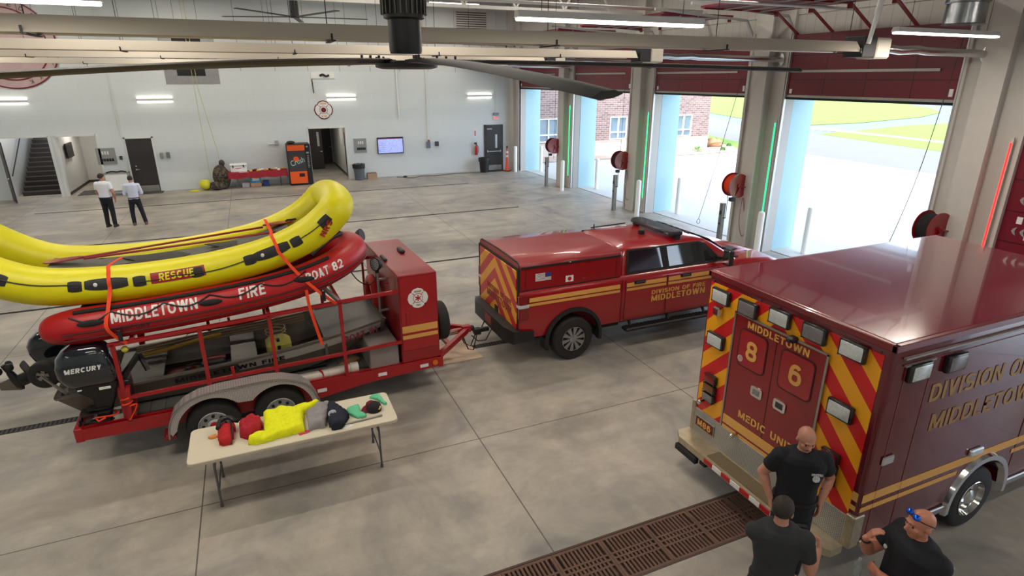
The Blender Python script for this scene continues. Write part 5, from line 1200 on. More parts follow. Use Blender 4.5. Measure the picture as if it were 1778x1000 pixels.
sp_ = single('tarp_poles', 'bundle of long poles wrapped in clear plastic along the far side of the jon boat', 'poles', q, mat('tan_pole', (150, 132, 108), .6, var=.1), (-4.2, .4, 1.0), TFR)
q = MB(); q.tube(smooth_path([(-5.35, .15, 1.02), (-5.0, .2, 1.03), (-4.5, .28, 1.08), (-4.2, .3, 1.1)], 5), [.03] * 16, 8); q.build('yellow_paddle_shaft', mat('ochre', (176, 140, 30), .5), sp_)
q = MB(); q.tube(smooth_path([(-3.4 + .16 * math.cos(k * 1.3), .1 + .14 * math.sin(k * 1.3), 1.02 + .012 * k) for k in range(12)], 4), .01, 6); single('rope_coil', 'coil of tan rope beside the yellow bag in the jon boat', 'rope', q, mat('tan_rope', (170, 154, 124), .8), (-3.4, .1, 1.0), TFR)
# ------------------------------------------------------------ outboard motors
navy = mat('outboard_gloss', (18, 24, 34), .1, coat=1.0, var=0); mdark = mat('outboard_matt', (24, 24, 26), .45)
def cowl(t, c, sc=1.0, M=Matrix.Identity(3)):
    q = MB(); rr = []
    for z, xa, xb, hw, r in ((0, -.22, .24, .13, .08), (.04, -.28, .27, .165, .1), (.14, -.33, .27, .18, .11), (.26, -.34, .25, .175, .11), (.38, -.31, .22, .16, .11), (.46, -.24, .18, .135, .1), (.5, -.14, .1, .09, .07)): rr.append([c + M @ (V(x, y, z) * sc) for x, y in rrect(xa, xb, -hw, hw, r, 5)])
    q.loft(rr); return q.build('cowling', navy, t, 40)
t = thing('outboard_motor', 'black upright outboard motor with white lettering at the rear corner of the trailer', 'outboard motor', (-5.7, -.9, .46), TFR)
c = V(-5.72, -.9, 1.2); cowl(t, c, 1.12)
q = MB(); q.loft([[c + V(x, y, z) for x, y in rrect(a, b_, -h, h, .04, 3)] for z, a, b_, h in ((.0, -.24, .28, .13), (-.1, -.2, .24, .12), (-.24, -.08, .2, .08), (-.46, -.08, .1, .05), (-.62, -.1, .08, .035))])
q.loft([[c + V(x, y, -.44 + z) for x, y in rrect(-.26, .12, -.1, .1, .05, 3)] for z in (0, .015)]); q.loft([[c + V(x, y, -.39 + z) for x, y in rrect(-.18, .1, -.08, .08, .05, 3)] for z in (0, .012)]); q.build('mid_section', mdark, t)
q = MB(); q.lathe(c + V(.1, 0, -.6), (-1, 0, 0), [(0, .01), (.05, .04), (.15, .05), (.26, .04), (.34, .02)], 16); q.prism([(c.x - .02, c.z - .63), (c.x + .1, c.z - .63), (c.x + .02, c.z - .75), (c.x - .05, c.z - .74)], 'y', c.y - .01, c.y + .01); q.build('gearcase', mdark, t)
q = MB(); h_ = c + V(-.28, 0, -.6)
for k in range(3):
    a = k * 2.09 + .4; d = V(0, math.cos(a), math.sin(a)); q.sph(h_ + d * .07, (.02, .05, .05), 10)
q.cyl(h_ - V(.04, 0, 0), h_ + V(.04, 0, 0), .03); q.build('propeller', black, t)
q = MB(); q.bar(c + V(.22, 0, -.04), c + V(.34, 0, -.1), .16, .12); q.bar(c + V(.3, 0, -.02), c + V(.52, .15, .22), .06); q.bar(c + V(.52, .15, .22), c + V(.6, .05, .0), .05); q.box(c + V(.34, .0, -.2), (.08, .2, .34), .01); q.build('mount_bracket', mdark, t)
q = MB(); q.box(c + V(.12, -.19, -.04), (.13, .01, .035), .002); q.box(c + V(-.16, -.165, -.03), (.05, .01, .02), .004); q.build('sticker', white, t)
def cw(a, b_, d): z = .27 + b_; y = -.2 - d; return c + V(-.06 + a, y + (.012 if abs(a) > .2 else 0), z)
text('lettering', t, 'MERCURY', c, (1, 0, 0), (0, 0, 1), .4, .065, white, .004, .03, .18, warp=cw)
q = MB(); q.tube([c + V(.08 + .08 * math.cos(a), .0 + .07 * math.sin(a), -.52) for a in [k * .45 for k in range(14)]], .012, 6, True); q.tube([c + V(.1, -.06, -.52), c + V(-.1, -.08, -.5), c + V(-.06, -.1, -.55), c + V(.02, -.09, -.52)], .014, 6); q.build('tie_cord', orange, t)
q = MB(); q.bb(-5.5, -5.35, -.98, -.7, .6, 1.16); q.build('motor_stand', tred, t)
t = thing('outboard_motor', 'black tilted up outboard motor with its propeller sticking out behind the boats', 'outboard motor', (-6.3, 0, 1.1), TFR)
Mt = Matrix.Rotation(math.radians(70), 3, 'Y')
def TM(x, y, z): return V(-6.2, .02, 1.2) + Mt @ V(x, y, z)
cowl(t, V(-6.2, .05, 1.25), .95, Matrix.Rotation(math.radians(-18), 3, 'Y'))
q = MB(); q.loft([[TM(x, y, z) for x, y in rrect(a, b_, -h, h, .04, 3)] for z, a, b_, h in ((.1, -.12, .15, .12), (-.1, -.1, .13, .1), (-.3, -.08, .12, .07), (-.5, -.1, .08, .05), (-.68, -.1, .08, .035))]); q.loft([[TM(x, y, -.46 + z) for x, y in rrect(-.24, .12, -.1, .1, .05, 3)] for z in (0, .015)]); q.bar((-6.15, 0, 1.15), (-6.1, 0, .95), .22, .1); q.build('mid_section', mdark, t)
q = MB(); q.lathe(TM(.12, 0, -.64), Mt @ V(-1, 0, 0), [(0, .01), (.06, .045), (.16, .055), (.28, .045), (.36, .02)], 16); q.build('gearcase', mdark, t)
q = MB(); q.loft([[TM(x, y, z) for y in (-.012, .012) for x, z in ((P) if y < 0 else tuple(reversed(P)))] for P in [((.05, -.68), (.08, -.7)), ((-.1, -.68), (-.0, -.84))]]) if False else q.loft([[TM(.12, -.01, -.66), TM(-.1, -.01, -.66), TM(-.1, -.01, -.84), TM(.0, -.01, -.86)], [TM(.12, .01, -.66), TM(-.1, .01, -.66), TM(-.1, .01, -.84), TM(.0, .01, -.86)]]); q.build('skeg', mat('skeg_grey', (110, 104, 96), .5, .4), t, 0)
q = MB(); h_ = TM(-.26, 0, -.64)
for k in range(3):
    a = k * 2.09 + .2; d = Mt @ V(0, math.cos(a), math.sin(a)); q.sph(h_ + d * .09, (.05, .05, .06), 10)
q.cyl(h_ - Mt @ V(.05, 0, 0), h_ + Mt @ V(.05, 0, 0), .035); q.build('propeller', black, t)
q = MB(); q.bar((-6.75, -.06, 1.02), (-6.1, -.25, .95), .02); q.build('support_rod', black, t)
# launching wheel on the boat's stern
wl = thing('launching_wheel', 'small black tyred launching wheel on an arm behind the upright outboard motor', 'wheel', (-6.34, -.5, 1.25), TFR)
wheel(wl, (-6.34, -.5, 1.25), V(-.25, -1, 0).normalized(), .19, .11, .085, mat('grey_hub', (118, 112, 108), .5), 5, 'tyre')
q = MB(); q.bar((-6.36, -.57, 1.25), (-6.14, -.6, .95), .04, .02); q.bar((-6.14, -.6, .95), (-6.18, -.4, .93), .04); q.build('arm', mat('grey_arm', (136, 130, 124), .5, .4), wl)
# ------------------------------------------------------------ red inflatable boat
RB = thing('inflatable_boat', 'red inflatable boat lettered MIDDLETOWN FIRE BOAT 82 resting on top of the trailer rails', 'boat', (-4, 0, 1.78), TFR)
ribm = mat('rib_red_fabric', (176, 16, 24), .42, var=.03); RR = .235
half = [(-6.17, -.82, 1.97), (-5.9, -.83, 1.97), (-5.0, -.84, 1.99), (-4.2, -.84, 2.03), (-3.5, -.83, 2.09), (-3.0, -.79, 2.16), (-2.6, -.66, 2.24), (-2.3, -.46, 2.31), (-2.12, -.22, 2.36), (-2.07, 0, 2.37)]
path = smooth_path(half, 5); path += [V(p.x, -p.y, p.z) for p in reversed(path[:-1])]
n = len(path); rad = []
for i, p in enumerate(path):
    d = min(i, n - 1 - i); rad.append(RR * (0.25 + .75 * min(1, d / 6) ** .6) if d < 6 else RR)
q = MB(); q.tube(path, rad, 24); tube_ = q.build('tube', ribm, RB, 60)
rk = mat('rubstrake_maroon', (84, 14, 24), .5)
def on_tube(i, ang, r, pth=path):                          # point on the outer side of the tube; ang from horizontal
    a = pth[max(i - 1, 0)]; b_ = pth[min(i + 1, len(pth) - 1)]; d = (b_ - a); d.z = 0; d.normalize(); outw = V(d.y, -d.x, 0)
    return pth[i] + outw * (r * math.cos(ang)) + V(0, 0, r * math.sin(ang))
for ang, w_ in ((-.08, .03), (-.5, .025)):
    q = MB(); q.tube([on_tube(i, ang, RR + .002) for i in range(5, n - 5)], .014, 8); q.build('rubbing_strake', rk, RB)
q = MB()
fl_ = [(-5.7, .62), (-3.6, .62), (-2.9, .5), (-2.5, .25), (-2.42, 0)]; outl = fl_ + [(x, -y) for x, y in reversed(fl_[:-1])]
q.loft([[V(x, y, 1.93 + (max(0, x + 3.6)) * .2) for x, y in outl], [V(x, y * .7, 1.8 + max(0, x + 3.6) * .22) for x, y in outl]]); q.build('hull', mat('rib_hull_grey', (70, 66, 64), .6), RB)
q = MB(); q.bb(-5.75, -5.7, -.62, .62, 1.8, 2.15, .01); q.build('transom', black, RB)
def side_at(x):                                            # path index on the near side closest to x
    return min(range(n // 2), key=lambda i: abs(path[i].x - x))
def rib_warp(xc, zc, tilt=0.0):
    def wv(a, b_, d):
        x = xc + a; i0 = side_at(x); j = i0 + 1 if path[i0].x < x else i0 - 1; j = max(0, min(n // 2, j)); p0, p1 = path[i0], path[j]
        t = 0 if abs(p1.x - p0.x) < 1e-6 else (x - p0.x) / (p1.x - p0.x); P = p0.lerp(p1, t)
        dd = (p1 - p0) * (1 if p1.x > p0.x else -1); dd.z = 0; dd.normalize(); outw = V(dd.y, -dd.x, 0)
        an = zc + b_ / RR; r = RR + .002 + d
        return V(x, P.y, P.z) + outw * (r * math.cos(an)) + V(0, 0, r * math.sin(an))
    return wv
wl_ = mat('white_vinyl_letters', (226, 222, 218), .5)
text('lettering', RB, 'MIDDLETOWN', (0, 0, 0), (1, 0, 0), (0, 0, 1), 1.0, .16, wl_, .004, .014, warp=rib_warp(-4.86, .52))
text('lettering', RB, 'FIRE', (0, 0, 0), (1, 0, 0), (0, 0, 1), .34, .16, wl_, .004, .014, warp=rib_warp(-3.67, .52))
text('lettering', RB, 'BOAT 82', (0, 0, 0), (1, 0, 0), (0, 0, 1), .5, .13, wl_, .004, .014, warp=rib_warp(-2.72, .42))
text('lettering', RB, 'MERCURY', (0, 0, 0), (1, 0, 0), (0, 0, 1), .42, .05, rk, .003, .018, warp=rib_warp(-5.15, -.24))
for xc in (-5.55, -4.25, -3.0):
    q = MB(); i = side_at(xc); c = on_tube(i, .38, RR + .004); q.sph(c, (.15, .035, .045), 16, Matrix.Rotation(-.0, 3, 'X')); q.build('grab_patch', rubber, RB)
q = MB(); i0 = side_at(-5.8); i1 = side_at(-2.6)
q.tube([on_tube(i, 1.12, RR + .006) for i in range(i0, i1 + 1)], .03, 8)
q.build('wear_strip', rubber, RB)
seg = [(-5.8, -5.35), (-5.35, -4.75), (-4.75, -4.2), (-4.2, -3.55), (-3.55, -2.95)]
for a, b_ in seg:
    q = MB(); pts = []
    for k in range(9):
        t = k / 8; x = lerp(a, b_, t); pts.append(rib_warp(0, .85 - .42 * math.sin(math.pi * t))(x, 0, .012))
    q.tube(pts, .011, 6); q.build('grab_line', black, RB)
q = MB(); q.tube(smooth_path([(-2.75, -.4, 2.42), (-2.4, -.2, 2.6), (-2.2, .0, 2.62), (-2.35, .25, 2.6), (-2.6, .4, 2.5)], 5), .03, 8); q.build('bow_handle', black, RB)
# ------------------------------------------------------------ yellow rescue raft
RF = thing('rescue_raft', 'yellow banana shaped inflatable rescue raft lying on top of the red boat', 'raft', (-4.4, 0, 2.2), TFR)
R2 = .245; W2 = .6
sidep = [(-6.9, 2.98), (-6.5, 2.68), (-6.1, 2.5), (-5.6, 2.43), (-5.0, 2.41), (-4.4, 2.43), (-3.9, 2.48), (-3.4, 2.57), (-3.0, 2.7), (-2.7, 2.85), (-2.5, 3.0), (-2.38, 3.12)]
near = smooth_path([(x, -W2, z) for x, z in sidep], 4)
er = smooth_path([(-2.38, -W2, 3.12), (-2.31, -.48, 3.18), (-2.28, -.2, 3.21), (-2.28, .2, 3.21), (-2.31, .48, 3.18), (-2.38, W2, 3.12)], 4)
el = smooth_path([(-6.9, W2, 2.98), (-7.02, .5, 3.06), (-7.08, .2, 3.1), (-7.08, -.2, 3.1), (-7.02, -.5, 3.06), (-6.9, -W2, 2.98)], 4)
far = [V(p.x, W2, p.z) for p in reversed(near)]
loop = near + er[1:-1] + far + el[1:-1]
q = MB(); q.tube(loop, R2, 24, True); q.build('tube', yellow, RF, 60)
npth = near
def nz(x):
    for a, b_ in zip(npth, npth[1:]):
        if a.x <= x <= b_.x: t = (x - a.x) / (b_.x - a.x); return a.z + (b_.z - a.z) * t, (b_ - a).normalized()
    return npth[-1].z, V(1, 0, 0)
def raft_pt(s, an, d=0.0):                                 # s: x along the near tube
    z, t = nz(s); up = V(-t.z, 0, t.x); r = R2 + d
    return V(s, -W2, z) + V(0, -1, 0) * (r * math.cos(an)) + up * (r * math.sin(an))
def raft_warp(xc, ac):
    return lambda a, b_, d: raft_pt(xc + a * (nz(xc + a)[1].x if False else 1), ac + b_ / R2, d + .003)
def patch(xa, xb, a0, a1, m, nm, d=.004, taper=.0, lb=None):
    q = MB(); rr = []
    for k in range(9):
        x = lerp(xa, xb, k / 8); e = taper * (abs(k / 8 - .5) * 2) ** 3 if taper else 0
        rr.append([raft_pt(x, lerp(a0 + e, a1 - e, j / 5), d) for j in range(6)] + [raft_pt(x, lerp(a1 - e, a0 + e, j / 5), -.005) for j in range(6)])
    q.loft(rr); return q.build(nm, m, RF, 40)
blk = mat('raft_black_patch', (28, 28, 29), .55)
for xa, xb in ((-5.6, -5.12), (-3.56, -3.06)): p = patch(xa, xb, .0, .62, blk, 'chafe_patch', taper=.1); q = MB(); q.sph(raft_pt(xa + .12, .3, .01), (.025, .012, .03), 8); q.build('valve', white, p)
for xc in (-6.45, -5.7, -4.99, -4.3, -3.62, -3.66, -2.96, -2.52): patch(xc - .075, xc + .075, -.02, .55, blk, 'd_ring_patch', taper=.05) if xc != -3.66 else None
q = MB()
q.tube([raft_pt(x, .3 + .06 * math.sin(x * 3), .008) for x in [-6.8 + k * .06 for k in range(13)] + [-6.0, -5.8, -5.7]], .008, 6)
q.tube([raft_pt(x, .22, .008) for x in [-5.0 + k * .05 for k in range(6)]], .008, 6)
q.tube([raft_pt(-4.62 + k * .06, .32 - .14 * math.sin(math.pi * k / 17), .008) for k in range(18)], .008, 6)
q.tube([raft_pt(-2.96 + k * .05, .3, .008) for k in range(11)], .008, 6); split_loose(q.build('safety_line', black, RF))
patch(-4.86, -4.2, .02, .62, mat('raft_red_panel', (150, 20, 28), .45), 'red_panel', .003, .0)
text('lettering', RF, 'RESCUE', (0, 0, 0), (1, 0, 0), (0, 0, 1), .42, .1, yellow, .004, .02, .1, warp=raft_warp(-4.55, .34))
cn = raft_pt(-2.47, .12, .005)
z_, t_ = nz(-2.47); text('lettering', RF, 'NRS', cn + V(-.06, -.006, -.12), V(.55, 0, .83), V(-.83, -.2, .5), .26, .085, mat('raft_letter_red', (160, 30, 30), .5), .01, .02)
q = MB(); fpts = [(x, z) for x, z in sidep if -6.3 < x < -2.9]
q.loft([[V(x, -.5, z + .11), V(x, .5, z + .11), V(x, .5, z + .0), V(x, -.5, z + .0)] for x, z in fpts]); q.build('floor', mat('raft_floor_grey', (92, 92, 88), .7, var=.1), RF)
q = MB()
for xa, xb in ((-5.3, -4.6), (-4.2, -3.6)):
    z = nz((xa + xb) / 2)[0] + .125; q.prism([(xa, -.25), (xb, -.2), (xb + .2, .05), (xb, .3), (xa, .25), (xa + .2, .0)], 'z', z, z + .012)
q.build('grip_pad', mat('dark_pad', (58, 58, 58), .8), RF, 0)
q = MB()
for k in range(6):
    x = -5.7 + k * .42; z = nz(x)[0]; q.tube([(x, W2 - R2 - .002, z + .05), (x + .15, W2 - R2 - .02, z + .1), (x + .3, W2 - R2 - .002, z + .06)], .016, 6)
q.tube([(-3.1, W2 - R2 - .0, 2.72), (-2.98, W2 - R2 - .06, 2.86), (-2.84, W2 - R2, 2.85)], .014, 6); q.tube([(-6.2, W2 - R2 + .02, 2.5), (-6.0, W2 - R2 - .05, 2.52), (-5.8, W2 - R2, 2.47)], .014, 6)
q.build('grab_handle', black, RF)
# paddles in the raft
pm = mat('paddle_maroon', (140, 18, 36), .3, coat=.4)
for pts, blade, lb in (([(-5.8, .1, 2.64), (-3.35, .3, 2.78)], 1, 'maroon paddle in the raft with its blade towards the raised right end'), ([(-5.7, .04, 2.64), (-3.2, -.2, 2.8)], 0, 'maroon paddle in the raft with its blade at the left end')):
    t = thing('paddle', lb, 'paddle', pts[0], TFR); q = MB(); q.tube(pts, .016, 8); q.build('shaft', pm, t)
    e = Vector(pts[1] if blade else pts[0]); d = (Vector(pts[1]) - Vector(pts[0])).normalized() * (1 if blade else -1); u = d.cross(V(0, 0, 1)).normalized(); rr = []
    for k, w_ in ((0, .02), (.06, .07), (.16, .1), (.32, .105), (.42, .09), (.46, .05)):
        c = e + d * k + V(0, 0, .02); rr.append([c - u * w_, c + u * w_, c + u * w_ + V(0, 0, .012), c + V(0, 0, .02), c - u * w_ + V(0, 0, .012)])
    q = MB(); q.loft(rr); q.build('blade', pm, t)
# orange ratchet straps
def strap(pts, nm, lb, buckle=None):
    q = MB(); pp = smooth_path(pts, 5); rr = []
    for i, p in enumerate(pp):
        a = pp[max(i - 1, 0)]; b_ = pp[min(i + 1, len(pp) - 1)]; d = (b_ - a).normalized(); u = V(1, 0, 0); u = (u - d * u.dot(d)).normalized(); nn = d.cross(u)
        rr.append([p - u * .022 - nn * .002, p + u * .022 - nn * .002, p + u * .022 + nn * .002, p - u * .022 + nn * .002])
    q.loft(rr); t = single('ratchet_strap', lb, 'strap', q, orange, pts[0], TFR, sharp=0)
    if buckle: k = MB(); k.box(buckle, (.05, .02, .16), .008); k.build('buckle', black, t)
    return t
def raft_arc(x, extra=.008): return [raft_pt(x, math.radians(a), extra) for a in (165, 130, 95, 60, 25, 0)]
strap([raft_pt(-5.3, math.radians(150), .02) + V(.08, .15, .12)] + raft_arc(-5.33, .012)[2:] + [(-5.37, -.98, 2.22), (-5.42, -1.1, 2.0), (-5.34, -1.07, 1.82), (-5.25, -1.06, 1.72)], 's', 'orange ratchet strap over the left part of the yellow raft', (-5.3, -1.09, 1.85))
strap([(-3.3, W2 - .1, 2.86)] + [(-3.28, -.2, 2.86)] + [p for p in raft_arc(-3.22, .012)[1:]] + [(-3.0, -.99, 2.3), (-2.75, -1.08, 2.02), (-2.55, -1.06, 1.82)], 's', 'orange ratchet strap over the right part of the yellow raft', (-2.72, -1.09, 1.98))
strap([(-2.95, -1.06, 2.1), (-2.93, -1.07, 1.8), (-2.82, -1.07, 1.2)], 's', 'loose orange strap tail hanging inside the rails below the boat bow')
q = MB(); q.tube([(-5.41 + .06 * math.cos(a), -1.03 + .05 * math.sin(a), .8 + .012 * a) for a in [k * .5 for k in range(26)]], .012, 6); q.tube(smooth_path([(-5.38, -1.08, .82), (-5.3, -1.09, .84), (-5.34, -1.09, .74), (-5.42, -1.09, .62)], 4), .01, 6); single('orange_rope', 'orange cord tied round the rear red rail post', 'cord', q, orange, (-5.4, -1.07, .9), TFR)
q = MB(); q.tube(smooth_path([(-2.3, -.6, 2.3), (-2.1, -.5, 1.95), (-1.85, -.2, 1.75), (-1.7, -.1, 1.85)], 6), .01, 6); single('bow_line', 'thin dark line drooping from the red boat bow to the locker', 'line', q, black, (-2.3, -.6, 2.3), TFR)
q = MB(); q.sph((-5.3, -1.0, 1.62), .045, 12); single('yellow_float', 'small yellow float ball hanging by the upright outboard motor', 'float', q, mat('float_yellow', (190, 184, 70), .6), (-5.3, -1.0, 1.62), TFR)
# plywood sheet under the hitch
single('plywood_sheet', 'pale plywood sheet on the floor under the trailer tongue', 'board', MB().add([(2.2, 9.47, 0.002), (3.5, 9.47, .002), (3.42, 10.4, .002), (2.2, 10.4, .002), (2.2, 9.47, .016), (3.5, 9.47, .016), (3.42, 10.4, .016), (2.2, 10.4, .016)], [(0, 1, 2, 3), (4, 5, 6, 7), (0, 1, 5, 4), (1, 2, 6, 5), (2, 3, 7, 6), (3, 0, 4, 7)]), mat('plywood', (206, 184, 158), .8, var=.08, scale=3), (2.8, 9.9, 0), sharp=0)
# ------------------------------------------------------------ folding table with clothes
TB = thing('folding_table', 'long cream folding table covered with clothing in front of the trailer', 'table', (.05, 7.2, 0))
plast = mat('cream_plastic', (206, 198, 176), .55, var=.03, scale=3)
q = MB(); q.loft([[V(x, y, z) for x, y in rrect(-1.2 + i_, 1.3 - i_, 6.81 + i_, 7.6 - i_, .07 - i_, 5)] for z, i_ in ((.695, .0), (.7, -.003), (.735, -.003), (.742, .004))]); q.build('tabletop', plast, TB, 40)
legm = mat('grey_powder_coat', (92, 96, 100), .45, .4)
for x, sx in ((-.93, 1), (1.05, -1)):
    for y in (6.9, 7.52):
        q = MB(); q.tube([(x, y, .01), (x + .0 * sx, y, .6), (x + .02 * sx, (y + .06 if y < 7.2 else y - .06), .695)], .014, 10); q.cyl((x, y, 0), (x, y, .04), .02); q.build('leg', legm, TB)
    q = MB(); q.tube([(x, 6.92, .22), (x, 7.5, .22)], .01, 8); q.tube([(x, 6.92, .55), (x, 7.5, .55)], .01, 8); q.tube([(x, 7.21, .55), (x + .45 * sx, 7.21, .69)], .012, 8); q.build('leg_brace', legm, TB)
def heap(name, label, cat, poly, h, m, z0=.744, wr=.35, seed=1, parent=None, cell=.018, frame=None, edge=.06):
    rnd = random.Random(seed); xs = [p[0] for p in poly]; ys = [p[1] for p in poly]
    ph = [(rnd.uniform(0, 6.28), rnd.uniform(-1, 1), rnd.uniform(-1, 1), rnd.uniform(14, 42)) for _ in range(9)]
    def inside(x, y):
        c = False; j = len(poly) - 1
        for i in range(len(poly)):
            (xi, yi), (xj, yj) = poly[i], poly[j]
            if (yi > y) != (yj > y) and x < (xj - xi) * (y - yi) / (yj - yi) + xi: c = not c
            j = i
        return c
    def dist(x, y):
        d = 9
        for i in range(len(poly)):
            (ax, ay), (bx, by) = poly[i], poly[(i + 1) % len(poly)]; L = (bx - ax) ** 2 + (by - ay) ** 2
            t = max(0, min(1, ((x - ax) * (bx - ax) + (y - ay) * (by - ay)) / L)) if L else 0
            d = min(d, math.hypot(x - ax - t * (bx - ax), y - ay - t * (by - ay)))
        return d
    nx = int((max(xs) - min(xs)) / cell) + 2; ny = int((max(ys) - min(ys)) / cell) + 2; idx = {}; vs = []
    for i in range(nx):
        for j in range(ny):
            x = min(xs) + i * cell; y = min(ys) + j * cell
            if inside(x, y):
                e = min(1, dist(x, y) / edge); e = math.sqrt(max(0, 1 - (1 - e) ** 2))
                w_ = sum(abs(math.sin(f * (a * x + b_ * y) + p + 1.3 * math.sin(9 * (b_ * x - a * y)))) for p, a, b_, f in ph[:5]) / 5 - .62
                idx[i, j] = len(vs); vs.append(V(x, y, z0 + .004 + h * e * (1 + wr * 2.2 * w_)))
    fs = []
    for (i, j), k in idx.items():
        if (i + 1, j) in idx and (i, j + 1) in idx and (i + 1, j + 1) in idx: fs.append((k, idx[i + 1, j], idx[i + 1, j + 1], idx[i, j + 1]))
    b0 = len(vs); vs2 = vs + [V(v.x, v.y, z0 + .001) for v in vs]
    fs2 = fs + [tuple(b0 + q_ for q_ in reversed(f)) for f in fs]
    from collections import Counter
    ec = Counter(); 
    for f in fs:
        for a, b_ in zip(f, f[1:] + f[:1]): ec[(a, b_)] += 1
    for (a, b_) in list(ec):
        if (b_, a) not in ec: fs2.append((b_, a, b0 + a, b0 + b_))
    q = MB(); q.add(vs2, fs2)
    if parent is not None: return q.build(name, m, parent, 70)
    return single(name, label, cat, q, m, (sum(xs) / len(xs), sum(ys) / len(ys), z0), frame, sharp=70)
fab = lambda n, c, r=.85: mat(n, c, r, var=.08, scale=30)
jk = heap('hi_vis_jacket', 'bright yellow jacket laid in the middle of the folding table', 'jacket', [(-.34, 7.62), (-.09, 7.64), (.07, 7.58), (.34, 7.62), (.41, 7.52), (.16, 7.4), (.14, 6.97), (-.19, 6.94), (-.43, 6.9), (-.53, 6.95), (-.53, 7.06), (-.35, 7.12)], .1, fab('hi_vis_yellow', (226, 230, 10)), seed=2, wr=.45, edge=.06)
heap('red_bag', 'round red cloth bag between the helmet gear and the yellow jacket', 'bag', [(-.64, 7.4), (-.5, 7.5), (-.36, 7.46), (-.34, 7.3), (-.38, 7.14), (-.52, 7.05), (-.63, 7.16)], .17, fab('bag_red', (165, 22, 38)), seed=3, edge=.13)
v_ = heap('life_vest', 'red life vest with black straps at the left end of the folding table', 'vest', [(-.89, 7.4), (-.81, 7.5), (-.66, 7.42), (-.68, 7.29), (-.7, 7.05), (-.8, 7.03), (-.86, 7.08), (-.88, 7.25)], .11, fab('vest_red', (176, 24, 30)), seed=4, edge=.06)
q = MB(); q.tube(smooth_path([(-.86, 7.3, .86), (-.84, 7.44, .88), (-.74, 7.46, .9), (-.68, 7.4, .88), (-.64, 7.44, .84)], 5), [.03] * 21, 8); q.tube(smooth_path([(-.72, 7.4, .88), (-.7, 7.2, .85), (-.72, 7.04, .76)], 5), .012, 6); q.build('vest_collar', black, v_)
heap('grey_shirt', 'crumpled grey shirt right of the yellow jacket', 'shirt', [(.18, 7.4), (.43, 7.57), (.53, 7.5), (.46, 7.23), (.39, 6.95), (.27, 6.98), (.17, 6.95)], .1, fab('shirt_grey', (142, 138, 140)), seed=5, wr=.5, edge=.07)
nv = heap('navy_sweater', 'navy sweater with a round pale badge on the folding table', 'sweater', [(.47, 7.46), (.58, 7.5), (.66, 7.27), (.72, 7.08), (.67, 6.99), (.6, 6.86), (.46, 6.86), (.42, 7.02)], .13, fab('cloth_navy', (24, 28, 44)), seed=6, wr=.3, edge=.08)
q = MB(); q.lathe((.5, 7.08, .875), V(-.25, -.35, 1), [(0, .052), (.004, .052), (.004, .042), (0, .042)], 24)
for k in range(4): a = k * math.pi / 4; q.bar((.5 + .04 * math.cos(a), 7.08 + .04 * math.sin(a), .878 + .02 * math.sin(a)), (.5 - .04 * math.cos(a), 7.08 - .04 * math.sin(a), .878 - .02 * math.sin(a)), .008, .003)
q.build('badge', mat('pale_print', (180, 186, 196), .6), nv, 0)
gm_ = fab('glove_green', (96, 190, 146))
heap('green_glove', 'mint green glove between the navy sweater and the cap', 'glove', [(.71, 7.33), (.88, 7.37), (.88, 7.16), (.94, 7.05), (.91, 7.0), (.8, 7.02), (.71, 7.17)], .035, gm_, seed=7, edge=.03, cell=.012)
heap('green_glove', 'mint green glove at the far right corner of the table behind the cap', 'glove', [(1.04, 7.5), (1.1, 7.55), (1.2, 7.54), (1.22, 7.36), (1.25, 7.26), (1.22, 7.2), (1.17, 7.3), (1.12, 7.42)], .035, gm_, seed=8, edge=.03, cell=.012)
cp = thing('baseball_cap', 'black and maroon cap near the right end of the folding table', 'cap', (1.05, 7.18, .745))
q = MB(); q.lathe((1.05, 7.16, .745), (0, 0, 1), [(0, .1), (.04, .102), (.08, .09), (.11, .06), (.125, .02), (.127, .002)], 24); q.build('crown', fab('cap_black', (28, 24, 26)), cp)
q = MB(); q.loft([[V(1.05 + r * math.cos(a), 7.16 + r * math.sin(a), .75 + z) for a in [2.0 + .25 * k for k in range(7)]] + [V(1.05 + .09 * math.cos(a), 7.16 + .09 * math.sin(a), .75 + z) for a in [2.0 + .25 * k for k in range(6, -1, -1)]] for r, z in ((.17, .0), (.17, .01))]); q.sph((1.02, 7.2, .81), (.075, .075, .06), 12); q.build('brim', fab('cap_maroon', (110, 20, 40)), cp)
q = MB(); q.bar((1.1, 7.07, .79), (1.13, 7.1, .82), .02, .01); q.build('cap_mark', mat('cap_gold', (210, 190, 90), .5), cp)
q = MB(); q.cyl((.64, 6.94, .757), (1.12, 6.97, .757), .012); q.cyl((.85, 6.953, .757), (.87, 6.954, .757), .017); q.cyl((1.08, 6.967, .757), (1.12, 6.97, .757), .015); single('metal_pole', 'thin silver pole lying in front of the gloves on the folding table', 'pole', q, alum, (.9, 6.95, .745))
for nm, pl_, c, lb in (('pink_paper', [(.04, 7.0), (.19, 7.01), (.2, 6.95), (.07, 6.92)], (196, 60, 96), 'pink paper slip in front of the yellow jacket'), ('white_paper', [(.55, 6.93), (.7, 6.94), (.73, 6.88), (.63, 6.83)], (214, 214, 210), 'white paper at the front edge of the table under the pole')):
    q = MB(); q.prism(pl_, 'z', .744, .746); single(nm, lb, 'paper', q, mat(nm, c, .7), (pl_[0][0], pl_[0][1], .744), sharp=0)
heap('orange_glove', 'small orange glove at the left end of the folding table', 'glove', [(-1.0, 7.31), (-.9, 7.37), (-.87, 7.28), (-.96, 7.27)], .025, fab('glove_orange', (226, 150, 84)), seed=9, edge=.02, cell=.008)
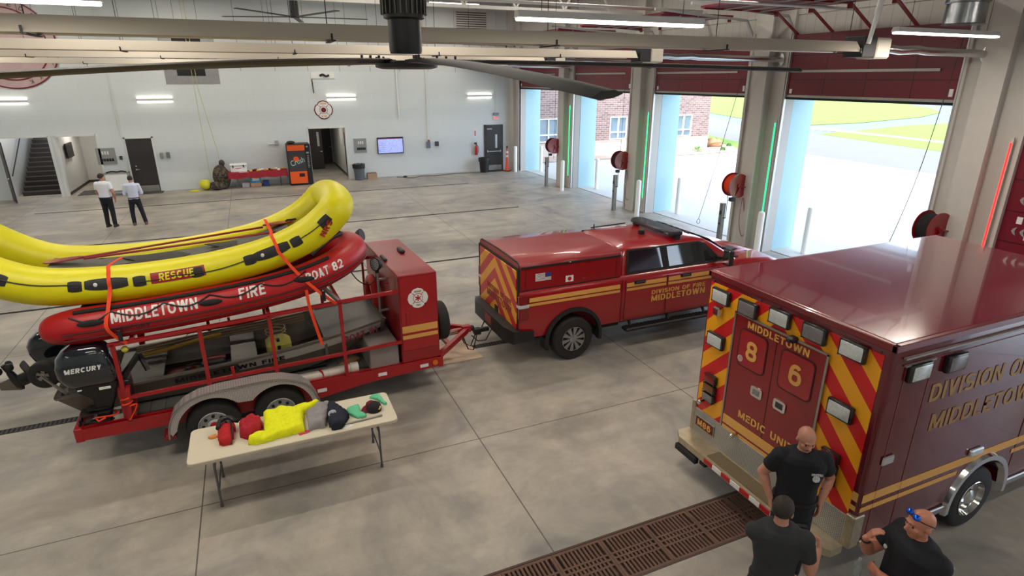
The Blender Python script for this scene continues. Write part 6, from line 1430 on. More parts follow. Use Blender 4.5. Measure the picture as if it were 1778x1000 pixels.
# ------------------------------------------------------------ things on and along the back wall
W = WY
def wall_lamp(x, lb):
    t = thing('wall_lamp', lb, 'lamp', (x, W - .08, 4.09), group='linear wall lamps on the back wall')
    MB().bb(x - .72, x + .72, W - .12, W - .03, 4.03, 4.14, .01).build('housing', fixm, t)
    q = MB(); q.bb(x - .7, x + .7, W - .055, W - .035, 4.14, 4.148); q.bb(x - .7, x + .7, W - .055, W - .035, 4.022, 4.03); q.build('diffuser', lampm, t)
    for dz, rx in ((.07, math.pi), (-.07, 0)):
        ld = bpy.data.lights.new('wall_lamp_light', 'AREA'); ld.shape = 'RECTANGLE'; ld.size = 1.4; ld.size_y = .02; ld.energy = 1.5; ld.color = (1, .9, .72)
        lo = bpy.data.objects.new('wall_lamp_light', ld); COL.objects.link(lo); lo.parent = t; lo.location = (0, .03, dz * 1.1); lo.rotation_euler = (rx, 0, 0)
for x, lb in ((-9.1, 'lit wall lamp above the staircase opening'), (-3.72, 'lit wall lamp above the dark closed door'), (4.45, 'lit wall lamp above the dark hallway opening'), (11.85, 'lit wall lamp near the exit door')): wall_lamp(x, lb)
# round emblem sign
t = thing('fire_emblem_sign', 'maroon and white fire department cross emblem above the hallway opening', 'sign', (3.53, W, 3.5))
mar = mat('emblem_maroon', (110, 22, 34), .5)
emblem(t, (3.53, W - .02, 3.5), (1, 0, 0), (0, 0, 1), .46, face=mar, core=mar, nm='emblem_border'); emblem(t, (3.53, W - .035, 3.5), (1, 0, 0), (0, 0, 1), .41, face=white, core=mar, nm='emblem_face')
text('emblem_text', t, 'DIVISION', (3.53, W - .046, 3.8), (1, 0, 0), (0, 0, 1), .3, .08, gold, .002, .02); text('emblem_text', t, 'OF FIRE', (3.53, W - .046, 3.2), (1, 0, 0), (0, 0, 1), .26, .08, gold, .002, .02)
# big round emblem at top left
t = thing('round_mural', 'large faded pink round emblem high on the wall at the top left corner', 'sign', (-8.5, W, 6.35))
c = V(-8.6, W, 6.3); pk = mat('faded_pink', (186, 160, 162), .7, var=.08, scale=3)
q = MB(); q.lathe(c + V(0, -.03, 0), (0, 1, 0), [(0, 1.72), (.028, 1.72)], 64); q.build('backing', pk, t)
q = MB(); q.lathe(c + V(0, -.045, 0), (0, 1, 0), [(.01, 1.35), (0, 1.36), (0, 1.4), (.01, 1.41)], 64, False); q.lathe(c + V(0, -.045, 0), (0, 1, 0), [(.01, 1.68), (0, 1.69), (0, 1.73), (.01, 1.74)], 64, False); q.build('ring', mar, t)
for k in range(22):
    a = math.radians(-70 + k * 7.2); u = V(math.cos(a), 0, math.sin(a)); v = V(-math.sin(a), 0, math.cos(a))
    if k % 2 == 0: text('ring_letter', t, 'KY YARTNEDEM'[(k // 2) % 12].strip() or 'A', c + u * 1.54 + V(0, -.035, 0), -v, u, .13, .16, darkgrey, .004)
# louvres
lv = mat('louvre_silver', (158, 160, 162), .4, .7, var=.08)
for x0, x1, z0, z1, lb, f in ((-3.15, -.95, 4.74, 7.2, 'silver square louvre plate high on the back wall behind the heaters', 1), (10.5, 12.4, 6.9, 8.4, 'grey wall louvre high near the right end of the back wall', 0)):
    t = thing('wall_louvre', lb, 'vent', (x0, W, z0))
    q = MB(); q.bb(x0, x1, W - .02, W + .03, z0, z1); q.build('plate', lv if f else js, t, 0)
    q = MB(); xa, xb, za, zb = (x0 + .5, x1 - .55, z0 + .35, z1 - .35) if f else (x0 + .12, x1 - .12, z0 + .1, z1 - .1)
    if f: q.bb(xa, xb, W - .03, W - .02, za, zb); q.build('opening', mat('vent_black', (20, 20, 22), .7), t, 0)
    else:
        for k in range(12): z = za + k * (zb - za) / 12; q.bb(xa, xb, W - .04, W - .02, z, z + .04)
        q.build('blades', darkgrey, t, 0)
# control plates
for x0, lb in ((-6.42, 'grey door control panel with a row of black buttons beside the lobby opening'), (4.86, 'grey door control panel with black buttons between the hallway and the television')):
    w_ = .74 if x0 < 0 else .64; z0 = 1.33; z1 = 2.05
    t = thing('control_panel', lb, 'control panel', (x0, W, z0))
    MB().bb(x0, x0 + w_, W - .03, W, z0, z1, .005).build('panel', mat('panel_grey', (150, 152, 153), .5, .3), t)
    q = MB()
    for k in range(5): q.bb(x0 + .14 + k * w_ * .14, x0 + .22 + k * w_ * .14, W - .04, W - .03, z0 + .14, z0 + .26)
    q.build('buttons', black, t, 0)
    q = MB()
    for dx in (.22, .32, .42): q.bb(x0 + dx, x0 + dx + .06, W - .04, W - .03, z0 + .44, z0 + .58)
    q.build('labels', white, t, 0)
# television with a map page
t = thing('wall_screen', 'lit wall television showing a pale blue map page', 'television', (6.75, W, 1.65))
MB().bb(6.06, 7.44, W - .08, W, 1.22, 2.06, .008).build('bezel', black, t)
sc = bpy.data.materials.new('screen_page'); sc.use_nodes = True; N = NB(sc); b = sc.node_tree.nodes['Principled BSDF']
g = N.n('ShaderNodeTexCoord'); vo = N.n('ShaderNodeTexVoronoi', feature='DISTANCE_TO_EDGE'); vo.inputs['Scale'].default_value = 5; N.l(g.outputs['Object'], vo.inputs['Vector'])
colr = N.mix(N.math('LESS_THAN', vo.outputs['Distance'], .03), lin((160, 168, 226)), lin((120, 150, 220))); N.l(colr, b.inputs['Base Color']); N.l(colr, b.inputs['Emission Color']); b.inputs['Emission Strength'].default_value = .8; sc.cycles.emission_sampling = 'NONE'
MB().bb(6.1, 7.4, W - .084, W - .08, 1.26, 2.02).build('screen', sc, t)
q = MB(); q.bb(6.1, 7.4, W - .087, W - .084, 1.97, 2.02); q.build('title_bar', mat('screen_maroon', (110, 40, 70), .5), t)
q = MB()
for k in range(6): q.bb(6.15, 6.45 + .04 * (k % 3), W - .087, W - .084, 1.33 + k * .1, 1.345 + k * .1)
q.build('text_lines', mat('screen_text', (110, 110, 170), .5), t, 0)
# vending machine
t = thing('vending_machine', 'orange and black soda vending machine left of the hallway opening', 'vending machine', (2.05, 31.45, 0))
x0, x1, y0, y1 = 1.52, 2.6, 30.9, 31.75
MB().bb(x0, x1, y0 + .02, y1, .03, 1.98, .02).build('cabinet', black, t)
q = MB(); q.bb(x0 + .02, x1 - .26, y0, y0 + .02, 1.68, 1.94); q.bb(x0 + .02, x1 - .26, y0, y0 + .02, .1, .68); split_loose(q.build('orange_panel', mat('soda_orange', (232, 92, 34), .4), t))
q = MB(); q.bb(x0 + .02, x1 - .26, y0, y0 + .02, .69, 1.67); q.build('front_panel', mat('soda_charcoal', (58, 56, 60), .4), t)
q = MB(); q.bb(x0 + .45, x0 + .7, y0 - .01, y0, .42, .58); q.build('pickup_slot', mat('slot_black', (10, 10, 10), .5), t)
q = MB(); q.lathe((x0 + .38, y0 - .002, 1.28), (0, -1, 0), [(0, .13), (.006, .13)], 24); q.build('orange_disc', MATS['soda_orange'], t)
text('logo', t, 'Crush', (x0 + .42, y0 - .008, 1.16), (1, 0, .32), (-.32, 0, 1), .66, .26, mat('soda_mint', (170, 214, 206), .4), .006, .03, .1)
q = MB()
for k in range(9): q.bb(x1 - .18, x1 - .1, y0 - .0, y0 + .02, .85 + k * .07, .88 + k * .07)
q.bb(x1 - .2, x1 - .08, y0, y0 + .02, 1.52, 1.6); q.bb(x1 - .19, x1 - .1, y0, y0 + .02, 1.82, 1.88); q.build('selection_buttons', mat('button_grey', (150, 152, 156), .4), t, 0)
q = MB(); q.bb(x0, x1, y0 + .05, y1 - .05, 0, .03); q.build('base', black, t)
single('duffel', 'small dark bag lying on top of the vending machine', 'bag', MB().sph((1.75, 31.2, 2.05), (.2, .12, .08), 12), darkgrey, (1.75, 31.2, 1.98))
# snack table
t = thing('snack_table', 'long table under a red cloth between the camouflage pile and the vending machine', 'table', (.15, 31.4, 0))
x0, x1, y0, y1 = -1.2, 1.42, 31.05, 31.7
q = MB(); q.bb(x0, x1, y0, y1, .72, .75); q.build('tabletop', offwhite, t)
q = MB(); q.bb(x0 - .01, x1 + .01, y0 - .02, y1, .75, .76); 
rng = random.Random(2); fr_ = []
N_ = 60
for k in range(N_ + 1):
    x = lerp(x0 - .01, x1 + .01, k / N_); fr_.append(x)
q.loft([[V(x, y0 - .02, .757), V(x, y0 - .035 - .012 * math.sin(k * 1.1), lerp(.5, .46, math.sin(k * .17) ** 2)), V(x, y0 - .028 - .012 * math.sin(k * 1.1), lerp(.5, .46, math.sin(k * .17) ** 2)), V(x, y0 - .012, .757)] for k, x in enumerate(fr_)])
q.bb(x0 - .03, x0 - .01, y0, y1, .42, .757); q.bb(x1 + .01, x1 + .03, y0, y1, .4, .757); q.build('cloth', mat('red_cloth', (150, 20, 40), .7), t, 40)
for x in (-.85, 1.1):
    for y in (31.15, 31.6): q = MB(); q.cyl((x, y, 0), (x, y, .72), .016); q.build('leg', legm, t)
t = thing('cooler', 'white cooler box with black latches at the left end of the red table', 'cooler', (-.72, 31.4, .76))
MB().bb(-1.08, -.36, 31.18, 31.6, .762, 1.05, .03).build('cooler_body', white, t); MB().bb(-1.1, -.34, 31.16, 31.62, 1.05, 1.15, .03).build('lid', white, t)
q = MB(); q.bb(-.98, -.93, 31.13, 31.17, .98, 1.1); q.bb(-.52, -.47, 31.13, 31.17, .98, 1.1); q.build('latch', black, t, 0); q = MB(); q.bb(-.86, -.6, 31.172, 31.178, .93, .96); q.build('label_mark', redplastic, t)
rng = random.Random(11); snack = [((226, 168, 60), 'orange snack packet'), ((230, 228, 220), 'white snack packet'), ((200, 176, 40), 'yellow snack packet'), ((40, 36, 34), 'black cup sleeve'), ((214, 108, 80), 'salmon pink snack packet'), ((228, 224, 210), 'cream box'), ((150, 30, 30), 'dark red snack packet')]
where = ['beside the cooler', 'left of the table middle', 'near the middle of the red table', 'right of the table middle', 'next to the vending machine']
for k in range(15):
    x = -.2 + k * .105; c, nm = snack[(k * 3) % 7]; y = 31.15 + .16 * (k % 3)
    q = MB(); q.box((x, y, .76 + .045), (.13, .1, .08), .02, rng.uniform(-.5, .5))
    single('snack_packet', nm + ' on the red table ' + where[min(4, k // 3)] + ', ' + ('front', 'middle', 'rear')[k % 3], 'snack', q, mat('snack_%d' % ((k * 3) % 7), c, .5), (x, y, .76), group='snacks on the red table')
single('menu_card', 'white sheet of paper in front of the cooler on the red table', 'paper', MB().bb(-.72, -.3, 31.04, 31.16, .762, .77), white, (-.5, 31.1, .76))
for x, y, w_, h, c, nm, lb in ((-.05, 31.4, .5, .2, (176, 140, 110), 'cardboard_box', 'open cardboard box under the red table'), (-.05, 31.45, .48, .32, (64, 150, 196), 'snack_carton', 'blue printed carton standing on the cardboard box under the red table'), (.42, 31.5, .26, .26, (30, 60, 130), 'bottle_pack', 'dark blue bottle pack under the red table, right of the carton'), (-.5, 31.5, .34, .22, (190, 186, 196), 'can_pack', 'pale can pack under the red table, left of the carton')):
    z = .2 if nm == 'snack_carton' else 0
    q = MB(); q.bb(x - w_ / 2, x + w_ / 2, y - .15, y + .15, z, z + h, .01); o = single(nm, lb, 'box', q, mat(nm + '_m', c, .6, var=.15, scale=12), (x, y, z))
    if nm == 'snack_carton': k = MB(); k.bb(x - .14, x + .16, y - .153, y - .15, z + .1, z + .24); k.build('carton_print', white, o)
# camouflage pile, yellow bag, ropes
def blob(name, label, cat, c, r, m, seed, group=None, sub=3):
    rnd = random.Random(seed); q = MB(); bm = bmesh.new(); bmesh.ops.create_icosphere(bm, subdivisions=sub, radius=1)
    ph = [(V(rnd.uniform(-1, 1), rnd.uniform(-1, 1), rnd.uniform(-1, 1)) * 5, rnd.uniform(0, 6)) for _ in range(6)]
    vs = []
    for v in bm.verts: k = 1 + .07 * sum(math.sin(v.co.dot(a) + p) for a, p in ph) / 1.5; vs.append(V(c[0] + v.co.x * r[0] * k, c[1] + v.co.y * r[1] * k, max(c[2] - r[2] + .0, c[2] + v.co.z * r[2] * k)))
    bm.verts.index_update(); q.add(vs, [[v.index for v in f.verts] for f in bm.faces]); bm.free()
    return q if name is None else single(name, label, cat, q, m, (c[0], c[1], c[2] - r[2]), sharp=70)
camo = bpy.data.materials.new('camouflage'); camo.use_nodes = True; N = NB(camo); b = camo.node_tree.nodes['Principled BSDF']; g = N.n('ShaderNodeTexCoord'); no = N.n('ShaderNodeTexNoise'); no.inputs['Scale'].default_value = 7; N.l(g.outputs['Object'], no.inputs['Vector'])
cr = N.n('ShaderNodeValToRGB'); cr.color_ramp.interpolation = 'CONSTANT'; e = cr.color_ramp.elements; e[0].color = lin((60, 52, 44)); e[1].position = .5; e[1].color = lin((104, 90, 72)); x_ = e.new(.44); x_.color = lin((40, 38, 34)); x_ = e.new(.58); x_.color = lin((74, 78, 56)); N.l(no.outputs['Fac'], cr.inputs[0]); N.l(cr.outputs[0], b.inputs['Base Color']); b.inputs['Roughness'].default_value = .9
t = thing('training_dummy', 'camouflage clothed rescue dummy slumped on the floor below the hanging rope', 'dummy', (-1.6, 31.3, 0))
q = blob(None, '', '', (-1.5, 31.4, .55), (.4, .32, .55), camo, 4); q.build('torso', camo, t, 70)
q = blob(None, '', '', (-1.75, 31.15, .2), (.36, .3, .2), camo, 5); q.build('legs', camo, t, 70)
q = MB(); q.sph((-1.42, 31.45, 1.2), (.13, .13, .16), 14); q.build('head', mat('dummy_head', (66, 62, 56), .8), t); q = MB(); q.tube([V(-1.5 + .38 * math.cos(a), 31.4 + .33 * math.sin(a), .6) for a in [k * .3 for k in range(21)]], .03, 6, True); q.build('strap', darkgrey, t)
blob('yellow_rope_bag', 'yellow rope bag on the floor left of the camouflage dummy', 'bag', (-2.25, 31.3, .25), (.26, .24, .25), fab('rope_bag_yellow', (206, 204, 50)), 9)
q = MB(); q.tube(smooth_path([(-2.5, 31.1, .02), (-2.75, 31.0, .02), (-2.95, 31.15, .02), (-2.6, 31.2, .03), (-2.8, 30.95, .02)], 5), .025, 6); single('yellow_rope', 'yellow rope end trailing on the floor beside the yellow rope bag', 'rope', q, MATS['rope_bag_yellow'], (-2.7, 31, .02))
q = MB(); q.tube([(-1.9, 31.6, 8.3), (-1.9, 31.6, 4.6), (-1.52, 31.45, 1.75), (-1.5, 31.43, 1.38)], .012, 6); single('hanging_rope', 'hanging rope ending at the camouflage dummy', 'rope', q, mat('pale_rope', (186, 186, 130), .8), (-1.5, 31.4, 1.38))
q = MB(); q.tube([(-2.05, 31.6, 8.3), (-2.05, 31.6, 4.6), (-2.0, 31.5, .5)], .01, 6); single('hanging_rope', 'hanging rope ending at the yellow rope bag', 'rope', q, MATS['pale_rope'], (-2.0, 31.5, .5))
# bins, boxes, extinguisher, sign, cones
def bin_(x, y, h, r, m, lb):
    t = thing('trash_can', lb, 'trash can', (x, y, 0)); q = MB(); q.lathe((x, y, 0), (0, 0, 1), [(0, r * .78), (h, r), (h, r * .95), (.05, r * .74)], 24); q.build('can', m, t)
    q = MB(); n = 26; q.loft([[V(x + (r * k_ + .012 * math.sin(7 * a)) * math.cos(a), y + (r * k_ + .012 * math.sin(5 * a)) * math.sin(a), z + .012 * math.sin(9 * a)) for a in [2 * math.pi * i / n for i in range(n)]] for k_, z in ((1.04, h - .18), (1.07, h - .02), (1.04, h + .03), (.9, h - .05), (.8, h - .12))]); q.build('bin_liner', black, t)
bin_(4.95, 31.45, .78, .3, mat('bin_grey', (88, 96, 104), .6), 'grey trash can with a black liner right of the hallway opening'); bin_(11.85, 31.35, .78, .3, black, 'black trash can beside the exit door')
q = MB(); q.bb(5.35, 5.85, 31.4, 31.7, 0, .3, .005); o = single('cardboard_box', 'cardboard box on the floor next to the grey trash can', 'box', q, mat('cardboard', (168, 142, 120), .8), (5.6, 31.5, 0)); k = MB(); k.bb(5.37, 5.83, 31.42, 31.68, .301, .305); k.build('opening', mat('box_dark', (70, 56, 50), .8), o)
t = thing('fire_extinguisher', 'red fire extinguisher hanging on the back wall left of the black trash can', 'fire extinguisher', (11.55, 31.8, .95))
q = MB(); q.lathe((11.55, 31.78, .92), (0, 0, 1), [(0, .07), (.02, .085), (.42, .085), (.48, .05), (.52, .03)], 20); q.build('cylinder', redplastic, t); q = MB(); q.box((11.55, 31.76, 1.48), (.05, .14, .06), .01); q.tube(smooth_path([(11.58, 31.7, 1.47), (11.66, 31.7, 1.3), (11.64, 31.7, 1.05)], 4), .014, 6); q.box((11.5, 31.76, 1.56), (.16, .04, .1), .01); q.build('valve_hose', darkgrey, t)
q = MB(); q.bb(11.48, 11.6, W - .012, W, 1.9, 2.3); o = single('extinguisher_sign', 'small red and white sign above the fire extinguisher', 'sign', q, white, (11.54, W, 2.1)); q = MB(); q.bb(11.5, 11.58, W - .015, W - .012, 1.96, 2.24); q.build('sign_print', mat('pale_red', (206, 90, 96), .5), o)
t = thing('exit_sign', 'red lettered EXIT sign above the exit door', 'sign', (12.78, W, 2.9)); MB().bb(12.62, 12.95, W - .06, W, 2.78, 2.98, .006).build('sign_box', white, t)
text('lettering', t, 'EXIT', (12.785, W - .062, 2.88), (1, 0, 0), (0, 0, 1), .27, .13, mat('exit_red', (226, 60, 70), .5, emit=.6), .004, .02)
q = MB(); q.box((12.78, W - .06, 3.1), (.3, .12, .14), .01); q.build('emergency_light', mat('grey_blue_box', (120, 130, 150), .5), t)
t = thing('delineator_post', 'orange traffic post with white bands at the back corner by the exit door', 'traffic cone', (13.2, 31.25, 0))
q = MB(); q.lathe((13.2, 31.25, 0), (0, 0, 1), [(0, .2), (.05, .2), (.06, .1), (.1, .085), (1.25, .05), (1.27, .03)], 20); q.build('post', mat('cone_orange', (236, 84, 54), .5), t)
for z in (.78, 1.0): q = MB(); q.lathe((13.2, 31.25, z), (0, 0, 1), [(0, .072), (.0, .075), (.12, .068), (.12, .06)], 20); q.build('white_band', white, t)
q = MB(); q.lathe((13.2, 31.25, 1.27), (0, 0, 1), [(0, .035), (.12, .045), (.13, .02)], 12); q.build('cap', darkgrey, t); q = MB(); q.lathe((13.2, 31.25, 0.0), (0, 0, 1), [(0, .23), (.045, .23), (.05, .2)], 8); q.build('base', rubber, t)
# floor mats
for x0, x1, y0, y1, lb in ((-5.35, -4.05, 31.2, 31.83, 'dark floor mat in front of the closed dark door'), (12.0, 13.1, 31.25, 31.83, 'dark floor mat in front of the exit door'), (-7.5, -6.4, 31.95, 33.3, 'grey floor mat inside the lobby opening')): single('floor_mat', lb, 'mat', MB().bb(x0, x1, y0, y1, 0.001, .014), mat('mat_dark', (66, 64, 64), .9, var=.1, scale=40), ((x0 + x1) / 2, (y0 + y1) / 2, 0), sharp=0)
# whiteboard cart
t = thing('supply_cart', 'white panelled cart between the two men and the back wall', 'cart', (-5.7, 31.3, 0))
q = MB(); q.bb(-6.15, -5.3, 31.2, 31.24, .25, .95); q.build('panel', white, t); q = MB()
for a, b_ in (((-6.18, 31.2, .05), (-6.18, 31.2, 1.0)), ((-5.27, 31.2, .05), (-5.27, 31.2, 1.0)), ((-6.18, 31.2, 1.0), (-5.27, 31.2, 1.0)), ((-6.18, 31.2, .2), (-5.27, 31.2, .2)), ((-6.18, 31.65, .05), (-6.18, 31.65, 1.0)), ((-5.27, 31.65, .05), (-5.27, 31.65, 1.0)), ((-6.18, 31.2, 1.0), (-6.18, 31.65, 1.0)), ((-5.27, 31.2, 1.0), (-5.27, 31.65, 1.0))): q.bar(a, b_, .035)
q.bb(-6.18, -5.27, 31.2, 31.65, .98, 1.0); q.build('frame', alum, t)
q = MB()
for x in (-6.15, -5.3):
    for y in (31.23, 31.62): q.cyl((x - .015, y, .04), (x + .015, y, .04), .04, seg=12)
q.build('caster', black, t)
q = MB(); q.tube(smooth_path([(-6.1, 31.4, 1.02), (-5.9, 31.3, 1.08), (-5.7, 31.5, 1.03), (-5.5, 31.3, 1.08), (-5.35, 31.4, 1.03)], 4), .03, 8); single('hose_bundle', 'black strap bundle on top of the white panelled cart', 'strap', q, black, (-5.7, 31.4, 1.0))
# conduits, boxes
for x, z0, z1, r, m, nm, lb in ((8.8, 1.75, 8.6, .018, offwhite, 'conduit', 'thin vertical conduit running down to the grey alarm box'), (12.78, 3.15, 8.6, .014, offwhite, 'conduit', 'thin vertical conduit above the EXIT sign'), (7.3, 3.2, 8.6, .045, white, 'drop_pipe', 'white vertical pipe on the back wall above the television'), (-5.35, 2.5, 8.6, .012, offwhite, 'conduit', 'thin vertical conduit above the dark closed door')):
    q = MB(); q.cyl((x, W - .05, z0), (x, W - .05, z1), r, seg=10)
    if nm == 'drop_pipe': q.cyl((x, W - .07, z0 - .25), (x, W - .07, z0), .025)
    single(nm, lb, 'pipe', q, m, (x, W - .05, z0))
for x, z, w_, h, c, lb in ((8.82, 1.58, .22, .34, (110, 120, 140), 'grey alarm box with a red top below the conduit'), (9.3, 1.62, .2, .24, (60, 66, 76), 'dark grey wall box right of the alarm box'), (-3.88, 1.62, .14, .26, (140, 142, 140), 'left one of two grey switch plates right of the dark door'), (-3.62, 1.63, .15, .26, (120, 122, 120), 'right one of two grey switch plates right of the dark door'), (-5.5, 1.6, .1, .16, (60, 60, 62), 'small dark reader left of the dark door'), (1.15, 2.0, .18, .22, (160, 164, 168), 'grey valve box above the snack table')):
    q = MB(); q.bb(x - w_ / 2, x + w_ / 2, W - .08, W, z - h / 2, z + h / 2, .01); o = single('wall_box', lb, 'wall box', q, mat('box_%d' % int(x * 10 + 90), c, .5), (x, W, z))
    if x == 8.82: k = MB(); k.cyl((x + .03, W - .06, z + .17), (x + .03, W - .06, z + .26), .05); k.build('beacon', redplastic, o)
    if x == 1.15: k = MB(); k.cyl((x - .4, W - .05, z - .05), (x - .05, W - .05, z - .05), .025); k.cyl((x - .4, W - .05, z - .14), (x - .4, W - .05, z + .03), .02); k.build('pipe_stub', white, o)
t = thing('projector_bracket', 'white box with black cabling high above the emblem', 'bracket', (3.7, W, 5.1)); q = MB(); q.bb(3.1, 4.2, W - .05, W, 4.98, 5.28); q.build('box', white, t); q = MB(); q.tube(smooth_path([(3.5, W - .07, 5.1), (3.65, W - .09, 5.16), (3.8, W - .07, 5.08), (3.95, W - .08, 5.14)], 5), .05, 8); q.bar((3.12, W - .06, 4.95), (3.15, W - .06, 4.3), .04); q.build('cabling', black, t)
q = MB(); q.tube(smooth_path([(6.9, 31.5, .02), (7.6, 30.9, .02), (8.2, 31.3, .02), (9.0, 31.1, .02), (10.2, 31.4, .02), (11.6, 31.2, .02)], 8), .014, 6); q.sph((7.3, 31.25, .05), (.12, .08, .05), 10); single('extension_cord', 'dark extension cord snaking along the foot of the back wall', 'cord', q, darkgrey, (8, 31.2, .02))
# ------------------------------------------------------------ people
skin = mat('skin', (188, 134, 112), .5, var=.04, scale=30); skin.node_tree.nodes['Principled BSDF'].inputs['Subsurface Weight'].default_value = .08
skin.node_tree.nodes['Principled BSDF'].inputs['Subsurface Radius'].default_value = (.02, .008, .004)
haird = mat('dark_hair', (46, 36, 30), .7, var=.15, scale=80, bump=.4)
def hand(q, wr, d, n, curl, s=1.0, side=1):
    wr = Vector(wr); d = Vector(d).normalized(); n = Vector(n); n = (n - d * n.dot(d)).normalized(); u = d.cross(n) * side   # n: out of the back of the hand; u: towards the little finger
    L = .085 * s
    for k in (-.024, -.008, .009, .025): q.caps(wr + d * .01 + u * k * .6, wr + d * L + u * k, .015 * s, .0125 * s, 10)
    for k, ln in ((-.027, .9), (-.009, 1.0), (.009, .94), (.026, .76)):
        p = wr + d * L + u * k * 1.05; dd = d.copy(); a = curl
        for j, sg in enumerate((.042, .026, .02)):
            dd = (dd * math.cos(a) - n * math.sin(a)).normalized() if j == 0 else (dd * math.cos(a * 1.1) - n_ * math.sin(a * 1.1)).normalized()
            n_ = u.cross(dd) * side; n_ = n_ if n_.dot(n) > -2 else -n_
            n_ = (n - dd * n.dot(dd)); n_ = n_.normalized() if n_.length > .2 else d
            p2 = p + dd * sg * ln * s; q.caps(p, p2, (.0095 - .001 * j) * s, (.0088 - .001 * j) * s, 8); p = p2
    p = wr + d * .025 - u * .025; t_ = (d * .75 - u * .7 - n * (.2 + curl * .3)).normalized(); p2 = p + t_ * .04 * s; q.caps(p, p2, .0125 * s, .0105 * s, 8); q.caps(p2, p2 + (t_ * .6 + d * .6 - n * curl * .5).normalized() * .03 * s, .0105 * s, .009 * s, 8)
def remesh(ob, vox, it=4):
    md = ob.modifiers.new('r', 'REMESH'); md.mode = 'VOXEL'; md.voxel_size = vox; md.use_smooth_shade = True
    sm = ob.modifiers.new('s', 'SMOOTH'); sm.iterations = it; sm.factor = .5
    bpy.context.view_layer.update(); bake(ob); ob.data.shade_smooth()
def person(label, loc, rz, H_, J, shirt, pants, shoe, hairm=None, vox=.007, hair_style='short', tee=True, yaw=0, pitch=0, build_=1.0, extra=None, hands=None, skinm=None, lower=True, belly=0.0):
    fr = (loc, rz); s = H_ / 1.8; sk = skinm or skin
    P = {k: V(*v) * s for k, v in J.items()}
    q = MB(); b_ = build_
    prof = [(.86, .15, .105), (.95, .165, .115), (1.05, .15, .105), (1.15, .148, .105), (1.28, .172, .12), (1.38, .185, .122), (1.45, .17, .105), (1.5, .12, .085), (1.525, .082, .07), (1.54, .06, .06)]
    lean = J.get('lean', (0, 0, 0)); 
    def tor(mb, g, z0=0, z1=9, bel=0.0):
        rr = []
        for z, w_, d in prof:
            if z < z0 or z > z1: continue
            gg = g + (.02 if g > 0 and 1.44 < z < 1.52 else 0); off = V(lean[0], lean[1], 0) * max(0, z - .95); bb_ = bel * math.exp(-((z - 1.08) / .13) ** 2)
            rr.append([V(off.x + (w_ * b_ + gg) * math.copysign(abs(math.cos(a)) ** .8, math.cos(a)), off.y + bb_ * max(0, math.sin(a)) + (d * b_ + gg + bb_ * .3) * math.sin(a), z) * s for a in [2 * math.pi * i / 28 for i in range(28)]])
        mb.loft(rr)
    tor(q, 0, bel=belly)
    hd = P['head']; nk = V(lean[0] * .6, lean[1] * .6 - .01, 1.5) * s
    q.caps(nk - V(0, 0, .04), hd - V(0, .012, .07) * s, .062 * s, .055 * s, 16)
    RM = Matrix.Rotation(yaw, 3, 'Z') @ Matrix.Rotation(pitch, 3, 'X')
    def h(x, y, z): return hd + RM @ (V(x, y, z) * s)
    def hs(x, y, z, r, seg=16): q.sph(h(x, y, z), tuple(k * s for k in r), seg, RM)
    hs(0, -.012, .03, (.077, .097, .09), 20); hs(0, .02, -.03, (.062, .075, .085), 18); hs(0, .055, -.085, (.034, .03, .028), 12); hs(0, .03, -.06, (.055, .055, .05), 14)
    q.caps(h(0, .085, .012), h(0, .108, -.022), .009 * s, .015 * s, 10); hs(0, .083, .032, (.05, .014, .012), 12); hs(0, .082, -.056, (.022, .012, .009), 10)
    for sx in (-1, 1): hs(sx * .077, -.012, -.008, (.011, .02, .031), 10); hs(sx * .04, .06, -.02, (.024, .022, .02), 10)
    for sd, S_ in (('R', 1), ('L', -1)):
        sh, el, wr = P['sh' + sd], P['el' + sd], P['wr' + sd]
        q.caps(sh - V(S_ * .03, 0, 0), sh, .07 * s * b_, .068 * s * b_, 14); q.caps(sh, el, .058 * s * b_, .043 * s * b_, 14); mid = el.lerp(wr, .3); q.caps(el, mid, .042 * s * b_, .044 * s * b_, 12); q.caps(mid, wr, .043 * s * b_, .029 * s, 12)
        hp, kn, an = P['hip' + sd], P['kn' + sd], P['an' + sd]
        q.caps(hp, kn, .088 * s, .058 * s, 14); q.caps(kn, kn.lerp(an, .35), .056 * s, .058 * s, 12); q.caps(kn.lerp(an, .35), an, .056 * s, .038 * s, 12); q.caps(an, an + V(0, .12, -.05) * s, .035 * s, .03 * s, 10)
        hdir, hn, curl = (hands or {}).get(sd, ((wr - el), V(S_, 0, 0), .35))
        hand(q, wr, hdir, hn, curl, s, -S_ if True else 1)
    body = single('person', label, 'person', q, sk, (0, 0, 0), fr, sharp=0); remesh(body, vox, 3)
    # clothing
    q = MB(); g = .014; tor(q, g, .9, 1.53, belly); q.loft([[nk + V(rx * math.cos(a), .004 + ry * math.sin(a), z) * s for a in [2 * math.pi * i / 28 for i in range(28)]] for z, rx, ry in ((-.12, .18 * b_, .125 * b_), (-.04, .16 * b_, .115 * b_), (.01, .125 * b_, .1 * b_), (.045, .084, .082))])
    for sd, S_ in (('R', 1), ('L', -1)):
        sh, el, wr = P['sh' + sd], P['el' + sd], P['wr' + sd]
        q.caps(sh - V(S_ * .04, 0, .01), sh, .085 * s * b_, .08 * s * b_, 14)
        e = sh.lerp(el, .62) if tee else el; q.cyl(sh, e, .076 * s * b_, (.066 if tee else .058) * s * b_, seg=16)
        if not tee: q.caps(sh, el, .07 * s * b_, .056 * s * b_, 14); q.cyl(el, el.lerp(wr, .88), .056 * s * b_, .042 * s, seg=14)
    o = q.build('shirt', shirt, body, 0); remesh(o, vox * 1.3, 5)
    q = MB()
    rr = []
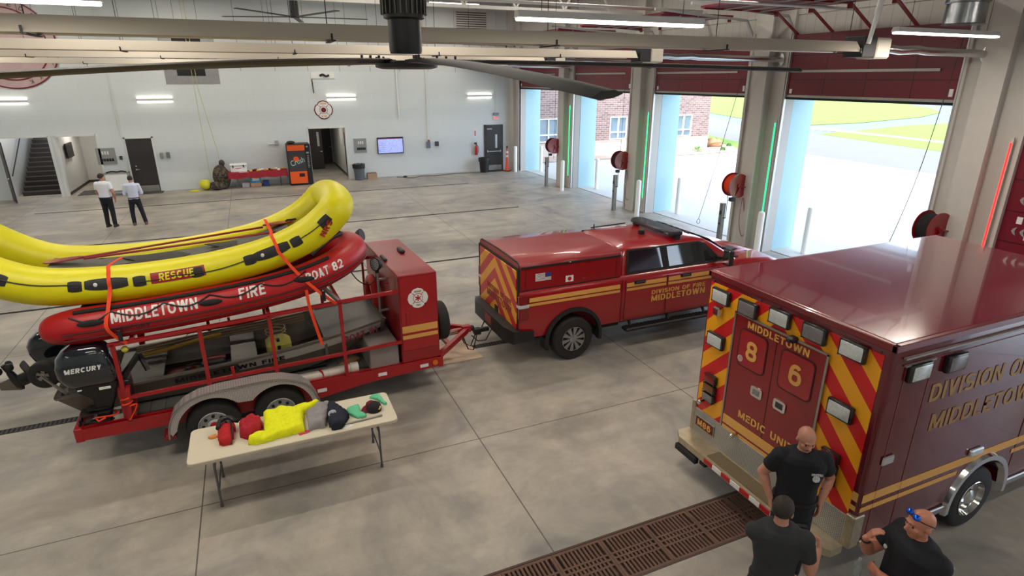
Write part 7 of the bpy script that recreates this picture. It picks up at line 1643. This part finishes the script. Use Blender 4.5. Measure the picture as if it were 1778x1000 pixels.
    for z, w_, d in ((.8, .16, .12), (.86, .172, .125), (.95, .178, .128), (1.02, .165, .12)):
        rr.append([V((w_) * b_ * math.cos(a), (d * b_ + (belly * .5 if z > .9 else 0)) * math.sin(a), z) * s for a in [2 * math.pi * i / 24 for i in range(24)]])
    q.loft(rr)
    for sd in 'RL':
        hp, kn, an = P['hip' + sd], P['kn' + sd], P['an' + sd]; q.caps(hp, kn, .105 * s, .078 * s, 16); q.cyl(kn, an - V(0, 0, .02) * s, .078 * s, .066 * s, seg=18); q.sph(kn, .078 * s, 14)
    o = q.build('trousers', pants, body, 0); remesh(o, vox * 1.4, 5)
    q = MB(); zb = 1.0 * s; q.loft([[V(.182 * b_ * math.cos(a), (.135 * b_ + belly * .5) * math.sin(a), z) * s for a in [2 * math.pi * i / 28 for i in range(28)]] for z in (.985, 1.02)]); o = q.build('belt', black, body); 
    for sd in 'RL':
        an = P['an' + sd]; q = MB(); q.loft([[V(an.x, an.y, 0) + V(w_ * math.cos(a), y0 + l * math.sin(a), z) * s for a in [2 * math.pi * i / 20 for i in range(20)]] for z, w_, y0, l in ((0.0, .052, .045, .14), (.03, .054, .045, .142), (.06, .05, .03, .12), (.09, .045, .0, .07), (.12, .045, -.01, .05))]); q.build('shoe', shoe, body)
    if hairm:
        q = MB(); vs = []; n1, n2 = 24, 14; rr = []
        for k in range(n2):
            t = math.radians(2 + k * 9.4); ring = []
            for i in range(n1):
                a = 2 * math.pi * i / n1; front = max(0, math.sin(a)); lim = math.radians(126 - 70 * front ** .55); tt = min(t, lim)
                ring.append(h(.085 * math.sin(tt) * math.cos(a), -.014 + .106 * math.sin(tt) * math.sin(a), .03 + .1 * math.cos(tt)))
            rr.append(ring)
        q.loft(rr); rn_ = random.Random(4); q.v = [p + V(rn_.uniform(-1, 1), rn_.uniform(-1, 1), rn_.uniform(-1, 1)) * .0022 for p in q.v]; q.build('hair', hairm, body, 60)
    q = MB()
    for sx in (-1, 1): q.sph(h(sx * .031, .0765, .004), .0085 * s, 10)
    e_ = q.build('eyes', mat('eye', (60, 48, 42), .2), body)
    q = MB()
    for sx in (-1, 1): q.caps(h(sx * .018, .094, .034), h(sx * .05, .084, .034), .004 * s, .003 * s, 6)
    q.build('eyebrows', mat('brow', (120, 84, 62), .8) if not hairm else hairm, body)
    q = MB(); q.caps(h(-.02, .0915, -.056), h(.02, .0915, -.056), .0035 * s, .0035 * s, 6); q.build('lips', mat('lip', (150, 84, 78), .5), body)
    if extra: extra(body, P, h, s)
    return body
base = dict(head=(0, .015, 1.66), shR=(.19, 0, 1.44), shL=(-.19, 0, 1.44), hipR=(.09, 0, .92), hipL=(-.09, 0, .92), knR=(.11, .02, .5), knL=(-.11, .02, .5), anR=(.12, -.01, .09), anL=(-.12, -.01, .09))
def heading(x, y): return math.atan2(-x, y)
navyT = mat('navy_tee', (16, 19, 28), .85, var=.05, scale=20, bump=.1); greyT = mat('charcoal_tee', (44, 47, 50), .85, var=.05, scale=20, bump=.1); navyP = mat('navy_trousers', (20, 23, 34), .85, var=.06, scale=20)
whiteS = mat('white_shirt', (226, 230, 240), .8, var=.03, scale=20); blueS = mat('pale_blue_shirt', (206, 214, 236), .8, var=.03, scale=20)
J = dict(base, elR=(.31, -.07, 1.2), wrR=(.235, .04, .99), elL=(-.31, -.08, 1.2), wrL=(-.225, .03, .98))
def exA(body, P, h, s):
    text('shirt_print', body, 'MADISON', V(-.1, .152, 1.375) * s, (-1, .0, 0), (0, .0, 1), .1, .022, mat('print_white', (206, 210, 214), .6), .012, .01)
    q = MB(); c = V(-.1, .15, 1.325) * s
    for k in range(8):
        a = math.pi / 4 * k; q.box(c + V(.024 * math.cos(a), 0, .024 * math.sin(a)), (.018, .02, .018), 0, Matrix.Rotation(a, 3, 'Y'))
    q.box(c, (.02, .022, .02)); q.build('shirt_emblem', MATS['print_white'], body, 0)
    q = MB(); q.box(V(0, .148, 1.0) * s, (.06, .01, .035), .004); q.build('belt_buckle', chrome, body)
    q = MB(); e, w_ = P['elL'], P['wrL']; d = (w_ - e)
    rnd = random.Random(5)
    for k in range(16):
        t_ = rnd.uniform(.1, .85); a = rnd.uniform(0, 6.28); r = lerp(.043, .031, t_) * s * 1.06; u = d.orthogonal().normalized(); v = d.normalized().cross(u); c = e + d * t_ + (u * math.cos(a) + v * math.sin(a)) * (r - .0085); q.sph(c, (.016, .016, .022), 8)
    q.build('forearm_tattoo', mat('tattoo_ink', (96, 82, 80), .6, var=.25, scale=80), body)
person('bald man in navy T-shirt with white chest print, hands in pockets, at the ambulance step', (4.55, 3.35, 0), heading(-.55, -.84), 1.86, J, navyT, navyP, black, None, .0065, yaw=.12, pitch=-.35, build_=1.15, extra=exA, hands={'R': (V(-.1, .3, -1), V(1, 0, 0), .3), 'L': (V(.1, .3, -1), V(-1, 0, 0), .3)})
J = dict(base, head=(0, .05, 1.65), elR=(.28, .0, 1.12), wrR=(.37, .2, 1.2), elL=(-.1, .22, 1.18), wrL=(.14, .36, 1.2), lean=(0, .06, 0))
def exB(body, P, h, s):
    q = MB(); w_ = P['wrL']; q.loft([[w_ + V(.13, .05, .02) + V(x, y, z) for x, y in rrect(-.045, .045, -.02, .02, .015, 3)] for z in (-.22, -.1, .0, .03)]); q.build('black_pouch', black, body)
person('dark haired man in a charcoal T-shirt seen from behind, holding a black pouch', (3.58, 2.7, 0), heading(.62, .78), 1.8, J, greyT, navyP, black, haird, .0065, yaw=-.35, pitch=-.2, build_=1.03, extra=exB, hands={'R': (V(.05, .5, .8), V(.8, -.3, .2), 1.15), 'L': (V(1, .3, .05), V(0, .2, 1), .7)})
J = dict(base, head=(0, .06, 1.66), elR=(.27, .2, 1.17), wrR=(.19, .3, 1.36), elL=(-.27, .1, 1.14), wrL=(.0, .27, 1.18), lean=(0, .08, 0))
def exC(body, P, h, s):
    q = MB()
    for sx in (-1, 1): q.sph(h(sx * .036, .066, .1), (.034, .018, .026), 12, Matrix.Rotation(.75, 3, 'X'))
    q.build('sunglass_lens', mat('blue_mirror', (20, 90, 220), .08, .7, var=.3, scale=60), body)
    q = MB(); q.tube([h(-.03, .085, .1), h(.03, .085, .1)], .004, 6)
    for sx in (-1, 1): q.tube([h(sx * .06, .07, .095), h(sx * .083, .02, .07), h(sx * .086, -.05, .03)], .0045, 6)
    q.build('sunglass_frame', black, body)
    q = MB(); w_ = P['wrR']; d = (w_ - P['elR']).normalized(); q.lathe(w_ - d * .03, d, [(0, .034), (.0, .037), (.024, .036), (.024, .033)], 20); q.box(w_ - d * .02 + V(.03, -.02, .0), (.02, .034, .034), .006); q.build('wristwatch', black, body)
    text('shirt_print', body, 'MADISON', V(.02, -.165, 1.33) * s, (1, 0, 0), (0, 0.0, 1), .3, .06, MATS['print_white'], .03, .01)
    q = MB(); q.box(V(-.0, .0, 0), (.001, .001, .001)) if False else q.sph(V(.1, .2, 1.36) * s, (.02, .012, .02), 8); q.build('chest_mark', MATS['print_white'], body)
    q = MB(); c = P['wrL'] + V(.14, .08, -.06); q.lathe(c - V(0, 0, .1), (0, 0, 1), [(0, .028), (.01, .032), (.13, .032), (.16, .014), (.19, .014)], 16); q.build('water_bottle', mat('clear_bottle', (190, 200, 204), .1, trans=.7, var=0), body)
person('bald man in navy T-shirt with blue sunglasses on his head, bottom right corner', (4.46, 2.12, 0), heading(-.93, .37), 1.86, J, navyT, navyP, black, None, .0065, yaw=.0, pitch=-.1, build_=1.16, extra=exC, hands={'R': (V(-.25, -.25, .75), V(.3, .8, .3), .35), 'L': (V(.95, .2, .0), V(0, .9, .4), .6)}, skinm=mat('skin_ruddy', (186, 122, 98), .45, var=.05, scale=30), belly=.07)
J = dict(base, elR=(.29, -.02, 1.16), wrR=(.25, .08, .93), elL=(-.28, .05, 1.15), wrL=(-.2, .2, .98))
def exD(body, P, h, s):
    q = MB(); q.box(V(.265, .0, 1.36) * s, (.03, .05, .05), .01); q.build('shoulder_patch', mat('patch_red', (190, 110, 110), .6), body)
person('man in white short sleeved uniform shirt, left of two men near the back wall', (-4.95, 24.5, 0), heading(.35, .94), 1.9, J, whiteS, navyP, black, haird, .014, yaw=-.5, pitch=-.1, build_=1.12, extra=exD, belly=.05)
J = dict(base, elR=(.27, .0, 1.15), wrR=(.16, .2, 1.1), elL=(-.27, .0, 1.15), wrL=(-.16, .2, 1.08), knR=(.16, .02, .5), knL=(-.14, .02, .5), anR=(.22, -.01, .09), anL=(-.14, -.01, .09))
person('man in pale blue long sleeved shirt, right of two men near the back wall', (-4.1, 24.45, 0), heading(-.05, 1), 1.78, J, blueS, navyP, mat('brown_shoe', (96, 66, 50), .6), haird, .014, tee=False, yaw=.2, pitch=-.1)
def recess_fill_lamp(x, y, z, lb, pw):  # unseen lamp added to brighten a recess behind the back wall
    t = thing('ceiling_lamp', lb, 'lamp', (x, y, z)); MB().bb(x - .3, x + .3, y - .3, y + .3, z, z + .05, .01).build('housing', fixm, t); MB().bb(x - .27, x + .27, y - .27, y + .27, z - .012, z).build('diffuser', lampm, t)
    ld = bpy.data.lights.new('lamp_light', 'AREA'); ld.size = .5; ld.energy = pw; ld.color = (1, .9, .78); lo = bpy.data.objects.new('lamp_light', ld); COL.objects.link(lo); lo.parent = t; lo.location = (0, 0, -.03)
recess_fill_lamp(-7.0, WY + 2.0, 3.03, 'added unseen square lamp in the ceiling of the lobby beside the stairs', 35); recess_fill_lamp(-8.9, WY + .9, 3.9, 'added unseen square lamp above the foot of the stairs', 22); recess_fill_lamp(3.6, WY + 2.2, 2.83, 'added unseen square lamp in the hallway ceiling', 14)
